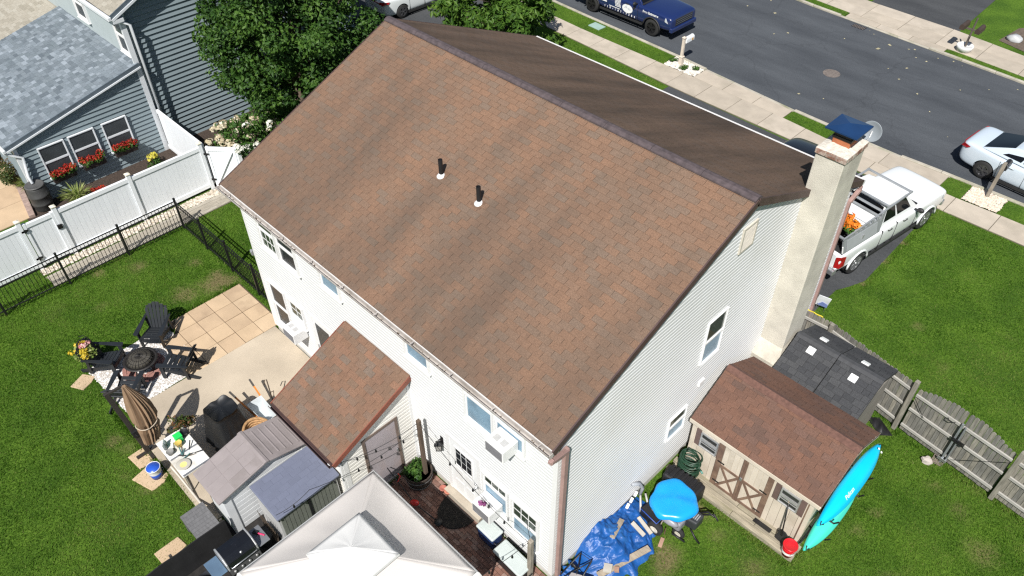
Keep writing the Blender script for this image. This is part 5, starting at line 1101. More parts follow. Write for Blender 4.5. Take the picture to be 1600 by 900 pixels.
# ------------------------------------------------------------------ resin shed, garden box, screen, grills
def resin_shed():
    t = thing('resin_shed', 'white resin shed with a taupe ribbed gable roof', 'shed', (0,0,0)); rm = mat('taupe_resin', (.255,.225,.225), rough=.75, var=.08, scale=2.5, col2=(.20,.175,.17), wear=.25); wm = mat('resin_white', (.66,.68,.70), rough=.55, var=.05)
    x0, x1, y0, y1, ze, zr = -6.93, -5.80, -4.42, -2.02, 1.50, 1.80; ym = -3.14
    wx0, wx1, wy0, wy1 = x0+.08, x1-.12, y0+.12, y1-.1
    b = B(); b.bx(wx0,wy0,0,wx0+.05,wy1,ze); b.build('wall', wm, t); 
    b = B(); b.bx(wx0,wy0,0,wx1,wy0+.05,ze-.02); b.build('wall', wm, t); b = B(); b.bx(wx0,wy1-.05,0,wx1,wy1,ze-.02); b.build('wall', wm, t)
    # front: gable over broad white boards
    b = B(); b.prism([(wx1-.05,wy0,ze-.05),(wx1-.05,wy1,ze-.05),(wx1-.05,ym,zr-.06)], (.05,0,0)); b.build('gable', wm, t)
    n = 9
    for k in range(n): b = B(); z0 = .02+k*.16; b.bx(wx1-.04,wy0+.2,z0+.004,wx1+.004,wy1-.12,z0+.156); b.build('board', wm, t, bevel=.006)
    for y in (wy0,wy1-.14): b = B(); b.bx(wx1-.06,y-.01,0,wx1+.03,y+.2 if y==wy0 else y+.15,ze-.03); b.build('corner_post', wm, t, bevel=.02)
    for a, c, za, zc in ((y0,ym,ze,zr),(y1,ym,ze,zr)):
        d = Vector((0,c-a,zc-za)); n = Vector((1,0,0)).cross(d).normalized(); n = n if n.z > 0 else -n
        b = B(); b.add([(x0,a,za),(x1,a,za),(x1,c,zc),(x0,c,zc)]+[tuple(Vector(p)-n*.05) for p in ((x0,a,za),(x1,a,za),(x1,c,zc),(x0,c,zc))], [(0,1,2,3),(7,6,5,4),(0,4,5,1),(1,5,6,2),(2,6,7,3),(3,7,4,0)]); r = b.build('roof_panel', rm, t, bevel=.012)
        if a == y1:
            for k in range(6):
                f0 = .06+k*.15; p = Vector((x0+.12,a,za)).lerp(Vector((x0+.12,c,zc)),f0); q = p+Vector((x1-x0-.24,0,0)); dd = d.normalized()
                b = B(); b.prism([p-dd*.018+n*.001,p+dd*.018+n*.001,p+dd*.012+n*.013,p-dd*.012+n*.013], q-p); b.build('rib', rm, r)
        else:
            for j in range(3):
                for i in range(4):
                    p = Vector((x0+.05+i*.265,a,za)).lerp(Vector((x0+.05+i*.265,c,zc)),.04+j*.32); e = d*.31; w = Vector((.255,0,0)); h = n*random.Random(i*7+j).uniform(.003,.007)
                    b = B(); b.add([p,p+w,p+w+e,p+e,p+h,p+w+h,p+w+e+h,p+e+h], [(4,5,6,7),(0,1,5,4),(1,2,6,5),(2,3,7,6),(3,0,4,7)]); b.build('panel', rm, r)
    b = B(); b.prism([(x0-.01,ym-.07,zr-.022),(x0-.01,ym-.06,zr+.0),(x0-.01,ym,zr+.018),(x0-.01,ym+.06,zr),(x0-.01,ym+.07,zr-.03)], (x1-x0+.02,0,0)); b.build('ridge_cap', rm, t)
    t = thing('garden_storage_box', 'grey green resin storage box with a blue grey patterned lid', 'storage box', (0,0,0)); lm = mat('blue_grey_lid', (.13,.145,.205), rough=.6, var=.07, scale=2); fm = mat('olive_resin', (.15,.16,.14), rough=.65, var=.1); sm = mat('grey_resin', (.46,.46,.46), rough=.6, var=.08)
    x0, x1, y0, y1, zb, zf = -5.74, -4.66, -3.70, -2.06, 1.50, 1.36
    V = lambda x, y, d=0: Vector((x,y,zb+(zf-zb)*(x-x0)/(x1-x0)+d))
    b = B(); b.add([V(x0,y0),V(x1,y0),V(x1,y1),V(x0,y1),V(x0,y0,-.06),V(x1,y0,-.06),V(x1,y1,-.06),V(x0,y1,-.06)], [(0,1,2,3),(7,6,5,4),(0,4,5,1),(1,5,6,2),(2,6,7,3),(3,7,4,0)]); l = b.build('lid', lm, t, bevel=.015)
    R = random.Random(4); nx, ny = 7, 6
    for i in range(nx):
        for j in range(-1,ny):
            w = (x1-x0-.08)/nx; dd = (y1-y0-.06)/ny; a0 = max(y0+.03, y0+.03+(j+(.5 if i%2 else 0))*dd); a1 = min(y1-.03, y0+.03+(j+1+(.5 if i%2 else 0))*dd); xa = x0+.04+i*w
            if a1-a0 < .06: continue
            h = R.uniform(.002,.005); b = B(); g = .0045; b.add([V(xa+g,a0+g,0),V(xa+w-g,a0+g,0),V(xa+w-g,a1-g,0),V(xa+g,a1-g,0),V(xa+g,a0+g,h),V(xa+w-g,a0+g,h),V(xa+w-g,a1-g,h),V(xa+g,a1-g,h)], [(4,5,6,7),(0,1,5,4),(1,2,6,5),(2,3,7,6),(3,0,4,7)]); b.build('tile', lm, l)
    b = B(); b.bx(x0+.05,y0+.06,0,x0+.1,y1-.06,zb-.1); b.build('wall', sm, t); b = B(); b.prism([(x0+.05,y0+.05,0),(x1-.1,y0+.05,0),(x1-.1,y0+.05,zf-.05),(x0+.05,y0+.05,zb-.06)], (0,.05,0)); b.build('wall', sm, t); b = B(); b.prism([(x0+.05,y1-.1,0),(x1-.1,y1-.1,0),(x1-.1,y1-.1,zf-.05),(x0+.05,y1-.1,zb-.06)], (0,.05,0)); b.build('wall', sm, t)
    ym = (y0+y1)/2
    for a, c in ((y0+.1,ym-.03),(ym+.03,y1-.1)):
        b = B(); b.bx(x1-.12,a,.06,x1-.09,c,zf-.07); d = b.build('door', fm, t); n = 7; w = (c-a)/n
        for k in range(n): b = B(); b.bx(x1-.09,a+k*w+.006,.08,x1-.078,a+(k+1)*w-.006,zf-.09); b.build('panel', fm, d)
    b = B(); b.bx(x1-.13,ym-.03,.04,x1-.06,ym+.03,zf-.06); b.build('post', BLACK, t); b = B(); b.bx(x1-.13,y0+.06,.0,x1-.07,y1-.06,.06); b.build('sill', sm, t)
    for y in (y0+.03,y1-.07): b = B(); b.bx(x1-.1,y,zf-.14,x1-.02,y+.04,zf-.055); b.build('hinge', BLACKMETAL, t)
resin_shed()
def screen():
    t = thing('mesh_screen', 'black mesh privacy screen running from the resin shed to the photo corner', 'screen', (0,0,0)); m = mat('black_mesh', (.010,.010,.011), rough=.85, var=.35, scale=4)
    b = B(); N = 40; vs = []
    for i in range(N+1):
        y = -4.44-2.6*i/N; x = -5.80+.006*math.sin(i*.5)
        for o in (.012,-.012): vs += [(x+o,y,.02),(x+o*1.05+.003*math.sin(i*1.1),y,.55),(x+o,y,.92+.005*math.sin(i*.6))]
    fs = []
    for i in range(N):
        for s in (0,3):
            for r in (0,1): a = i*6+s+r; fs.append((a,a+6,a+7,a+1))
        a = i*6; fs.append((a+2,a+8,a+11,a+5))
    b.add(vs,fs).build('mesh', m, t)
    for k in range(3): y = -4.5-k*1.2; b = B(); b.bx(-5.86,y-.03,0,-5.815,y+.03,.97); b.build('post', mat('stake', (.05,.045,.04)), t)
    b = B(); b.sheet([(-5.79,-7.2),(-3.6,-7.2),(-3.6,-3.4),(-6.4,-3.4),(-6.4,-4.4),(-5.79,-4.4)], .014); tag(b.build('weed_fabric', mat('weed_fabric', (.018,.016,.015), rough=.95, var=.4, scale=9, bump=.5), None), kind='structure')
    t = thing('side_table', 'low square dark grey slatted table standing on the lawn by the screen', 'table', (-6.42,-4.79,0)); m = mat('driftwood_grey', (.125,.125,.13), rough=.7, var=.2, scale=3, stretch=(1.5,9,4))
    for k in range(8): b = B(); x = -.40+k*.1; b.bx(x+.002,-.28,.56,x+.098,.28,.59); b.build('slat', m, t, bevel=.003)
    b = B(); b.bx(-.405,-.285,.50,.405,.285,.558); b.build('apron', m, t)
    for sx in (-.36,.36):
        for sy in (-.24,.24): b = B(); b.bx(sx-.035,sy-.035,0,sx+.035,sy+.035,.5); b.build('leg', m, t)
    # gas grill, lid up front to the patio
    t = thing('gas_grill', 'black gas grill with steel side shelves in front of the mesh screen', 'grill', (-4.98,-4.62,0)); bl = mat('enamel_black', (.009,.010,.013), rough=.18, var=.2, spec=.6)
    b = B(); b.bx(-.25,-.32,.1,.25,.32,.78); b.build('cabinet', BLACK, t, bevel=.01)
    b = B(); pr = [(-.29,.82),(-.29,.98),(-.22,1.08),(-.05,1.12),(.12,1.10),(.25,1.0),(.29,.84)]; b.prism([(x,-.33,z) for x,z in pr], (0,.66,0)); b.build('lid', bl, t, bevel=.012)
    for s in (-1,1): b = B(); b.prism([(x*1.05,s*.332,z+.012 if z > .85 else z) for x,z in pr], (0,s*.035,0)); b.build('lid_end', GREYMETAL, t, bevel=.01)
    b = B(); b.tube([(.30,-.3,.93),(.345,-.3,.95),(.345,.3,.95),(.30,.3,.93)], .014, 8); b.build('handle', STEEL, t, True)
    b = B(); b.prism([(.26,-.36,.70),(.36,-.36,.72),(.30,-.36,.83),(.26,-.36,.83)], (0,.72,0)); c = b.build('control_panel', mat('panel_grey', (.07,.07,.072), rough=.4, metal=.3), t)
    for k in range(4): b = B(); b.lathe([(.034,0),(.03,.03),(0,.032)], (0,0,0), 14); b.build('knob', mat('knob_grey', (.3,.3,.3), rough=.4, metal=.5), c, True, loc=(.335,-.26+k*.175,.78), rot=(0,rad(65),0))
    b = B(); b.lathe([(.03,0),(.028,.012),(0,.016)], (0,0,0), 16); b.build('thermometer', STEEL, t, True, loc=(.2,.02,1.045), rot=(0,rad(38),0))
    bs = mat('blue_steel', (.16,.25,.36), rough=.35, metal=.5, var=.12, scale=3)
    for a, c, nm in ((-.68,-.38,bs),(.38,.66,mat('shelf_grey', (.22,.23,.25), rough=.4, metal=.4, var=.1))): b = B(); b.bx(-.24,a,.82,.26,c,.85); b.build('side_shelf', nm, t, bevel=.01)
    for sx in (-.2,.2):
        for sy in (-.28,.28): b = B(); b.lathe([(.0,-.02),(.05,-.02),(.05,.02),(0,.02)], (sx,sy,.05), 12, axis='y'); b.build('wheel', BLACK, t, True)
    o = thing('grill_brush', 'pink handled grill brush lying on the grey side shelf', 'brush', (-5.0,-4.07,.87), .5); b = B(); b.bar((-.02,0,0),(.14,0,.0),.032,.02); b.build('handle', mat('pink_plastic', (.75,.05,.16), rough=.4), o, bevel=.006); b = B(); b.bx(-.14,-.04,-.01,-.02,.04,.025); b.build('head', BLACK, o)
    p = thing('wire_planter', 'dark wire trellis and pot in the gap beside the storage box', 'planter', (-5.28,-3.92,0)); b = B(); b.lathe([(.16,0),(.2,.3),(.21,.3),(.19,.28),(0,.26)], (0,0,0), 18); b.build('pot', mat('dark_pot', (.03,.03,.03), rough=.7), p, True)
    for k in range(8): b = B(); b.tube([(-.12+k*.09,.15,.02),(-.32+k*.09,.15,.75)], .006, 5); b.build('wire', mat('rusty_iron', (0,0,0)), p); b = B(); b.tube([(-.12+k*.09,.155,.75),(-.32+k*.09,.155,.02)], .006, 5); b.build('wire', MATS['rusty_iron'], p)
    o = thing('tarp_heap', 'crumpled dark grey cover lying at the foot of the gas grill', 'cover', (-5.2,-5.55,.02)); N = 18; vs = []; R = np.random.RandomState(3)
    for j in range(N):
        for i in range(N): u, v = i/(N-1)*2-1, j/(N-1)*2-1; h = max(0,1-(u*u+v*v)**.8)*.28*(.5+vnoise(np.array([u+5]),np.array([v+3]),3.2,4)[0]); vs.append((u*.4,v*.35,h))
    B().add(vs,[(j*N+i,j*N+i+1,(j+1)*N+i+1,(j+1)*N+i) for j in range(N-1) for i in range(N-1)]).build('cloth', mat('dark_cover', (.03,.033,.042), rough=.5, var=.3), o, True)
screen()
# ------------------------------------------------------------------ canopy
def canopy():
    x0, x1, y0, y1, z = -3.74, -.47, -4.95, -1.72, 2.08; cx, cy = (x0+x1)/2, (y0+y1)/2; zp = 2.78
    t = thing('pop_up_canopy', 'off white square pop up canopy with a vented peak over the back patio', 'canopy', (cx,cy,0)); m = mat('canopy_cloth', (.58,.55,.525), rough=.85, var=.03, scale=.9); m2 = mat('canopy_cap_cloth', (.66,.66,.65), rough=.8, var=.03); w = (x1-x0)/2; iv = .62
    def face(k, r0, r1, z0, z1, sag, name, mm, fold=.012, N=22, M=12, off=0):
        vs = []
        for j in range(M+1):
            v = j/M; r = r0+(r1-r0)*v
            for i in range(N+1):
                u = i/N*2-1; zz = z0+(z1-z0)*v - sag*(1-u*u)*math.sin(math.pi*min(1,v*1.0))*(1-.3*v) + fold*math.sin(u*9+v*3)*(1-abs(u))*math.sin(math.pi*v)
                x, y = u*r, -r
                for _ in range(k): x, y = -y, x
                vs.append((x,y,zz+off))
        b = B(); b.add(vs,[(j*(N+1)+i,j*(N+1)+i+1,(j+1)*(N+1)+i+1,(j+1)*(N+1)+i) for j in range(M) for i in range(N)]); o = b.build(name, mm, t, True)
        md = o.modifiers.new('s','SOLIDIFY'); md.thickness = .004
    for k in range(4):
        face(k, w, iv*.86, z, zp-.09, .10, 'roof_cloth', m)
        face(k, iv, .0, zp+.03, zp+.30, .02, 'cap_cloth', m2, .006, 14, 8)
        # valance, hanging slightly outwards
        vs = []; N = 24
        for i in range(N+1):
            u = i/N*2-1
            for (r, zz) in ((w,z),(w+.035,z-.02),(w+.085+.012*math.sin(i*1.3),z-.21)):
                x, y = u*(r if abs(u)<1 else r), -r
                for _ in range(k): x, y = -y, x
                vs.append((x,y,zz))
        b = B(); b.add(vs,[(i*3+r,i*3+r+1,(i+1)*3+r+1,(i+1)*3+r) for i in range(N) for r in (0,1)]); b.build('valance', m2, t, True)
        a, c = (w-.03,-w+.03) if k == 0 else ((w-.03,w-.03) if k == 1 else ((-w+.03,w-.03) if k == 2 else (-w+.03,-w+.03)))
        b = B(); b.bx(a-.02,c-.02,0,a+.02,c+.02,z-.02); b.build('leg', GREYMETAL, t)
        b = B(); b.bar((a,c,z-.03),(a*.33,c*.33,zp-.14),.03,.03); b.build('rib', GREYMETAL, t)
        # cap hem and its dark vent band
        vs = [(-iv,-iv,zp+.03),(iv,-iv,zp+.03),(iv*1.01,-iv*1.01,zp-.03),(-iv*1.01,-iv*1.01,zp-.03)]
        for _ in range(k): vs = [(-y,x,zz) for x,y,zz in vs]
        b = B(); b.add(vs,[(0,1,2,3)]); b.build('cap_hem', m2, t)
canopy()
# ------------------------------------------------------------------ by the back door
def door_side():
    t = thing('barrel_planter', 'half barrel planter with green plants round a string light post', 'planter', (-3.98,-.42,.03)); m = mat('barrel_wood', (.045,.032,.025), rough=.8, var=.3, scale=6)
    for k in range(20):
        a0, a1 = 2*math.pi*k/20+.012, 2*math.pi*(k+1)/20-.012; q = lambda r,a,z: (r*math.cos(a),r*math.sin(a),z); b = B()
        b.add([q(.27,a0,0),q(.27,a1,0),q(.35,a1,.45),q(.35,a0,.45),q(.24,a0,0),q(.24,a1,0),q(.315,a1,.45),q(.315,a0,.45)], [(0,1,2,3),(7,6,5,4),(0,4,5,1),(1,5,6,2),(2,6,7,3),(3,7,4,0)]); b.build('stave', m, t)
    for z, r in ((.08,.292),(.34,.338)): b = B(); b.lathe([(r,z-.02),(r+.007,z-.02),(r+.014,z+.02),(r+.006,z+.02)], (0,0,0), 28, cap=False); b.build('hoop', mat('hoop_steel', (.16,.16,.16), rough=.5, metal=.6), t, True)
    b = B(); b.lathe([(0,.38),(.315,.38)], (0,0,0), 20); b.build('soil', mat('potting_soil', (.03,.022,.016), rough=1, bump=.8), t)
    R = random.Random(7); leafcloud('foliage', t, [(R.uniform(-.2,.24),R.uniform(-.24,.2),R.uniform(.42,.62),.12,.12,.12,34) for k in range(12)], .055, LEAFMID, 5, .5)
    for lab, x, y, z0, h, w in (('dark square wooden post rising from the barrel planter',-3.85,-.30,.35,2.45,.09),('short weathered wooden post at the house corner beside the downspout',-.36,-.30,0,1.62,.1)):
        b = B(); b.bx(x-w/2,y-w/2,z0,x+w/2,y+w/2,h); o = b.build('wood_post', mat('dark_post', (.10,.07,.05), rough=.85, var=.3, scale=2, stretch=(8,8,1)) if z0 else WOOD, None, bevel=.008); tag(o, lab, 'post', 'string light posts')
    # string lights
    s = thing('string_lights', 'black string lights with hanging bulbs between the two wooden posts', 'string lights', (0,0,0)); wires = [((-3.85,-.35,2.38),(-4.43,-2.3,2.2),.18),((-3.85,-.35,2.2),(-4.45,-2.9,1.9),.22),((-4.45,-2.9,1.9),(-4.6,-3.7,1.65),.08),((-3.82,-.3,2.35),(-.38,-.33,1.55),.28),((-.38,-.3,1.58),(-.5,-2.0,1.95),.1),((-.36,-.3,1.6),(-.75,-.04,1.72),.05)]
    for a, c, sag in wires:
        a, c = Vector(a), Vector(c); n = 14; pts = [a.lerp(c,i/n)-Vector((0,0,sag*4*(i/n)*(1-i/n))) for i in range(n+1)]; b = B(); b.tube(pts, .0065, 5); w = b.build('wire', BLACK, s)
        L_ = (c-a).length; k = int(L_/.62)
        for i in range(1, k+1):
            p = pts[int(n*i/(k+1))]; b = B(); b.lathe([(.012,0),(.018,-.03),(.018,-.05),(.026,-.08),(.024,-.105),(0,-.12)], p, 8); b.build('bulb', BLACK, s, True)
    # edger with red head leaning in the shade
    t = thing('string_trimmer', 'black string trimmer with a red motor head lying on the brick patio', 'trimmer', (-3.55,-.95,.05), .5)
    b = B(); b.tube([(-.75,.35,.75),(-.2,.1,.3),(.0,0,.12),(.7,-.28,.06)], .014, 7); b.build('shaft', BLACK, t, True); b = B(); b.ball((.02,0,.13),(.12,.08,.07)); b.build('motor', mat('red_plastic', (.50,.02,.015), rough=.35), t, True)
    b = B(); b.tube([(-.45,.2,.5),(-.42,.32,.58),(-.5,.36,.6)], .012, 6); b.build('handle', mat('red_plastic', (0,0,0)), t); b = B(); b.lathe([(.0,-.04),(.09,-.03),(.1,.02),(0,.04)], (.72,-.29,.06), 14); b.build('guard', BLACK, t, True)
    # half round mat
    n = 22; b = B(); b.prism([(.47*math.cos(math.pi*i/n),-.60*math.sin(math.pi*i/n),0) for i in range(n+1)][::-1], (0,0,.02)); tag(b.build('door_mat', mat('coir_black', (.018,.016,.015), rough=1, var=.5, scale=25, bump=1, bscale=120, col2=(.06,.05,.04), wear=.1), None, loc=(-2.72,-.22,.032)), 'black half round door mat in front of the white back door', 'door mat')
    for k, (x, y, c, sz) in enumerate(((-3.22,-.15,(.42,.16,.11),.1),(-3.0,-.12,(.45,.3,.15),.07),(-3.36,-.2,(.35,.12,.09),.08))): 
        o = thing('clay_pot', ('broken terracotta pot by the door step','small tan stone beside the door step','tipped terracotta pot next to the barrel planter')[k], 'pot' if k != 1 else 'stone', (x,y,.03)); b = B(); b.lathe([(sz*.6,0),(sz,.12),(sz*1.1,.12),(sz*1.1,.15),(sz*.95,.15),(0,.1)], (0,0,0), 14); b.build('body', mat('clay%d'%k if 0 else 'clay_'+'abc'[k], c, rough=.85, var=.2), o, True)
    # coolers
    bl = mat('cooler_blue', (.015,.035,.11), rough=.45, var=.1); lid = mat('cooler_lid', (.47,.52,.51), rough=.45, var=.05)
    for lab, x, y, w, d, h, dark, rz in (('blue cooler with a pale grey lid under the window air conditioner',-1.66,-.27,.56,.36,.44,bl,-.02),('long pale grey lidded cooler with a black handle beside the wooden post',-.80,-.40,.88,.42,.42,BLACK,-.03)):
        t = thing('cooler', lab, 'cooler', (x,y,.035), rz, 'coolers by the back wall')
        b = B(); b.prism([(-w/2*.92,-d/2*.9,0),(w/2*.92,-d/2*.9,0),(w/2*.92,d/2*.9,0),(-w/2*.92,d/2*.9,0)], (0,0,h-.05)); b.build('body', dark, t, bevel=.05)
        b = B(); b.bx(-w/2,-d/2,h-.05,w/2,d/2,h+.02); l = b.build('lid', lid, t, bevel=.045); b = B(); b.bx(-w/2+.09,-d/2+.07,h+.021,w/2-.09,d/2-.07,h+.03); b.build('lid_panel', lid, l, bevel=.004)
        for s in (-1,1): b = B(); b.tube([(s*w/2*.95,-.13,h*.7),(s*(w/2+.06),-.11,h*.62),(s*(w/2+.06),.11,h*.62),(s*w/2*.95,.13,h*.7)], .016, 6); b.build('handle', BLACK, t, True)
    # window air conditioners
    ac = mat('ac_white', (.74,.74,.74), rough=.45, var=.03); gr = mat('ac_grille', (.10,.10,.11), rough=.5, var=.2)
    for k, (a, z, w, lab) in enumerate(((-1.22,3.9,.50,'white window air conditioner in the upper floor window near the roof corner'),(-1.72,1.10,.54,'white window air conditioner above the blue cooler'),(-9.13,1.20,.52,'white window air conditioner beside the dark storm door'))):
        t = thing('window_air_conditioner', lab, 'air conditioner', (a,-.02,z), 0, 'window air conditioners'); h, d = .34, .44
        b = B(); b.bx(-w/2,-d,0,w/2,-.02,h); b.build('case', ac, t, bevel=.012)
        b = B(); b.bx(-w/2+.03,-d-.006,.04,w/2-.03,-d+.002,h-.04); g = b.build('grille', gr, t)
        for i in range(9): b = B(); zz = .055+i*.029; b.bx(-w/2+.03,-d-.011,zz,w/2-.03,-d-.0062,zz+.006); b.build('louvre', mat('louvre_grey', (.2,.2,.21), rough=.5), g)
        for i in range(2): b = B(); b.bx(-w/2+.08+i*.2,-d+.12,h+.0005,-w/2+.22+i*.2,-d+.26,h+.006); b.build('vent', mat('vent_shade', (.42,.42,.42), rough=.5), t)
        for s in (-1,1): b = B(); b.bx(s*w/2*.7-.02,-d+.05,-.03,s*w/2*.7+.02,-.0,-.002); b.build('bracket', GREYMETAL, t)
    t = thing('orchid', 'small purple flower lying on top of the lower air conditioner', 'flower', (-1.80,-.36,1.445)); leafcloud('petals', t, [(0,0,.03,.06,.05,.04,22),(.07,.03,.04,.05,.05,.04,18)], .035, leaf_mat('purple_petal', [(.15,.03,.12),(.28,.08,.22),(.4,.2,.35)], .2), 2, .8)
    b = B(); b.tube([(-.1,0,0),(.1,0,.01)], .008, 5); b.build('stem', BARK, t)
door_side()
# ------------------------------------------------------------------ storage shed against the gable wall
RB = [(.125,.070,.052),(.152,.082,.058),(.138,.082,.064),(.160,.084,.058),(.112,.070,.056)]
SHEDROOF = (shingle_mat('reddish_shingle', RB, True, stain=(.08,.05,.042), amount=.35), shingle_mat('reddish_shingle_field', RB, False, stain=(.08,.05,.042), amount=.35))
CHAR = [(.040,.042,.046),(.050,.052,.057),(.062,.064,.068),(.045,.047,.052)]
CHARROOF = (shingle_mat('charcoal_shingle', CHAR, True), shingle_mat('charcoal_shingle_field', CHAR, False))
CREAM = mat('cream_boards', (.58,.51,.42), rough=.75, var=.08, scale=2.5, col2=(.46,.40,.32), wear=.2); BROWNP = mat('brown_paint', (.155,.095,.068), rough=.7, var=.2, scale=5, col2=(.24,.16,.11), wear=.3)
def storage_shed():
    t = thing('storage_shed', 'cream storage shed with brown trimmed double doors and a reddish shingle roof', 'shed', (0,0,0))
    x0, x1, yf, yb, z0 = .30, 3.40, 4.50, 6.78, .15; ze, zr, yr = 2.0, 2.78, 5.65
    FR = Plane((0,yf,0), (1,0,0), (0,-1,0)); SD = Plane((x1,0,0), (0,1,0), (1,0,0))
    b = B(); b.bx(x0+.01,yf+.01,z0,x1-.01,yb-.01,1.95); b.prism([(x0+.02,yf+.02,1.95),(x0+.02,yb-.02,1.95),(x0+.02,yr,zr-.12)], (x1-x0-.04,0,0)); b.build('wall', CREAM, t)
    R = random.Random(1); n = 15; w = (x1-x0)/n
    for k in range(n): b = B(); b.bx(x0+k*w+.004,yf-.012-R.uniform(0,.002),z0,x0+(k+1)*w-.004,yf+.008,1.93); b.build('board', CREAM, t)
    n = 11; w = (yb-yf)/n
    for k in range(n):
        ya, yc = yf+k*w+.004, yf+(k+1)*w-.004; top = lambda y: 1.93+(zr-.1-1.93)*(1-abs(y-yr)/(yb-yr))
        b = B(); b.prism([(x1-.008,ya,z0),(x1-.008,yc,z0),(x1-.008,yc,top(yc)),(x1-.008,ya,top(ya))], (.02,0,0)); b.build('board', CREAM, t)
    for a in (x0-.005, x1-.085): b = B(); FR.box(b,a,a+.09,.012,.03,z0,1.9); b.build('corner_board', CREAM, t)
    b = B(); FR.box(b,x1-.115,x1-.0,.013,.022,z0,1.9); b.build('corner_board', BROWNP, t)
    R0 = .25; sl = shingle_roof(t, (R0,4.35,ze),(3.55,4.35,ze),(3.55,yr,zr),(R0,yr,zr), .305, .145, SHEDROOF, 400, .004, seed=21, deckmat=DECKDARK, deckname='roof', dth=.06)
    shingle_roof(t, (3.55,6.95,2.03),(R0,6.95,2.03),(R0,yr+.001,zr),(3.55,yr+.001,zr), .305, .145, SHEDROOF, 300, .004, seed=22, deckmat=DECKDARK, deckname='roof', dth=.06)
    rm = SHEDROOF[1]
    b = B(); b.prism([(R0,yr-.13,zr-.058),(R0,yr,zr+.03),(R0,yr+.13,zr-.058),(R0,yr+.13,zr-.07),(R0,yr-.13,zr-.07)], (3.55-R0,0,0)); b.build('ridge_cap', mat('ridge_red', (.12,.062,.048), rough=.95, var=.25, scale=14), t)
    b = B(); b.bx(R0,4.335,ze-.12,3.54,4.36,ze-.012); b.build('fascia', CREAM, t)
    for a, c in (((4.34,ze),(yr,zr)),((6.96,2.03),(yr,zr))): b = B(); b.bar((3.535,a[0],a[1]-.06),(3.535,c[0],c[1]-.06),.025,.10); b.build('rake_board', CREAM, t)
    # windows with shutters
    for a0, a1, za, zb in ((.58,1.0,1.16,1.62),(2.68,3.10,1.17,1.63)):
        f = window(t, FR, a0, a1, za, zb, upper=mat('shed_glass', (.035,.036,.036), rough=.15), lower=mat('shed_glass', (0,0,0)), fm=mat('aluminium', (.5,.5,.5), rough=.4, metal=.5), fw=.02, proud=.062, sill=False, split=.5, sw=.014)
        for q in (.33,.66): b = B(); FR.box(b,a0,a1,.044,.058,za+(zb-za)*q-.008,za+(zb-za)*q+.008); b.build('glazing_bar', MATS['aluminium'], f)
        for s0, s1 in ((a0-.16,a0-.035),(a1+.035,a1+.16)): b = B(); FR.box(b,s0,s1,.012,.036,za-.06,zb+.04); b.build('shutter', mat('shutter_brown', (.13,.085,.075), rough=.65, var=.15), t)
    # double doors with braces
    for k, (a0, a1) in enumerate(((1.20,1.72),(1.80,2.32))):
        b = B(); FR.box(b,a0,a1,.012,.03,z0+.02,1.86); d = b.build('door', CREAM, t); n = 4; w = (a1-a0)/n
        for i in range(n): b = B(); FR.box(b,a0+i*w+.004,a0+(i+1)*w-.004,.0302,.036,z0+.03,1.85); b.build('board', CREAM, d)
        br = lambda p, q, ww=.075: B().bar(FR.p(p[0],.045,p[1]),FR.p(q[0],.045+.001*p[0],q[1]),ww,.018,up=(0,-1,0)).build('brace', BROWNP, d)
        br((a0,.98),(a1,.98)); br((a0+.03,.22),(a1-.03,.95),.06); br((a0+.03,.95),(a1-.03,.22),.06); br((a0,.20),(a1,.20))
        for z in (.35,1.1): hx = a0 if k == 0 else a1; b = B(); FR.box(b,hx-.09,hx+.09,.056,.066,z-.02,z+.02); b.build('hinge', BLACKMETAL, d)
    for a0, a1 in ((1.06,1.195),(2.325,2.46),(1.70,1.758),(1.762,1.82)): b = B(); FR.box(b,a0,a1,.036 if a0 < 1.1 or a0 > 2 else .058,.054 if a0 < 1.1 or a0 > 2 else .07,z0+.01,1.87); b.build('door_post', BROWNP, t)
    b = B(); FR.box(b,1.73,1.79,.07,.1,1.0,1.1); b.build('latch', STEEL, t, bevel=.006)
    b = B(); FR.box(b,1.68,1.80,.0,.10,1.9,1.97); b.build('door_light', mat('grey_plastic', (.2,.2,.22), rough=.5), t)
    tw = mat('sill_timber', (.30,.265,.20), rough=.9, var=.3, scale=2, stretch=(1.2,9,9), bump=.4, bscale=10, col2=(.22,.20,.13), wear=.3)
    s = thing('timber_sill', 'pale weathered landscape timbers along the front of the storage shed', 'timber sill', (0,0,0)); R = random.Random(2)
    for j, (ya, h) in enumerate(((4.06,.13),(4.21,.12),(4.36,.14))):
        for a, c in ((.06,1.9),(1.905,3.52)) if j != 1 else ((.12,2.45),(2.455,3.5)): b = B(); b.bx(a,ya,0,c,ya+.143,h+R.uniform(-.005,.008)); b.build('timber', tw, s, bevel=.012)
    b = B(); b.bx(.28,4.515,.0,3.45,6.8,.145); b.build('floor_skid', tw, s)
storage_shed()
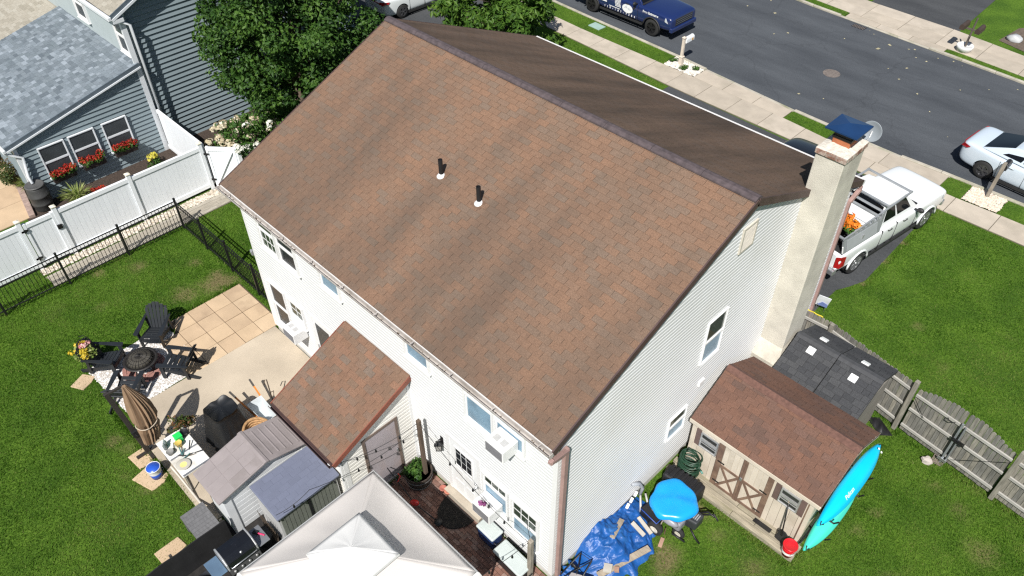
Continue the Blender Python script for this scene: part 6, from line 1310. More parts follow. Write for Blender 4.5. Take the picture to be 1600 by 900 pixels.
def dark_shed():
    t = thing('resin_tool_shed', 'dark shed with charcoal shingle roof and four square white skylights behind the storage shed', 'shed', (0,0,0)); wm = mat('shed_grey_resin', (.20,.185,.165), rough=.65, var=.1)
    x0, x1, ye, yr, yb, ze, zr = .74, 2.97, 7.05, 8.09, 9.16, 1.86, 2.42
    b = B(); b.bx(x0+.06,ye+.12,0,x1-.08,yb-.1,1.80); b.prism([(x0+.07,ye+.13,1.80),(x0+.07,yb-.11,1.80),(x0+.07,yr,zr-.05)], (x1-x0-.16,0,0)); b.build('wall', wm, t)
    n = 9
    for k in range(n): ya = ye+.14+k*(yb-ye-.26)/n; b = B(); b.bx(x1-.082,ya+.006,.03,x1-.07,ya+(yb-ye-.26)/n-.006,1.76); b.build('panel', wm, t)
    for xa, xb in ((x0,1.835),(1.85,x1)):
        shingle_roof(t, (xa,ye,ze),(xb,ye,ze),(xb,yr,zr),(xa,yr,zr), .24, .155, CHARROOF, 150, .016, widths=[.20,.26,.16,.3], seed=int(xa*10), deckmat=mat('seam_black', (.02,.02,.021), rough=.8), deckname='roof', dth=.05, lift=.02)
        shingle_roof(t, (xb,yb,ze+.02),(xa,yb,ze+.02),(xa,yr+.002,zr),(xb,yr+.002,zr), .24, .155, CHARROOF, 100, .01, widths=[.20,.26,.16,.3], seed=int(xa*10)+5, deckmat=MATS['seam_black'], deckname='roof', dth=.05, lift=.02)
        b = B(); b.prism([(xa,yr-.13,zr-.035),(xa,yr-.05,zr+.018),(xa,yr+.05,zr+.018),(xa,yr+.13,zr-.045)], (xb-xa,0,0)); b.build('ridge_cap', mat('ridge_char', (.047,.049,.054), rough=.8, var=.15, scale=10), t)
    sk = mat('skylight_white', (.80,.82,.82), rough=.35, var=.03); ang = math.atan2(zr-ze, yr-ye)
    for x, y, s in ((1.24,7.84,1),(2.38,7.78,1),(1.27,8.46,-1),(2.37,8.44,-1)):
        z = ze+(zr-ze)*(y-ye)/(yr-ye) if s > 0 else ze+.02+(zr-ze-.02)*(yb-y)/(yb-yr); a = ang if s > 0 else -math.atan2(zr-ze-.02, yb-yr)
        b = B(); b.box((x,y,z+.03),(.19,.19,.045),(a,0,0)); b.build('skylight', sk, t, bevel=.012)
dark_shed()
# ------------------------------------------------------------------ weathered wooden fence and gate
def wood_fence():
    A = Vector((3.46,9.24,0)); C = Vector((6.04,8.90,0)); d = (C-A).normalized(); nrm = Vector((-d.y,d.x,0)); W = A + Vector((-3.35,.42,0)); E = C+d*3.2
    gm = [mat('grey_picket_'+k, c, rough=.9, var=.3, scale=3, stretch=(7,7,1), bump=.35, bscale=9, col2=c2, wear=.25) for k, c, c2 in (('a',(.20,.19,.165),(.12,.115,.10)),('b',(.24,.225,.19),(.14,.13,.11)),('c',(.17,.165,.15),(.10,.10,.09)))]
    rm = mat('silver_rail', (.36,.35,.325), rough=.85, var=.2, scale=3, stretch=(1,7,7), bump=.2, bscale=8); pm = mat('fence_post_wood', (.23,.215,.18), rough=.9, var=.3, scale=3, stretch=(8,8,1), bump=.3, bscale=9)
    f = thing('wooden_fence', 'weathered grey picket fence with square posts behind the sheds', 'fence', (0,0,0)); R = random.Random(6)
    shared = {}
    def pickets(par, a, c, arch=0., h=1.70, z0=.06, ends=None):
        v = c-a; Ln = v.length; v = v/Ln; nn = Vector((-v.y,v.x,0)); n = round(Ln/.105); w = Ln/n; ang = math.atan2(v.y,v.x)
        for k in range(n):
            u = (k+.5)/n
            if ends: u2 = ends[0]+(ends[1]-ends[0])*u; hh = h+arch*math.sin(math.pi*u2)
            else: hh = h
            hh = round((hh+R.uniform(-.008,.008))*100)/100; key = (hh, round(w,3), R.randint(0,2))
            if key not in shared: ww = w/2-.004; shared[key] = B().prism([(-ww,0,z0),(ww,0,z0),(ww,0,hh-.035),(ww*.55,0,hh),(-ww*.55,0,hh),(-ww,0,hh-.035)], (0,.018,0)).mesh('picket', gm[key[2]])
            piece('picket', shared[key], par, a+v*(Ln*u)+nn*(.025+R.uniform(-.003,.004)), (R.uniform(-.008,.008),0,ang))
        return v, nn
    def rails(par, a, c, zs=(.30,.92,1.47), slope=0):
        for z in zs: b = B(); b.bar(a+Vector((0,0,z)), c+Vector((0,0,z)), .04, .085); b.build('rail', rm, par, bevel=.006)
    def post(p, h, w=.105): b = B(); a = math.atan2(d.y,d.x); b.box((0,0,h/2),(w,w,h)); o = b.build('post', pm, f, bevel=.01, loc=p, rot=(0,0,a))
    mid = Vector((1.0,9.70,0))
    for p, h in ((A,1.85),(C,1.85),(mid,1.72),(W,1.72),(E,1.8)): post(p-nrm*.02, h)
    for a, c in ((W,mid),(mid,A),(C,E)): pickets(f, a+d*.02, c-d*.02); rails(f, a+d*.05, c-d*.05)
    g = thing('wooden_gate', 'weathered arched double gate of grey pickets with a steel centre bar', 'gate', (0,0,0)); m = A.lerp(C,.5)
    for a, c, e in ((A+d*.10,m-d*.02,(0,.5)),(m+d*.02,C-d*.10,(.5,1))):
        pickets(g, a, c, .30, 1.60, .08, e); rails(g, a, c, (.28,.90,1.42))
    st = mat('gate_steel', (.30,.32,.345), rough=.45, metal=.5, var=.15)
    b = B(); b.bar(m-nrm*.05+Vector((0,0,.02)), m-nrm*.05+Vector((0,0,1.55)), .05,.05,up=(1,0,0)); b.build('drop_bar', st, g, bevel=.006)
    b = B(); b.bar(m-nrm*.05+d*.09+Vector((0,0,.12)), m-nrm*.05+d*.09+Vector((0,0,1.5)), .035,.03,up=(1,0,0)); b.build('frame_bar', st, g)
    for z in (.95,1.02): b = B(); b.bar(m-nrm*.085-d*.06+Vector((0,0,z)), m-nrm*.085+d*.26+Vector((0,0,z)), .035,.03); b.build('latch', BLACKMETAL, g)
    b = B(); b.tube([m-nrm*.06-d*.34+Vector((0,0,1.45)),m-nrm*.12-d*.30+Vector((0,0,1.45)),m-nrm*.12-d*.2+Vector((0,0,1.45)),m-nrm*.06-d*.16+Vector((0,0,1.45))], .012, 6); b.build('handle', BLACKMETAL, g)
    for z in (.25,.3): b = B(); b.bar(m-nrm*.09-d*.10+Vector((0,0,z-.1)), m-nrm*.09+d*.12+Vector((0,0,z-.1)), .03,.03); b.build('bolt', STEEL, g)
    b = B(); b.bar(A+d*.1-nrm*.06+Vector((0,0,1.38)), A+d*.5-nrm*.06+Vector((0,0,.95)), .01,.01); b.build('brace_wire', BLACKMETAL, g)
    b = B(); b.tube([C-d*.1-nrm*.07+Vector((0,0,1.38)), C-d*1.1-nrm*.07+Vector((0,0,.35))], .006, 5); b.build('brace_wire', BLACKMETAL, g)
    b = B(); pts = [W.lerp(mid,.05+.6*k/8)+Vector((0,.05,1.71+.01*math.sin(k*2))) for k in range(9)]; b.tube(pts, .016, 6); tag(b.build('yellow_rope', mat('yellow_rope_fibre', (.62,.50,.03), rough=.7), None), 'yellow rope lying along the top of the grey fence near the chimney', 'rope')
    o = B().ball((0,0,.07),(.13,.1,.11),9,6,.2,4).build('rock', mat('pale_rock', (.40,.36,.33), rough=.9, var=.2, bump=.5, bscale=12), None, loc=(4.50,8.80,0)); tag(o, 'small pale rock on the grass in front of the gate', 'rock')
    o = B().prism([(-.16,0,0),(.12,0,0),(.16,0,.3),(-.1,0,.36)], (0,.02,0)).build('flat_stone', mat('flat_stone_brown', (.16,.13,.11), rough=.9), None, loc=(4.72,8.9,.01), rot=(rad(-80),0,.2)); tag(o, 'flat brown stone half sunk in the grass beside the rock', 'stone')
    vs = []; N = 14
    for j in range(N):
        for i in range(N): u, v = i/(N-1)*2-1, j/(N-1)*2-1; vs.append((u*.30+v*.05, v*.16, .02+max(0,1-u*u-v*v)*.1*(.6+.4*math.sin(u*7+v*5))))
    o = B().add(vs,[(j*N+i,j*N+i+1,(j+1)*N+i+1,(j+1)*N+i) for j in range(N-1) for i in range(N-1)]).build('plastic_sheet', mat('black_sheet', (.012,.012,.014), rough=.4, var=.3), None, True, loc=(3.18,9.0,0), rot=(0,0,-.55)); tag(o, 'crumpled black plastic sheet at the foot of the fence post', 'plastic sheet')
wood_fence()
def yard_sign():
    t = thing('yard_sign', 'small white and blue yard sign tilted on the lawn beyond the fence', 'sign', (-.05,11.72,0), .35)
    b = B(); b.box((0,0,.42),(.36,.012,.50),(.25,.12,0)); b.build('panel', mat('sign_white', (.76,.78,.82), rough=.4), t); b = B(); b.prism([(-.16,-.012,.22),(.14,-.012,.2),(.12,-.012,.36),(-.05,-.012,.42)], (0,-.003,0)); o = b.build('print', mat('sign_blue', (.22,.28,.62), rough=.4), t); o.rotation_euler = (.25,.12,0); o.location = (0,.09,.015)
    for s in (-.12,.12): b = B(); b.tube([(s,.02,0),(s,.02,.3)], .006, 5); b.build('stake', STEEL, t)
yard_sign()
# ------------------------------------------------------------------ kayaks on the shed's end wall
def kayak(name, label, loc, Ln, w, h, m, rz, tilt, lettering=None):
    t = thing(name, label, 'kayak', loc, 0, 'kayaks hung on the shed end'); t.rotation_euler = (0, tilt, rz); N = 28; K = 18; vs = []
    for i in range(N+1):
        u = i/N*2-1; ww = w/2*max(.02,(1-abs(u)**2.3))**.75; rock = .09*abs(u)**3; hh = h*(.35+.65*(1-abs(u)**3))
        for k in range(K):
            a = 2*math.pi*k/K; c, s = math.cos(a), math.sin(a)
            y = ww*(abs(c)**.75)*(1 if c>0 else -1); z = (hh*.62*(abs(s)**.9) if s > 0 else -hh*.38*abs(s)**.6)
            if s > 0: z *= 1+.16*(abs(c)<.25) - .10*(.3<abs(c)<.62)
            vs.append((u*Ln/2, y, z-rock))
    fs = [(i*K+k,i*K+(k+1)%K,(i+1)*K+(k+1)%K,(i+1)*K+k) for i in range(N) for k in range(K)]+[tuple(range(K-1,-1,-1)),tuple(N*K+k for k in range(K))]
    o = B().add(vs,fs).build('hull', m, t, True, sub=1)
    for s in (-1,1): b = B(); b.tube([(-.25,s*w*.47,-.06),(-.1,s*w*.53,-.05),(.1,s*w*.53,-.05),(.25,s*w*.47,-.06)], .02, 6); b.build('carry_handle', BLACK, t)
    for u in (-.46,.46): b = B(); b.tube([(u*Ln,-.04,-.0),(u*Ln*1.06,0,-.02),(u*Ln,.04,-.0)], .014, 6); b.build('toggle', BLACK, t)
    for s in (-.05,.05): b = B(); b.lathe([(.028,0),(.024,.008),(0,.01)], (Ln*.40,s,h*.42), 10); b.build('drain_plug', WHITE, t, True)
    if lettering:
        cu = bpy.data.curves.new('lettering','FONT'); cu.body = lettering; cu.size = .13; cu.align_x = 'CENTER'; cu.extrude = .002; cu.shear = .25; cu.materials.append(WHITE)
        l = bpy.data.objects.new('lettering', cu); COL.objects.link(l); me = bpy.data.meshes.new_from_object(l.evaluated_get(bpy.context.evaluated_depsgraph_get())); bpy.data.objects.remove(l)
        me.materials.clear(); me.materials.append(WHITE); l = bpy.data.objects.new('lettering', me); COL.objects.link(l); l.parent = t; l.location = (-.40,-.03,h*.70)
    return t
cy = mat('cyan_hull', (.004,.50,.80), rough=.3, var=.07, scale=1.2, spec=.5); te = mat('teal_hull', (.06,.60,.48), rough=.32, var=.08, scale=1.2)
kayak('kayak', 'bright cyan kayak hung hull out along the end of the storage shed', (3.68,5.66,1.62), 2.9, .44, .24, cy, rad(90), rad(0), 'Pelican')
bpy.data.objects['kayak'].rotation_euler = Euler((rad(38),0,rad(91)),'XYZ')
k2 = kayak('kayak', 'teal kayak hung below the cyan one by the red bucket', (3.68,5.25,.88), 2.5, .43, .22, te, rad(90), 0)
k2.rotation_euler = Euler((rad(30),0,rad(91)),'XYZ')
def rack():
    t = thing('kayak_rack', 'black wall rack arms holding the two kayaks', 'rack', (3.42,0,0))
    for y in (4.75,6.3):
        for z in (.55,1.25): b = B(); b.tube([(0,y,z+.1),(.12,y,z-.02),(.42,y,z-.02),(.50,y,z+.12)], .02, 6); b.build('arm', BLACKMETAL, t)
rack()
def shed_front():
    p = thing('bucket', 'bright red bucket with a red lid on the shed sill', 'bucket', (3.36,4.14,.13)); rm = mat('bucket_red', (.55,.012,.02), rough=.3, var=.06)
    b = B(); b.lathe([(.125,0),(.145,.20),(.15,.32)], (0,0,0), 24); b.build('body', rm, p, True); b = B(); b.lathe([(.150,.12),(.1515,.20)], (0,0,0), 24, cap=False); b.build('label_band', WHITE, p, True)
    b = B(); b.lathe([(.152,.31),(.166,.33),(.168,.36),(.155,.372),(.145,.362),(0,.364)], (0,0,0), 24); b.build('lid', rm, p, True); b = B(); b.tube([(-.165,0,.3),(-.1,-.13,.18),(.1,-.13,.18),(.165,0,.3)], .004, 5); b.build('handle', STEEL, p)
    t = thing('shovel', 'black shovel with a tan handle leaning on the shed by the red bucket', 'shovel', (3.08,4.26,.14)); b = B(); b.tube([(0,.0,.25),(-.18,.21,1.15)], .017, 8); b.build('shaft', BLACK, t, True); b = B(); b.tube([(-.18,.21,1.15),(-.21,.235,1.32)], .02, 8); b.build('grip', mat('handle_tan', (.45,.30,.14), rough=.6), t, True)
    b = B(); b.prism([(-.13,.02,0),(.13,-.02,0),(.12,.04,.27),(.03,.06,.32),(-.1,.08,.29)], (.01,.03,.0)); b.build('blade', mat('blade_black', (.02,.02,.022), rough=.4), t)
    o = B().bx(-.22,-.06,0,.22,.06,.012).build('metal_grille', BLACKMETAL, None, loc=(2.6,4.33,.155)); tag(o, 'flat dark metal strip lying on the sill below the right door', 'metal strip')
    # hose on a pot reel
    t = thing('garden_hose', 'coiled dark green garden hose piled in front of the shed corner', 'hose', (.52,4.30,.13)); hm = mat('hose_green', (.012,.045,.024), rough=.4, var=.25); R = random.Random(3)
    for k in range(17):
        z = .05+k*.042; r = .235+R.uniform(-.03,.035); cx, cyy = R.uniform(-.025,.025), R.uniform(-.02,.02)-k*.001; tx, ty = R.uniform(-.12,.12), R.uniform(-.12,.12)
        b = B(); b.tube([(cx+r*math.cos(a),cyy+r*.78*math.sin(a),z+tx*r*math.cos(a)+ty*r*math.sin(a)) for a in [2*math.pi*i/26 for i in range(27)]], .0165, 6, False); b.build('coil', hm, t, True)
    b = B(); b.tube([(.2,.05,.7),(.1,-.02,.95),(-.1,0,.92),(-.16,.04,.7)], .016, 6); b.tube([(.22,.02,.6),(.30,-.08,.55),(.36,-.05,.5)], .02, 6); b.build('loose_end', hm, t, True); b = B(); b.tube([(.34,-.06,.5),(.42,-.08,.47)], .026, 8); b.build('nozzle', mat('nozzle_teal', (.10,.26,.22), rough=.4), t, True)
shed_front()
# ------------------------------------------------------------------ tarp heap along the gable wall
def tarp_z(x, y):
    v = min(1,max(0,(x-.03)/1.22)); u = (y-.72)/2.15; e = max(0,math.sin(math.pi*min(1,max(0,u))))**.45
    n = mnoise.noise(Vector((x*2.6,y*2.6,1.3)))*.08-abs(mnoise.noise(Vector((x*4.5+y*3,y*3-x*3,4.1))))*.12-abs(mnoise.noise(Vector((x*7-y*9,y*8+x*6,2.7))))*.055-abs(mnoise.noise(Vector((x*19+y*5,y*17,5.7))))*.022+.05
    return max(0,(.66*(1-v**1.5)*e*(.75+.35*math.sin(u*5.2+.6)) + n*e*(1-v**4)))+.018
def tarp():
    t = thing('blue_tarp', 'wrinkled bright blue tarp draped over a pile against the gable wall', 'tarp', (0,0,0)); m = mat('tarp_blue', (.010,.080,.29), rough=.42, var=.2, scale=4, spec=.45, col2=(.03,.135,.37), wear=.15, bump=.5, bscale=20); N, M = 64, 90; vs = []
    for j in range(M+1):
        y = .62+2.35*j/M; u = j/M; w = 1.02*(.55+.62*math.sin(math.pi*min(1,u*.85+.12)))+.05*math.sin(u*23)+.04*math.sin(u*41)
        if u < .12: w *= .5+u*4
        for i in range(N+1): x = .035+w*i/N; vs.append((x, y+.05*math.sin(x*9+j*.2)*(i/N), tarp_z(.035+1.22*i/N, y)*(1 if i<N else .4)))
    fs = [(j*(N+1)+i,j*(N+1)+i+1,(j+1)*(N+1)+i+1,(j+1)*(N+1)+i) for j in range(M) for i in range(N)]
    o = B().add(vs,fs).build('cloth', m, t, True)
    b = B(); V2 = []
    for j in range(20):
        for i in range(14): x, y = .05+.4*i/13, .08+.5*j/19; V2.append((x+.05*math.sin(j), y, .03+.16*abs(mnoise.noise(Vector((x*6,y*6,9))))+.1*(1-i/13)))
    o = B().add(V2,[(j*14+i,j*14+i+1,(j+1)*14+i+1,(j+1)*14+i) for j in range(19) for i in range(13)]).build('tarp_end', m, t, True)
    wd = mat('plank_grey', (.33,.275,.21), rough=.85, var=.25, scale=3, stretch=(1.5,8,8), bump=.3); wd2 = mat('plank_pale', (.45,.42,.37), rough=.85, var=.15, scale=3)
    for (a, c, w, mm, lab) in (((.28,2.06),(.46,1.47),.12,wd,'short brown plank lying high on the blue tarp'),((.47,2.20),(.84,2.20),.10,wd2,'pale plank lying across the tarp below the drain pipe'),((.46,2.46),(.92,2.36),.09,wd2,'pale narrow plank at the mower end of the tarp'),((1.12,2.02),(.72,.72),.15,wd,'long brown board weighing down the outer edge of the tarp'),((1.14,2.53),(1.22,2.30),.09,wd,'stub of reddish board on the grass at the tarp corner')):
        za, zc = tarp_z(*a)+.05, tarp_z(*c)+.05
        if lab.startswith('long'): za, zc = .22, .2
        if lab.startswith('stub'): za = zc = .03
        b = B(); b.bar((*a,za),(*c,zc),w,.035); o = b.build('plank', wd if not lab.startswith('stub') else mat('plank_red', (.36,.22,.16), rough=.9, var=.2), None, bevel=.004); o.data.materials[0] = mm if not lab.startswith('stub') else MATS['plank_red']; tag(o, lab, 'plank', 'planks on the blue tarp')
    for a, c, w, lab in (((.86,1.02),(.70,.93),.2,'broken piece of pale board at the near end of the tarp'),((.98,1.12),(.90,1.06),.12,'reddish brick lying beside the broken board')):
        b = B(); b.bar((*a,.27),(*c,.25),w,.05); tag(b.build('board_scrap' if w > .15 else 'brick', wd2 if w > .15 else MATS['plank_red'], None), lab, 'board' if w > .15 else 'brick')
    f = thing('folding_cart', 'dark tubular folding cart frame with a grey board at the house corner', 'cart', (.3,.42,0)); b = B(); b.tube([(-.2,-.5,.1),(-.1,.3,.5),(.2,.32,.52),(.3,-.4,.2)], .016, 6); b.build('frame', BLACKMETAL, f, True); b = B(); b.tube([(-.1,.3,.5),(.3,-.4,.12)], .014, 6); b.tube([(.2,.32,.52),(-.15,-.3,.1)], .014, 6); b.build('cross_tube', BLACKMETAL, f, True)
    b = B(); b.prism([(.02,-.5,.22),(.5,-.2,.24),(.42,.12,.3),(.0,-.1,.3)], (0,0,.02)); b.build('board', mat('grey_board', (.27,.25,.25), rough=.7, var=.1), f); b = B(); b.lathe([(.03,-.02),(.11,-.025),(.12,0),(.11,.025),(.03,.02)], (-.12,.1,.14), 16, axis='y'); b.build('wheel', BLACK, f, True)
    b = B(); b.tube([(.0,.52,.06),(.1,.55,.16),(.12,.5,.2)], .03, 8); b.build('hub', BLACK, f, True)
    d = thing('drain_pipe', 'grey drain spout and white pipe blocks on the wall between tarp and mower', 'drain pipe', (0,0,0)); b = B(); b.tube([(.06,2.62,.95),(.10,2.85,.78),(.14,2.98,.5),(.13,2.92,.28)], .045, 8); b.build('spout', mat('spout_grey', (.34,.36,.39), rough=.45, var=.12), d, True)
    for x, y, z in ((.10,2.78,.42),(.12,2.6,.38),(.13,2.46,.3),(.2,2.4,.12)): b = B(); b.box((x,y,z),(.07,.13,.09),(.3,.2,.3)); b.build('pipe_block', WHITE, d, bevel=.015)
    for p, q in (((.12,2.95,.3),(.42,2.62,.1)),((.2,3.05,.25),(.5,2.85,.08))): b = B(); b.tube([p,q], .026, 8); b.build('pipe', mat('pvc_dull', (.55,.54,.52), rough=.5), d, True)
    k = thing('utility_cart', 'black plastic cart tray with a blue rim standing between tarp and mower', 'cart', (.62,2.72,0)); b = B(); b.prism([(-.22,-.12,.3),(.26,-.2,.3),(.3,.14,.34),(-.16,.2,.34)], (0,0,.06)); b.build('tray', BLACK, k); b = B(); b.prism([(-.22,-.12,.08),(.26,-.2,.08),(.3,.14,.08),(-.16,.2,.08)], (0,0,.22)); b.build('bin', BLACK, k)
    b = B(); b.tube([(.32,.12,.45),(.30,-.22,.42),(-.2,-.16,.42)], .014, 6); b.build('rim', mat('rim_blue', (.03,.08,.35), rough=.4), k, True); b = B(); b.tube([(.34,-.2,.05),(.36,.0,.6)], .014, 6); b.build('handle', WOOD, k, True)
tarp()
def mower():
    t = thing('riding_mower', 'riding mower with black catcher under a bright blue round cover beside the shed', 'mower', (.93,3.08,0), .05); cm = mat('cover_blue', (.010,.30,.74), rough=.30, var=.06, scale=2.2, spec=.5, bump=.12, bscale=5)
    N = 48; vs = [(0,0,.86)]; rows = [(.12,1.0),(.25,.995),(.36,.985),(.43,.975),(.475,.955),(.50,.915),(.515,.87),(.52,.85),(.50,.845)]
    for r, z in rows:
        for k in range(N):
            a = 2*math.pi*k/N; q = 1+.05*math.sin(3*a+1)+.03*math.sin(7*a); dz = -.035*math.exp(-((math.cos(a-2.2)*r-.1)**2)/.02)*(z>.95)+.012*math.sin(a*2+r*6); drop = .025*math.sin(9*a)*(z<.9)
            vs.append((r*q*math.cos(a)*1.04, r*q*math.sin(a)*1.08, z-.14+dz+drop))
    fs = [(0,1+k,1+(k+1)%N) for k in range(N)]+[(1+i*N+k,1+(i+1)*N+k,1+(i+1)*N+(k+1)%N,1+i*N+(k+1)%N) for i in range(len(rows)-1) for k in range(N)]
    B().add(vs,fs).build('cover', cm, t, True)
    gm = mat('mower_grey', (.24,.24,.27), rough=.4, var=.15); tyre = mat('tyre', (.018,.018,.018), rough=.85, var=.2); hub = mat('hub_beige', (.58,.54,.46), rough=.5)
    b = B(); b.prism([(-.36,-.34,.25),(.42,-.34,.25),(.44,.3,.25),(-.36,.34,.25)], (0,0,.28)); b.build('body', gm, t, bevel=.05); b = B(); b.ball((.1,-.36,.5),(.30,.10,.11)); b.build('fender', gm, t, True)
    for x, y, r, w in ((-.06,-.55,.19,.14),(.40,-.28,.15,.1),(-.05,.36,.2,.14),(.42,.3,.15,.1)):
        b = B(); b.lathe([(r*.55,-w/2),(r*.9,-w/2),(r,-w*.3),(r,w*.3),(r*.9,w/2),(r*.55,w/2)], (x,y,r), 22, axis='y', cap=False); wl = b.build('wheel', tyre, t, True); b = B(); b.lathe([(0,-w*.35),(r*.3,-w*.4),(r*.56,-w*.5),(r*.56,w*.5),(0,w*.4)], (x,y,r), 18, axis='y'); b.build('hub', hub, wl, True)
    b = B(); b.prism([(.40,-.12,.28),(.68,-.08,.28),(.70,.24,.28),(.42,.26,.28)], (0,0,.30)); e = b.build('engine', mat('engine_grey', (.035,.038,.042), rough=.45, var=.2), t, bevel=.04)
    for k in range(4): b = B(); b.bx(.48+k*.045,.0,.582,.505+k*.045,.16,.60); b.build('engine_vent', mat('vent_light', (.30,.31,.32), rough=.5), e)
    for p in ([(.55,.26,.5),(.72,.34,.62),(.90,.30,.66)],[(.62,.26,.5),(.84,.42,.55),(.98,.36,.5)],[(.58,-.1,.3),(.76,-.16,.18),(.88,-.14,.06)],[(.3,-.42,.2),(.62,-.36,.12)]): b = B(); b.tube(p, .022, 7); b.build('bar', BLACK, t, True)
    b = B(); b.prism([(-.62,.44,.18),(.30,.44,.18),(.34,.86,.18),(-.62,.84,.18)], (0,0,.52)); b.build('catcher', BLACK, t, bevel=.06)
    for k in range(7): b = B(); b.bx(-.56+k*.12,.50,.70,-.49+k*.12,.84,.725); b.build('catcher_rib', BLACK, t, bevel=.01)
    for k in range(5): b = B(); b.bar((-.35+k*.12,-.4,.2),(-.33+k*.12,-.46,.04),.02,.02); b.build('deck_bracket', mat('rust_dark', (.09,.05,.03), rough=.8), t)
mower()
# ------------------------------------------------------------------ vehicles
TYRE = mat('tyre', (.018,.018,.018), rough=.85, var=.2); PLASTIC = mat('trim_black', (.02,.02,.021), rough=.6, var=.15)
CARGLASS = mat('car_glass', (.006,.007,.009), rough=.06, var=.1, spec=.32); CHROME = mat('chrome', (.6,.6,.62), rough=.15, metal=1, var=.05); REDL = mat('red_lens', (.30,.008,.012), rough=.15, var=.1); CLEARL = mat('clear_lens', (.55,.58,.62), rough=.12, var=.1, metal=.3)
def paint(name, col): return mat(name, col, rough=.28, var=.03, scale=.8, spec=.5, coat=.8)
def hull(parent, st, m, wheels, wr, ww=.3, name='body'):
    rings = []
    for (x, hw, zb, zs, cr) in st:
        h = [(0,zs+cr),(.45*hw,zs+cr*.85),(.80*hw,zs+cr*.45),(.955*hw,zs-.015),(hw,zs-.10),(hw*1.0,zs*.45+zb*.55),(hw*.975,zb+.08),(hw*.86,zb),(0,zb)]
        rings.append([(x,y,z) for y,z in h]+[(x,-y,z) for y,z in h[-2:0:-1]])
    n = len(rings[0]); vs = [p for r in rings for p in r]; N = len(rings)
    fs = [(i*n+k,i*n+(k+1)%n,(i+1)*n+(k+1)%n,(i+1)*n+k) for i in range(N-1) for k in range(n)] + [tuple(range(n-1,-1,-1)), tuple((N-1)*n+k for k in range(n))]
    o = B().add(vs,fs).build(name, m, parent, True, sub=2); cut = []
    for (x, y) in wheels:
        c = B().lathe([(wr,-.24),(wr,.24)], (x, y, wr*.93), 28, axis='y').build('cutter', PLASTIC, parent); cut.append(c)
        md = o.modifiers.new('b','BOOLEAN'); md.operation = 'DIFFERENCE'; md.object = c; md.solver = 'EXACT'
    bpy.context.view_layer.update(); dg = bpy.context.evaluated_depsgraph_get(); me = bpy.data.meshes.new_from_object(o.evaluated_get(dg)); o.modifiers.clear(); o.data = me
    for c in cut: bpy.data.objects.remove(c)
    me.materials.clear(); me.materials.append(m); me.materials.append(PLASTIC); smooth_by_angle(o, 35)
    return o
def wheel(t, x, y, r, w, rim, spokes=5, side=1):
    b = B(); b.lathe([(r*.62,-w/2),(r*.92,-w/2),(r,-w*.34),(r,w*.34),(r*.92,w/2),(r*.62,w/2)], (x,y,r), 30, axis='y', cap=False); o = b.build('wheel', TYRE, t, True)
    s = 1 if y > 0 else -1; f = y+s*w*.42; b = B(); b.lathe([(r*.64,-.03),(r*.64,.03),(r*.58,.03),(r*.56,-.02),(0,-.02)] if s > 0 else [(0,.02),(r*.56,.02),(r*.58,-.03),(r*.64,-.03),(r*.64,.03)], (x,f,r), 28, axis='y')
    b.lathe([(0,.05*s),(r*.13,.045*s),(r*.15,-.01*s)], (x,f,r), 14, axis='y')
    for k in range(spokes):
        a = 2*math.pi*k/spokes+.3
        for da in (-.13,.13): b.bar((x+r*.1*math.cos(a),f+s*.015,r+r*.1*math.sin(a)), (x+r*.6*math.cos(a+da),f+s*.02,r+r*.6*math.sin(a+da)), .045*r/.35, .03, up=(0,1,0))
    b.build('rim', rim, o)
    b = B(); b.lathe([(r*.4,-.01),(r*.4,.01),(0,.011)] , (x,f-s*.05,r), 18, axis='y'); b.build('brake_disc', GREYMETAL, o)
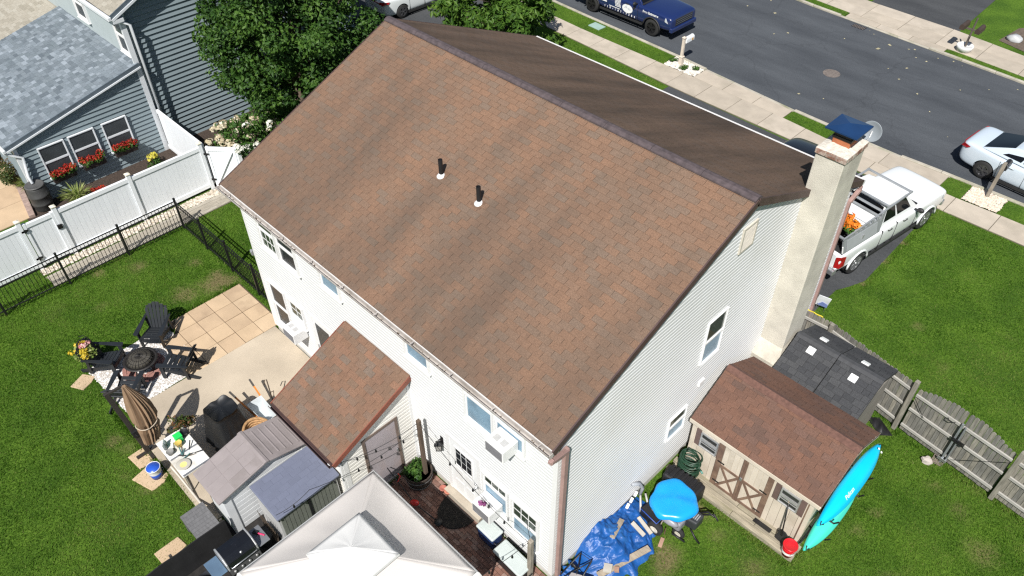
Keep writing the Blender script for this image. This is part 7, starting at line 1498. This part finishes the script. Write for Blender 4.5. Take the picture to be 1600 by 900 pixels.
def cabin(t, a0, a1, a2, a3, hb, hr, m, wins, name='cabin', crown=.03, bev=.05):
    (x0,z0),(x1,z1),(x2,z2),(x3,z3) = a0, a1, a2, a3
    b = B(); S = 8; xs = lambda i: x2+(x1-x2)*i/S; vs = []; fs = []
    bot = [(x3,hb*.94,z3-.05),(x0,hb*.96,z0-.05)]
    # roof grid with a crown
    for i in range(S+1):
        for j in range(S+1): u = j/S*2-1; e = i/S*2-1; vs.append((xs(i), u*hr*(1-.05*e*e), z2+(z1-z2)*i/S+crown*(1-u*u)+.02*(1-e*e)))
    fs += [(i*(S+1)+j,(i+1)*(S+1)+j,(i+1)*(S+1)+j+1,i*(S+1)+j+1) for i in range(S) for j in range(S)]
    k = len(vs); vs += [(x3,-hb*.94,z3-.05),(x3,hb*.94,z3-.05),(x0,-hb*.96,z0-.05),(x0,hb*.96,z0-.05)]
    fs += [(k,) + tuple(j for j in range(S+1))[::1] + (k+1,)]; fs += [(k+3,) + tuple(S*(S+1)+j for j in range(S,-1,-1)) + (k+2,)]
    fs += [(k+2,) + tuple(i*(S+1) for i in range(S,-1,-1)) + (k,)]; fs += [(k+1,) + tuple(i*(S+1)+S for i in range(S+1)) + (k+3,)]; fs += [(k,k+1,k+3,k+2)]
    o = b.add(vs,fs).build(name, m, t, True, bevel=bev); smooth_by_angle(o, 30)
    def side(u, v, s, off=.012):
        p = Vector((x3,hb*.94,z3-.05)).lerp(Vector((x0,hb*.96,z0-.05)),u); q = Vector((x2,hr*.95,z2)).lerp(Vector((x1,hr*.95,z1)),u); r = p.lerp(q,v); n = Vector((0,(z1-z0),hb-hr)).normalized(); r += n*off; return Vector((r.x, s*r.y, r.z))
    for s in (-1,1):
        for (u0,u1,v0,v1,*sl) in wins:
            d0, d1 = (sl+[0,0])[:2]; q = [side(u0,v0,s),side(u1,v0,s),side(u1+d1,v1,s),side(u0+d0,v1,s)]; b = B(); n = Vector((0,s*.012,.004)); b.prism(q if s<0 else q[::-1], -n); b.build('side_window', CARGLASS, o)
    def end(xb,zb,hbw,xt,zt,htw,nm,i0=.07,i1=.93,sx=.9):
        P = lambda u,v: Vector((xb+(xt-xb)*v, u*(hbw+(htw-hbw)*v)*sx, zb+(zt-zb)*v+crown*.9*(1-u*u)*v)); n = Vector((zt-zb,0,-(xt-xb))); n = n.normalized()*(.014); n = n if n.z > 0 else -n
        K = 8; vs = []
        for v in (i0,.5,i1):
            for j in range(K+1): vs.append(P(j/K*2-1,v)+n)
        for v in (i0,.5,i1):
            for j in range(K+1): vs.append(P(j/K*2-1,v)-n)
        M = K+1; fs = [(r*M+j,r*M+j+1,(r+1)*M+j+1,(r+1)*M+j) for r in (0,1) for j in range(K)]; B().add(vs,fs).build(nm, CARGLASS, o, True)
    end(x0,z0-.05,hb*.96,x1,z1,hr,'windscreen'); end(x3,z3-.05,hb*.94,x2,z2,hr,'rear_window')
    return o
def mirrors(t, x, y, z, m):
    for s in (-1,1): b = B(); b.ball((x,s*y,z),(.07,.12,.085),10,7); b.bar((x+.02,s*(y-.2),z-.05),(x,s*y,z-.02),.05,.04); b.build('mirror', m, t, True)
def sedan(name, label, loc, rz, col, rim, spokes=5):
    t = thing(name, label, 'car', loc, rz); m = paint('paint_%02x%02x%02x' % tuple(int(c*255) for c in col), col); W = [(-1.38,.80),(1.40,.80),(-1.38,-.80),(1.40,-.80)]
    hull(t, [(-2.43,.55,.46,.80,.02),(-2.38,.78,.36,1.00,.03),(-2.22,.87,.25,1.09,.035),(-1.85,.91,.22,1.07,.04),(-1.2,.925,.2,1.00,.03),(-.3,.92,.2,.95,.03),(.6,.92,.2,.93,.03),(1.15,.92,.2,.93,.045),(1.7,.905,.2,.87,.05),(2.1,.86,.22,.79,.045),(2.34,.72,.28,.68,.03),(2.43,.5,.38,.56,.01)], m, W, .375)
    for x, y in W: wheel(t, x, y, .335, .23, rim, spokes)
    cabin(t, (1.12,.97), (.30,1.40), (-.72,1.42), (-1.78,1.10), .86, .60, m, [(.20,.46,.24,.90,.02,-.01),(.49,.80,.24,.90,.0,.02)])
    for s in (-1,1):
        b = B(); b.prism([(-2.40,s*.50,.86),(-2.405,s*.78,.86),(-2.16,s*.90,.90),(-2.05,s*.905,.985),(-2.30,s*.83,1.01),(-2.385,s*.5,.95)], (-.014,s*.010,.004)); b.build('tail_light', REDL, t, bevel=.006)
        b = B(); b.prism([(2.30,s*.52,.60),(2.16,s*.84,.63),(1.95,s*.88,.70),(2.2,s*.70,.70)], (.02,s*.02,.02)); b.build('headlight', CLEARL, t)
        for x in (-.55,.45): b = B(); b.tube([(x-.1,s*.915,.86),(x-.07,s*.945,.865),(x+.07,s*.945,.865),(x+.1,s*.915,.86)], .013, 6); b.build('door_handle', m, t, True)
        for x in (-.95,-.05,.93): b = B(); b.bx(x-.004,s*.86,.3,x+.004,s*.929,.93); b.build('door_gap', PLASTIC, t)
        b = B(); b.bar((-1.05,s*.90,.22),(1.05,s*.90,.22),.03,.1); b.build('sill_trim', PLASTIC, t)
    b = B(); b.bx(-2.452,-.55,.30,-2.34,.55,.44); b.build('bumper_insert', PLASTIC, t, bevel=.02); b = B(); b.bx(-2.442,-.26,.70,-2.415,.26,.84); b.build('number_plate', mat('plate_white', (.6,.6,.58), rough=.5), t)
    b = B(); b.bx(-2.438,-.5,.895,-2.395,.5,.925); b.build('light_bar', REDL, t)
    mirrors(t, .78, 1.0, 1.03, m)
    return t
SPORT = mat('sport_rim', (.16,.16,.17), rough=.3, metal=.8, var=.1); DARKRIM = mat('dark_rim', (.03,.03,.032), rough=.35, metal=.6, var=.1); SILVER = mat('silver_rim', (.45,.46,.47), rough=.3, metal=.8, var=.08)
sedan('parked_car', 'pale silver white saloon parked at the kerb with dark alloy wheels', (2.03,22.60,.005), -.09, (.52,.60,.68), SPORT)
sedan('parked_car', 'bright white car seen from behind in the neighbour driveway beside the big tree', (-25.25,17.2,.012), rad(88), (.72,.76,.77), SPORT)
sedan('parked_car', 'black car in the driveway, only its edge showing past the front gutter', (-4.15,16.35,.012), rad(90), (.006,.006,.007), DARKRIM)
def pickup(name, label, loc, rz, col, rim, spokes, bumper):
    t = thing(name, label, 'pickup truck', loc, rz); m = paint('paint_%02x%02x%02x' % tuple(int(c*255) for c in col), col); W = [(-1.84,.84),(1.83,.84),(-1.84,-.84),(1.83,-.84)]
    hull(t, [(-2.90,.90,.62,1.05,.0),(-2.87,.97,.52,1.20,.0),(-2.6,.985,.46,1.22,.0),(-1.9,.99,.46,1.22,.0),(-.8,.985,.40,1.21,.01),(.4,.985,.40,1.20,.01),(1.05,.985,.40,1.20,.03),(1.6,.985,.42,1.19,.06),(2.2,.97,.44,1.16,.06),(2.66,.95,.46,1.13,.06),(2.84,.92,.5,1.09,.045),(2.90,.86,.55,.96,.01)], m, W, .47)
    for x, y in W: wheel(t, x, y, .40, .27, rim, spokes)
    cabin(t, (1.12,1.24), (.42,1.86), (-.62,1.87), (-.88,1.24), .90, .70, m, [(.08,.42,.22,.90,.06,.02),(.48,.86,.22,.90,.0,.06)], crown=.035)
    for s in (-1,1):
        for x in (-1.84,1.83):
            pts = [(x+.49*math.cos(a), s*.985, .385+.49*math.sin(a)) for a in [math.pi*(.02+.96*i/12) for i in range(13)]]; b = B(); b.tube(pts, .035, 6); b.build('arch_flare', PLASTIC if bumper != 'chrome' else m, t, True)
        b = B(); b.prism([(2.80,s*.60,.84),(2.70,s*.93,.84),(2.52,s*.965,.90),(2.52,s*.96,1.06),(2.76,s*.62,1.07)], (.03,s*.01,0)); b.build('headlight', CLEARL, t, bevel=.01)
        b = B(); b.prism([(-2.93,s*.84,.72),(-2.84,s*.985,.72),(-2.64,s*1.002,.74),(-2.66,s*1.002,1.12),(-2.85,s*.98,1.14),(-2.93,s*.84,1.12)], (-.005,s*.006,0)); b.build('tail_light', REDL, t, bevel=.008)
        for x in (-.45,.35): b = B(); b.tube([(x-.1,s*.975,1.08),(x-.07,s*1.015,1.085),(x+.07,s*1.015,1.085),(x+.1,s*.975,1.08)], .015, 6); b.build('door_handle', PLASTIC, t, True)
        for x in (-.86,-.10,.98): b = B(); b.bx(x-.005,s*.9,.45,x+.005,s*.993,1.19); b.build('door_gap', PLASTIC, t)
        b = B(); b.bar((-1.3,s*.96,.40),(1.3,s*.96,.40),.06,.08); b.build('rocker', PLASTIC, t)
    b = B(); b.bx(-3.04,-.95,.48,-2.84,.95,.66); b.build('bumper', STEEL if bumper == 'chrome' else GREYMETAL, t, bevel=.03); b = B(); b.bx(2.78,-.92,.46,2.96,.92,.66); b.build('bumper', m if bumper != 'chrome' else STEEL, t, bevel=.04)
    b = B(); b.bx(2.84,-.62,.70,2.905,.62,1.02); g = b.build('grille', PLASTIC, t, bevel=.02)
    for z in (.78,.87,.96): b = B(); b.bx(2.905,-.58,z-.018,2.92,.58,z+.018); b.build('grille_bar', CHROME, g, bevel=.005)
    b = B(); b.bx(-2.915,-.82,.70,-2.88,.82,1.17); b.build('tailgate', m, t, bevel=.02)
    b = B(); b.bx(1.08,-.82,1.215,1.18,.82,1.26); b.build('cowl', PLASTIC, t, bevel=.01)
    mirrors(t, .86, 1.12, 1.28, PLASTIC)
    return t, m
tb, mb = pickup('pickup_truck', 'dark blue pickup with white lettering and an oval badge parked at the kerb', (-16.55,23.58,.005), -.02, (.010,.022,.095), DARKRIM, 5, 'body')
def blue_lettering():
    wm = mat('decal_white', (.75,.76,.78), rough=.5, var=.03); Y = -1.0
    def txt(s, x, z, size, parent=tb, nm='lettering', dy=0, rot=0):
        cu = bpy.data.curves.new(nm,'FONT'); cu.body = s; cu.size = size; cu.align_x = 'CENTER'; cu.align_y = 'CENTER'; cu.extrude = .002; cu.offset = .004; cu.materials.append(wm)
        o = bpy.data.objects.new(nm, cu); COL.objects.link(o); dg = bpy.context.evaluated_depsgraph_get(); me = bpy.data.meshes.new_from_object(o.evaluated_get(dg)); bpy.data.objects.remove(o)
        me.materials.clear(); me.materials.append(wm); o = bpy.data.objects.new(nm, me); COL.objects.link(o); o.parent = parent; o.location = (x, Y+dy, z); o.rotation_euler = (rad(90), rot, 0); o['kind'] = 'stuff'
    txt('Free Estimates', 1.72, 1.03, .15)
    for k, ch in enumerate('610-687-7384'): txt(ch, -.98+k*.165, .60, .12)
    b = B(); n = 28; b.prism([(.38+.31*math.cos(2*math.pi*i/n), Y+.004, .86+.20*math.sin(2*math.pi*i/n)) for i in range(n)], (0,-.006,0)); o = b.build('oval_badge', wm, tb)
    b = B()
    for (x0,z0,x1,z1) in ((.2,.86,.3,.98),(.3,.98,.38,.86),(.25,.9,.35,.9),(.42,.84,.58,.84),(.42,.89,.55,.89)): b.bar((x0,Y-.005,z0),(x1,Y-.005,z1),.014,.004,up=(0,1,0))
    b.build('badge_print', mat('badge_grey', (.30,.33,.38), rough=.5), o)
    b = B(); R = random.Random(2)
    for r in range(7):
        x = -.42+r*.012; z = 1.17-r*.062
        while x < -.05: w = R.uniform(.03,.07); b.bx(x,Y-.003,z-.02,x+w,Y+.003,z+.02); x += w+.014
    b.build('small_print', wm, tb)
    b = B(); b.bx(-.72,Y-.003,.685,-.06,Y+.004,.71); b.build('decal_stripe', wm, tb); b = B(); b.bx(-1.34,Y-.003,.80,-.88,Y+.004,.86); b.build('decal_stripe', wm, tb)
blue_lettering()
tw, mw = pickup('pickup_truck', 'white pickup with silver bed canopy and ladder rack parked on the driveway', (-.87,15.93,.012), rad(81.5), (.74,.76,.77), SILVER, 6, 'chrome')
def white_rack():
    al = mat('rack_silver', (.34,.36,.375), rough=.45, metal=.35, var=.12, scale=3); dk = mat('bed_dark', (.02,.021,.022), rough=.8); wp = mw
    x0, x1, h0, h1, w = -2.82, -.98, 1.215, 1.70, .93
    for s in (-1,1):
        b = B(); b.prism([(x0,s*w,h0),(x1,s*w,h0),(x1,s*(w-.10),h1),(x0,s*(w-.10),h1)], (0,-s*.04,0)); c = b.build('canopy_side', al, tw)
        b = B(); b.prism([(x0+.16,s*(w+.004),h0+.05),(x1-.2,s*(w+.004),h0+.05),(x1-.2,s*(w-.085),h1-.06),(x0+.16,s*(w-.085),h1-.06)], (0,s*.012,.002)); b.build('canopy_door', mat('canopy_grey', (.40,.42,.44), rough=.45, metal=.3, var=.06), c, bevel=.006)
        b = B(); b.box((-1.9,s*(w-.02),1.46),(.10,.03,.16)); b.build('latch', GREYMETAL, c, bevel=.01)
        b = B(); b.bar((x0-.02,s*(w-.10),h1+.05),(.55,s*(w-.16),h1+.26),.05,.05); b.build('rack_rail', al, tw); b = B(); b.bar((x0-.02,s*(w-.10),h1+.05),(.50,s*(w-.16),h1+.10+.16),.01,.01)
        for k in range(9): u = k/8; p = Vector((x0,s*(w-.10),h1)).lerp(Vector((x1,s*(w-.10),h1)),u); b = B(); b.box((p.x,p.y,p.z+.03+.06*u),(.05,.04,.07+.06*u)); b.build('rail_strut', al, tw)
        b = B(); b.bar((x1+.02,s*(w-.06),1.2),(x1+.10,s*(w-.12),1.84),.09,.05,up=(0,1,0)); b.build('rack_post', al, tw)
        b = B(); b.tube([(x0+.02,s*(w-.02),1.25),(x0-.03,s*(w-.05),1.5)], .02, 6); b.build('grab_bar', WHITE, tw)
    for x, z in ((x0,h1+.055),(x1+.06,1.86),(-.66,1.94),(.48,1.975)): b = B(); b.bar((x,-(w-.13),z),(x,w-.13,z),.07,.05); b.build('rack_crossbar', al, tw, bevel=.008)
    b = B(); b.bx(-2.05,-.80,1.60,x1-.05,.80,1.66); b.build('canopy_roof', wp, tw, bevel=.015); b = B(); b.bx(x1-.02,-.86,1.2,x1+.02,.86,1.72); b.build('bulkhead', al, tw); b = B(); b.bx(x0+.02,-.86,1.20,x1-.04,.86,1.235); b.build('bed_floor', dk, tw)
    b = B(); b.bx(-1.56,-.78,1.661,-1.545,.78,1.664); b.build('roof_seam', PLASTIC, tw)
    t = thing('hand_machine', 'black and white hand machine standing in the open bed of the white pickup', 'machine', (0,0,0)); M = tw.matrix_basis; t.location = M @ Vector((-2.55,-.42,1.235)); t.rotation_euler = tw.rotation_euler
    b = B(); b.box((0,0,.16),(.22,.34,.3)); b.build('housing', BLACK, t, bevel=.04); b = B(); b.tube([(-.06,-.12,.3),(-.1,-.1,.46),(-.1,.1,.46),(-.06,.12,.3)], .018, 6); b.build('handle', mat('machine_white', (.6,.62,.64), rough=.4), t, True); b = B(); b.ball((.0,.02,.36),(.09,.11,.07)); b.build('tank', mat('machine_white', (0,0,0)), t, True)
    p = thing('flower_bundle', 'bundle of orange and yellow flowers lying at the back of the white pickup bed', 'flowers', M @ Vector((-2.22,-.30,1.38))); p.rotation_euler = tw.rotation_euler; p.scale = (1.25,1.25,1.25); R = random.Random(3)
    leafcloud('leaves', p, [(R.uniform(-.28,.25),R.uniform(-.3,.35),R.uniform(.1,.38),.12,.12,.1,24) for k in range(12)], .07, LEAFMID, 3)
    leafcloud('petals', p, [(R.uniform(-.28,.2),R.uniform(-.32,.0),R.uniform(.3,.46),.11,.11,.08,30) for k in range(9)], .055, leaf_mat('orange_petal', [(.55,.10,.01),(.75,.22,.02),(.7,.35,.05)], .2), 4, .8)
    leafcloud('petals', p, [(R.uniform(-.25,.2),R.uniform(.0,.34),R.uniform(.3,.46),.11,.11,.08,30) for k in range(8)], .055, leaf_mat('marigold_petal', [(.55,.34,.02),(.72,.5,.03),(.7,.6,.1)], .2), 5, .8)
white_rack()
# ------------------------------------------------------------------ mailboxes and street edges
def mailboxes():
    pm = mat('post_cream', (.60,.53,.45), rough=.6, var=.1)
    t = thing('mailbox', 'white mailbox on a cream post with a square skirt in a bed of white stones', 'mailbox', (-12.06,21.25,.04)); b = B(); b.bx(-.055,-.055,0,.055,.055,1.22); b.build('post', pm, t, bevel=.008); b = B(); b.bx(-.085,-.085,0,.085,.085,.36); b.bx(-.10,-.10,.36,.10,.10,.40); b.build('skirt', pm, t, bevel=.01)
    b = B(); b.bx(-.075,-.075,1.22,.075,.075,1.25); b.add([(-.07,-.07,1.25),(.07,-.07,1.25),(.07,.07,1.25),(-.07,.07,1.25),(0,0,1.31)], [(0,1,4),(1,2,4),(2,3,4),(3,0,4)]); b.build('cap', pm, t); b = B(); b.bx(-.04,.05,.93,.04,.58,.98); b.build('arm', pm, t)
    def box(t, y0, y1, x, z, m, w=.085, flag=None):
        n = 10; pr = [(x-w,z),(x+w,z)]+[(x+w*math.cos(math.pi*i/n),z+.13+w*math.sin(math.pi*i/n)) for i in range(n+1)]; b = B(); b.prism([(p,y0,q) for p,q in pr], (0,y1-y0,0)); o = b.build('box', m, t); smooth_by_angle(o, 40)
        b = B(); b.prism([(x+(p-x)*1.05,y1,z+(q-z)*1.04-.004) for p,q in pr], (0,.012,0)); b.build('door', m, o)
        if flag: b = B(); b.bx(x+w+.002,y1-.16,z+.03,x+w+.012,y1-.05,z+.12); b.build('sticker', flag, o)
    box(t, .07,.60,0,.985, mat('mailbox_white', (.70,.73,.75), rough=.4, var=.04), .10, mat('sticker_orange', (.60,.33,.08), rough=.5))
    t = thing('mailbox', 'black mailbox on a leaning weathered grey post in pinkish stones beside the parked car', 'mailbox', (1.24,20.86,.03)); t.rotation_euler = (-.03,.03,0)
    b = B(); b.bx(-.055,-.055,-.05,.055,.055,1.42); b.build('post', WOOD, t, bevel=.008); b = B(); b.bar((0,.04,.98),(0,.55,1.05),.08,.08); b.build('arm', WOOD, t); b = B(); b.bar((0,.04,.62),(0,.42,1.0),.06,.06); b.build('brace', WOOD, t); box(t, .08,.56,.02,1.09, mat('mailbox_black', (.014,.014,.016), rough=.4), .09)
    t = thing('mailbox_post', 'dark post with two brown mailboxes in a round white planter across the street', 'mailbox', (-3.80,31.05,.04)); b = B(); b.lathe([(.26,0),(.34,.18),(.36,.28),(.33,.30),(.30,.24),(0,.23)], (0,0,0), 22); b.build('planter', mat('planter_white', (.70,.70,.69), rough=.5, var=.05), t, True)
    b = B(); b.tube([(0,0,.2),(.02,0,.8),(.05,0,1.55)], [.05,.045,.035], 8); b.build('post', mat('post_dark', (.10,.085,.07), rough=.7), t); b = B(); b.bx(-.42,-.04,.98,.42,.04,1.04); b.build('crossbar', MATS['post_dark'], t)
    bm = mat('mailbox_brown', (.055,.038,.030), rough=.55, var=.15)
    for x in (-.32,.34): box(t, -.42,.22,x,1.045, bm, .10)
    R = random.Random(4)
    for k, (x, y) in enumerate(((-12.42,21.25),(-11.72,20.98),(-11.30,21.28))): plant('sedum', ('small green mound plant in the white stones left of the mailbox post','larger green mound plant at the pavement side of the white stone bed','small green mound plant at the kerb side of the white stone bed')[k], 'plant', (x,y,.05), [(R.uniform(-.1,.1),R.uniform(-.1,.1),.08+R.uniform(0,.06),.11,.11,.07,60) for i in range(6 if k==1 else 4)], .035, LEAFMID, k)
    o = B().prism([(-.34,-.24,0),(.34,-.24,0),(.34,.24,0),(-.34,.24,0)], (0,0,.05)).build('utility_cover', mat('pale_teal', (.28,.40,.36), rough=.7, var=.1), None, bevel=.01, loc=(-17.1,21.55,.03), rot=(0,0,-.06)); tag(o, 'pale green rectangular utility cover set in the grass verge', 'utility cover')
    o = B().ball((0,0,.1),(.32,.26,.17),10,7,.22,3).build('plastic_bag', mat('grey_bag', (.40,.41,.42), rough=.35, var=.25), None, True, loc=(-2.6,33.75,0)); tag(o, 'crumpled grey plastic bag on the soil across the street', 'bag')
    b = B(); b.sheet([(-3.1,33.3),(-1.7,32.9),(-.9,34.5),(-2.2,36.2),(-2.9,35.2)], .012); tag(b.build('bare_soil', mat('bare_soil', (.11,.085,.065), rough=1, var=.35, scale=8, bump=.6), None), kind='structure')
mailboxes()
# ------------------------------------------------------------------ blades of grass
def grass():
    m = leaf_mat('grass_blade', [(.040,.102,.009),(.092,.200,.020),(.160,.275,.038),(.25,.29,.09)], .45, .7, .06)
    R = np.random.RandomState(11)
    KEEP_OUT = [[(-10.9,-.02),(0.02,-.02),(.02,10.6),(-10.9,10.6)],[(-11.05,-4.1),(-9.6,-4.62),(-4.3,-4.62),(-4.3,0),(-11,0)],[(-13.4,-1.85),(-12.6,-2.4),(-11.07,-2.6),(-11.02,.25),(-13.4,.25)],GRAVEL,[(-5.8,-7.2),(-3.6,-7.2),(-3.6,-3.4),(-5.8,-3.4)],[(-4.45,-1.96),(0.05,-1.96),(.05,0),(-4.45,0)],
        FGRAVEL,PATH,[(-30,-8),(-18.43,-8),(-18.43,3),(-30,3)],[(0,4.03),(3.55,4.03),(3.5,6.85),(0,6.85)],[(.8,7.15),(2.92,7.15),(2.92,9.1),(.8,9.1)],[(0,7.3),(.8,7.3),(.8,8.8),(0,8.8)],
        [(-11.3,10.7),(-.15,10.7),(-.15,12.9),(.05,13.3),(.28,13.9),(.22,17.3),(.3,19.03),(-11.3,19.4)],[(0,.5),(1.05,.7),(1.25,1.6),(.85,2.9),(0,3.0)],[(-7,-4.7),(-4.3,-4.7),(-4.3,-3.3),(-7,-3.3)],[(-22.5,2.3),(-17,2.3),(-17,6.4),(-22.5,6.4)]]
    def blades(name, x, y, z, hs=1.):
        n = len(x); a = R.rand(n)*6.283; h = R.uniform(.025,.062,n)*hs; w = R.uniform(.006,.013,n); ln = R.uniform(.2,.9,n)*h; b = R.rand(n)*6.283
        p = np.stack([x,y,np.full(n,z)-.006],-1); s = np.stack([np.cos(a)*w,np.sin(a)*w,np.zeros(n)],-1); t = p+np.stack([np.cos(b)*ln,np.sin(b)*ln,h],-1)
        V = np.stack([p-s,p+s,t],1).reshape(-1,3); v = np.clip(vnoise(x,y,1.1,21)*.5+vnoise(x,y,.35,22)*.3+vnoise(x,y,4.2,23)*.42-.12+R.uniform(-.2,.22,n)+np.where((x>0)&(y>9),.07*np.sin((x*.75+y*.66)*5.6),0),0,.86); v = np.where(R.rand(n)<.03,.97,v)
        o = bpy.data.objects.new(name, np_mesh(name, V, np.arange(len(V)), m, v, 'v', 3)); COL.objects.link(o); o['kind'] = 'stuff'
    def area(x0,x1,y0,y1,dens,z=0,poly=None,hs=1.,ko=True):
        n = int((x1-x0)*(y1-y0)*dens); x = R.uniform(x0,x1,n); y = R.uniform(y0,y1,n); k = np.ones(n,bool)
        if ko:
            for q in KEEP_OUT: k &= ~inpoly(x,y,q)
        if poly is not None: k &= poly(x,y)
        k &= R.rand(n) > bare(x,y)*1.15
        blades('grass', x[k], y[k], z, hs)
    area(-18.4,-3.6,-9.5,3.6,1450)
    area(-3.6,0,-9.5,0,700); area(0,9.5,-.5,9.1,1500); area(0,9.5,-7,-.5,700); area(9.5,16,-7,12,500)
    area(-.2,12,9,19,1000, poly=lambda x,y: y < np.interp(x,[-1,.6,3,12],[19.2,19.0,19.03,18.83]))
    K = lambda f: (lambda x: np.interp(x, *zip(*[(q,f(q)) for q in np.linspace(-40,20,61)])))
    s1, kn, f1, kf, s0 = K(S1), K(KN), K(F1), K(KF), K(S0)
    ver = lambda x,y: (y > s1(x)+.03) & (y < kn(x)-.16)
    for a, c in ((-30,-12.6),(-6.48,-4.62),(-.13,.62),(1.86,8)): area(a,c,18.5,23.5,900,.035,ver,.9,False)
    for a, c in ((-22,-9.4),(-4.3,8)): area(a,c,28.5,33,600,.035,lambda x,y: (y > kf(x)+.16) & (y < f1(x)-.03),.9,False)
    area(-22.5,-10.9,10.7,20.2,700,0,lambda x,y: (y < s0(x)-.02) & (x < -11.3))
    # longer tufts along edges where the mower misses
    n = 5200; x = []; y = []
    for (a, c) in (((-17.15,-9),(-17.12,.35)),((-17.1,.4),(-11,.45)),((-13.45,.2),(-13.45,-1.8)),((-11.2,-4.75),(-9.7,-4.75)),((3.55,4.0),(3.6,6.9)),((3.5,9.15),(9,8.5)),((1.2,3.95),(3.5,3.95)),((.1,9.85),(3.4,9.35)),((.42,13.5),(.38,19)),((-9.5,-4.7),(-7,-4.7))):
        q = R.rand(n//8); x.append(a[0]+(c[0]-a[0])*q+R.normal(0,.05,len(q))); y.append(a[1]+(c[1]-a[1])*q+R.normal(0,.05,len(q)))
    blades('edge_grass', np.concatenate(x), np.concatenate(y), 0, 2.2)
grass()
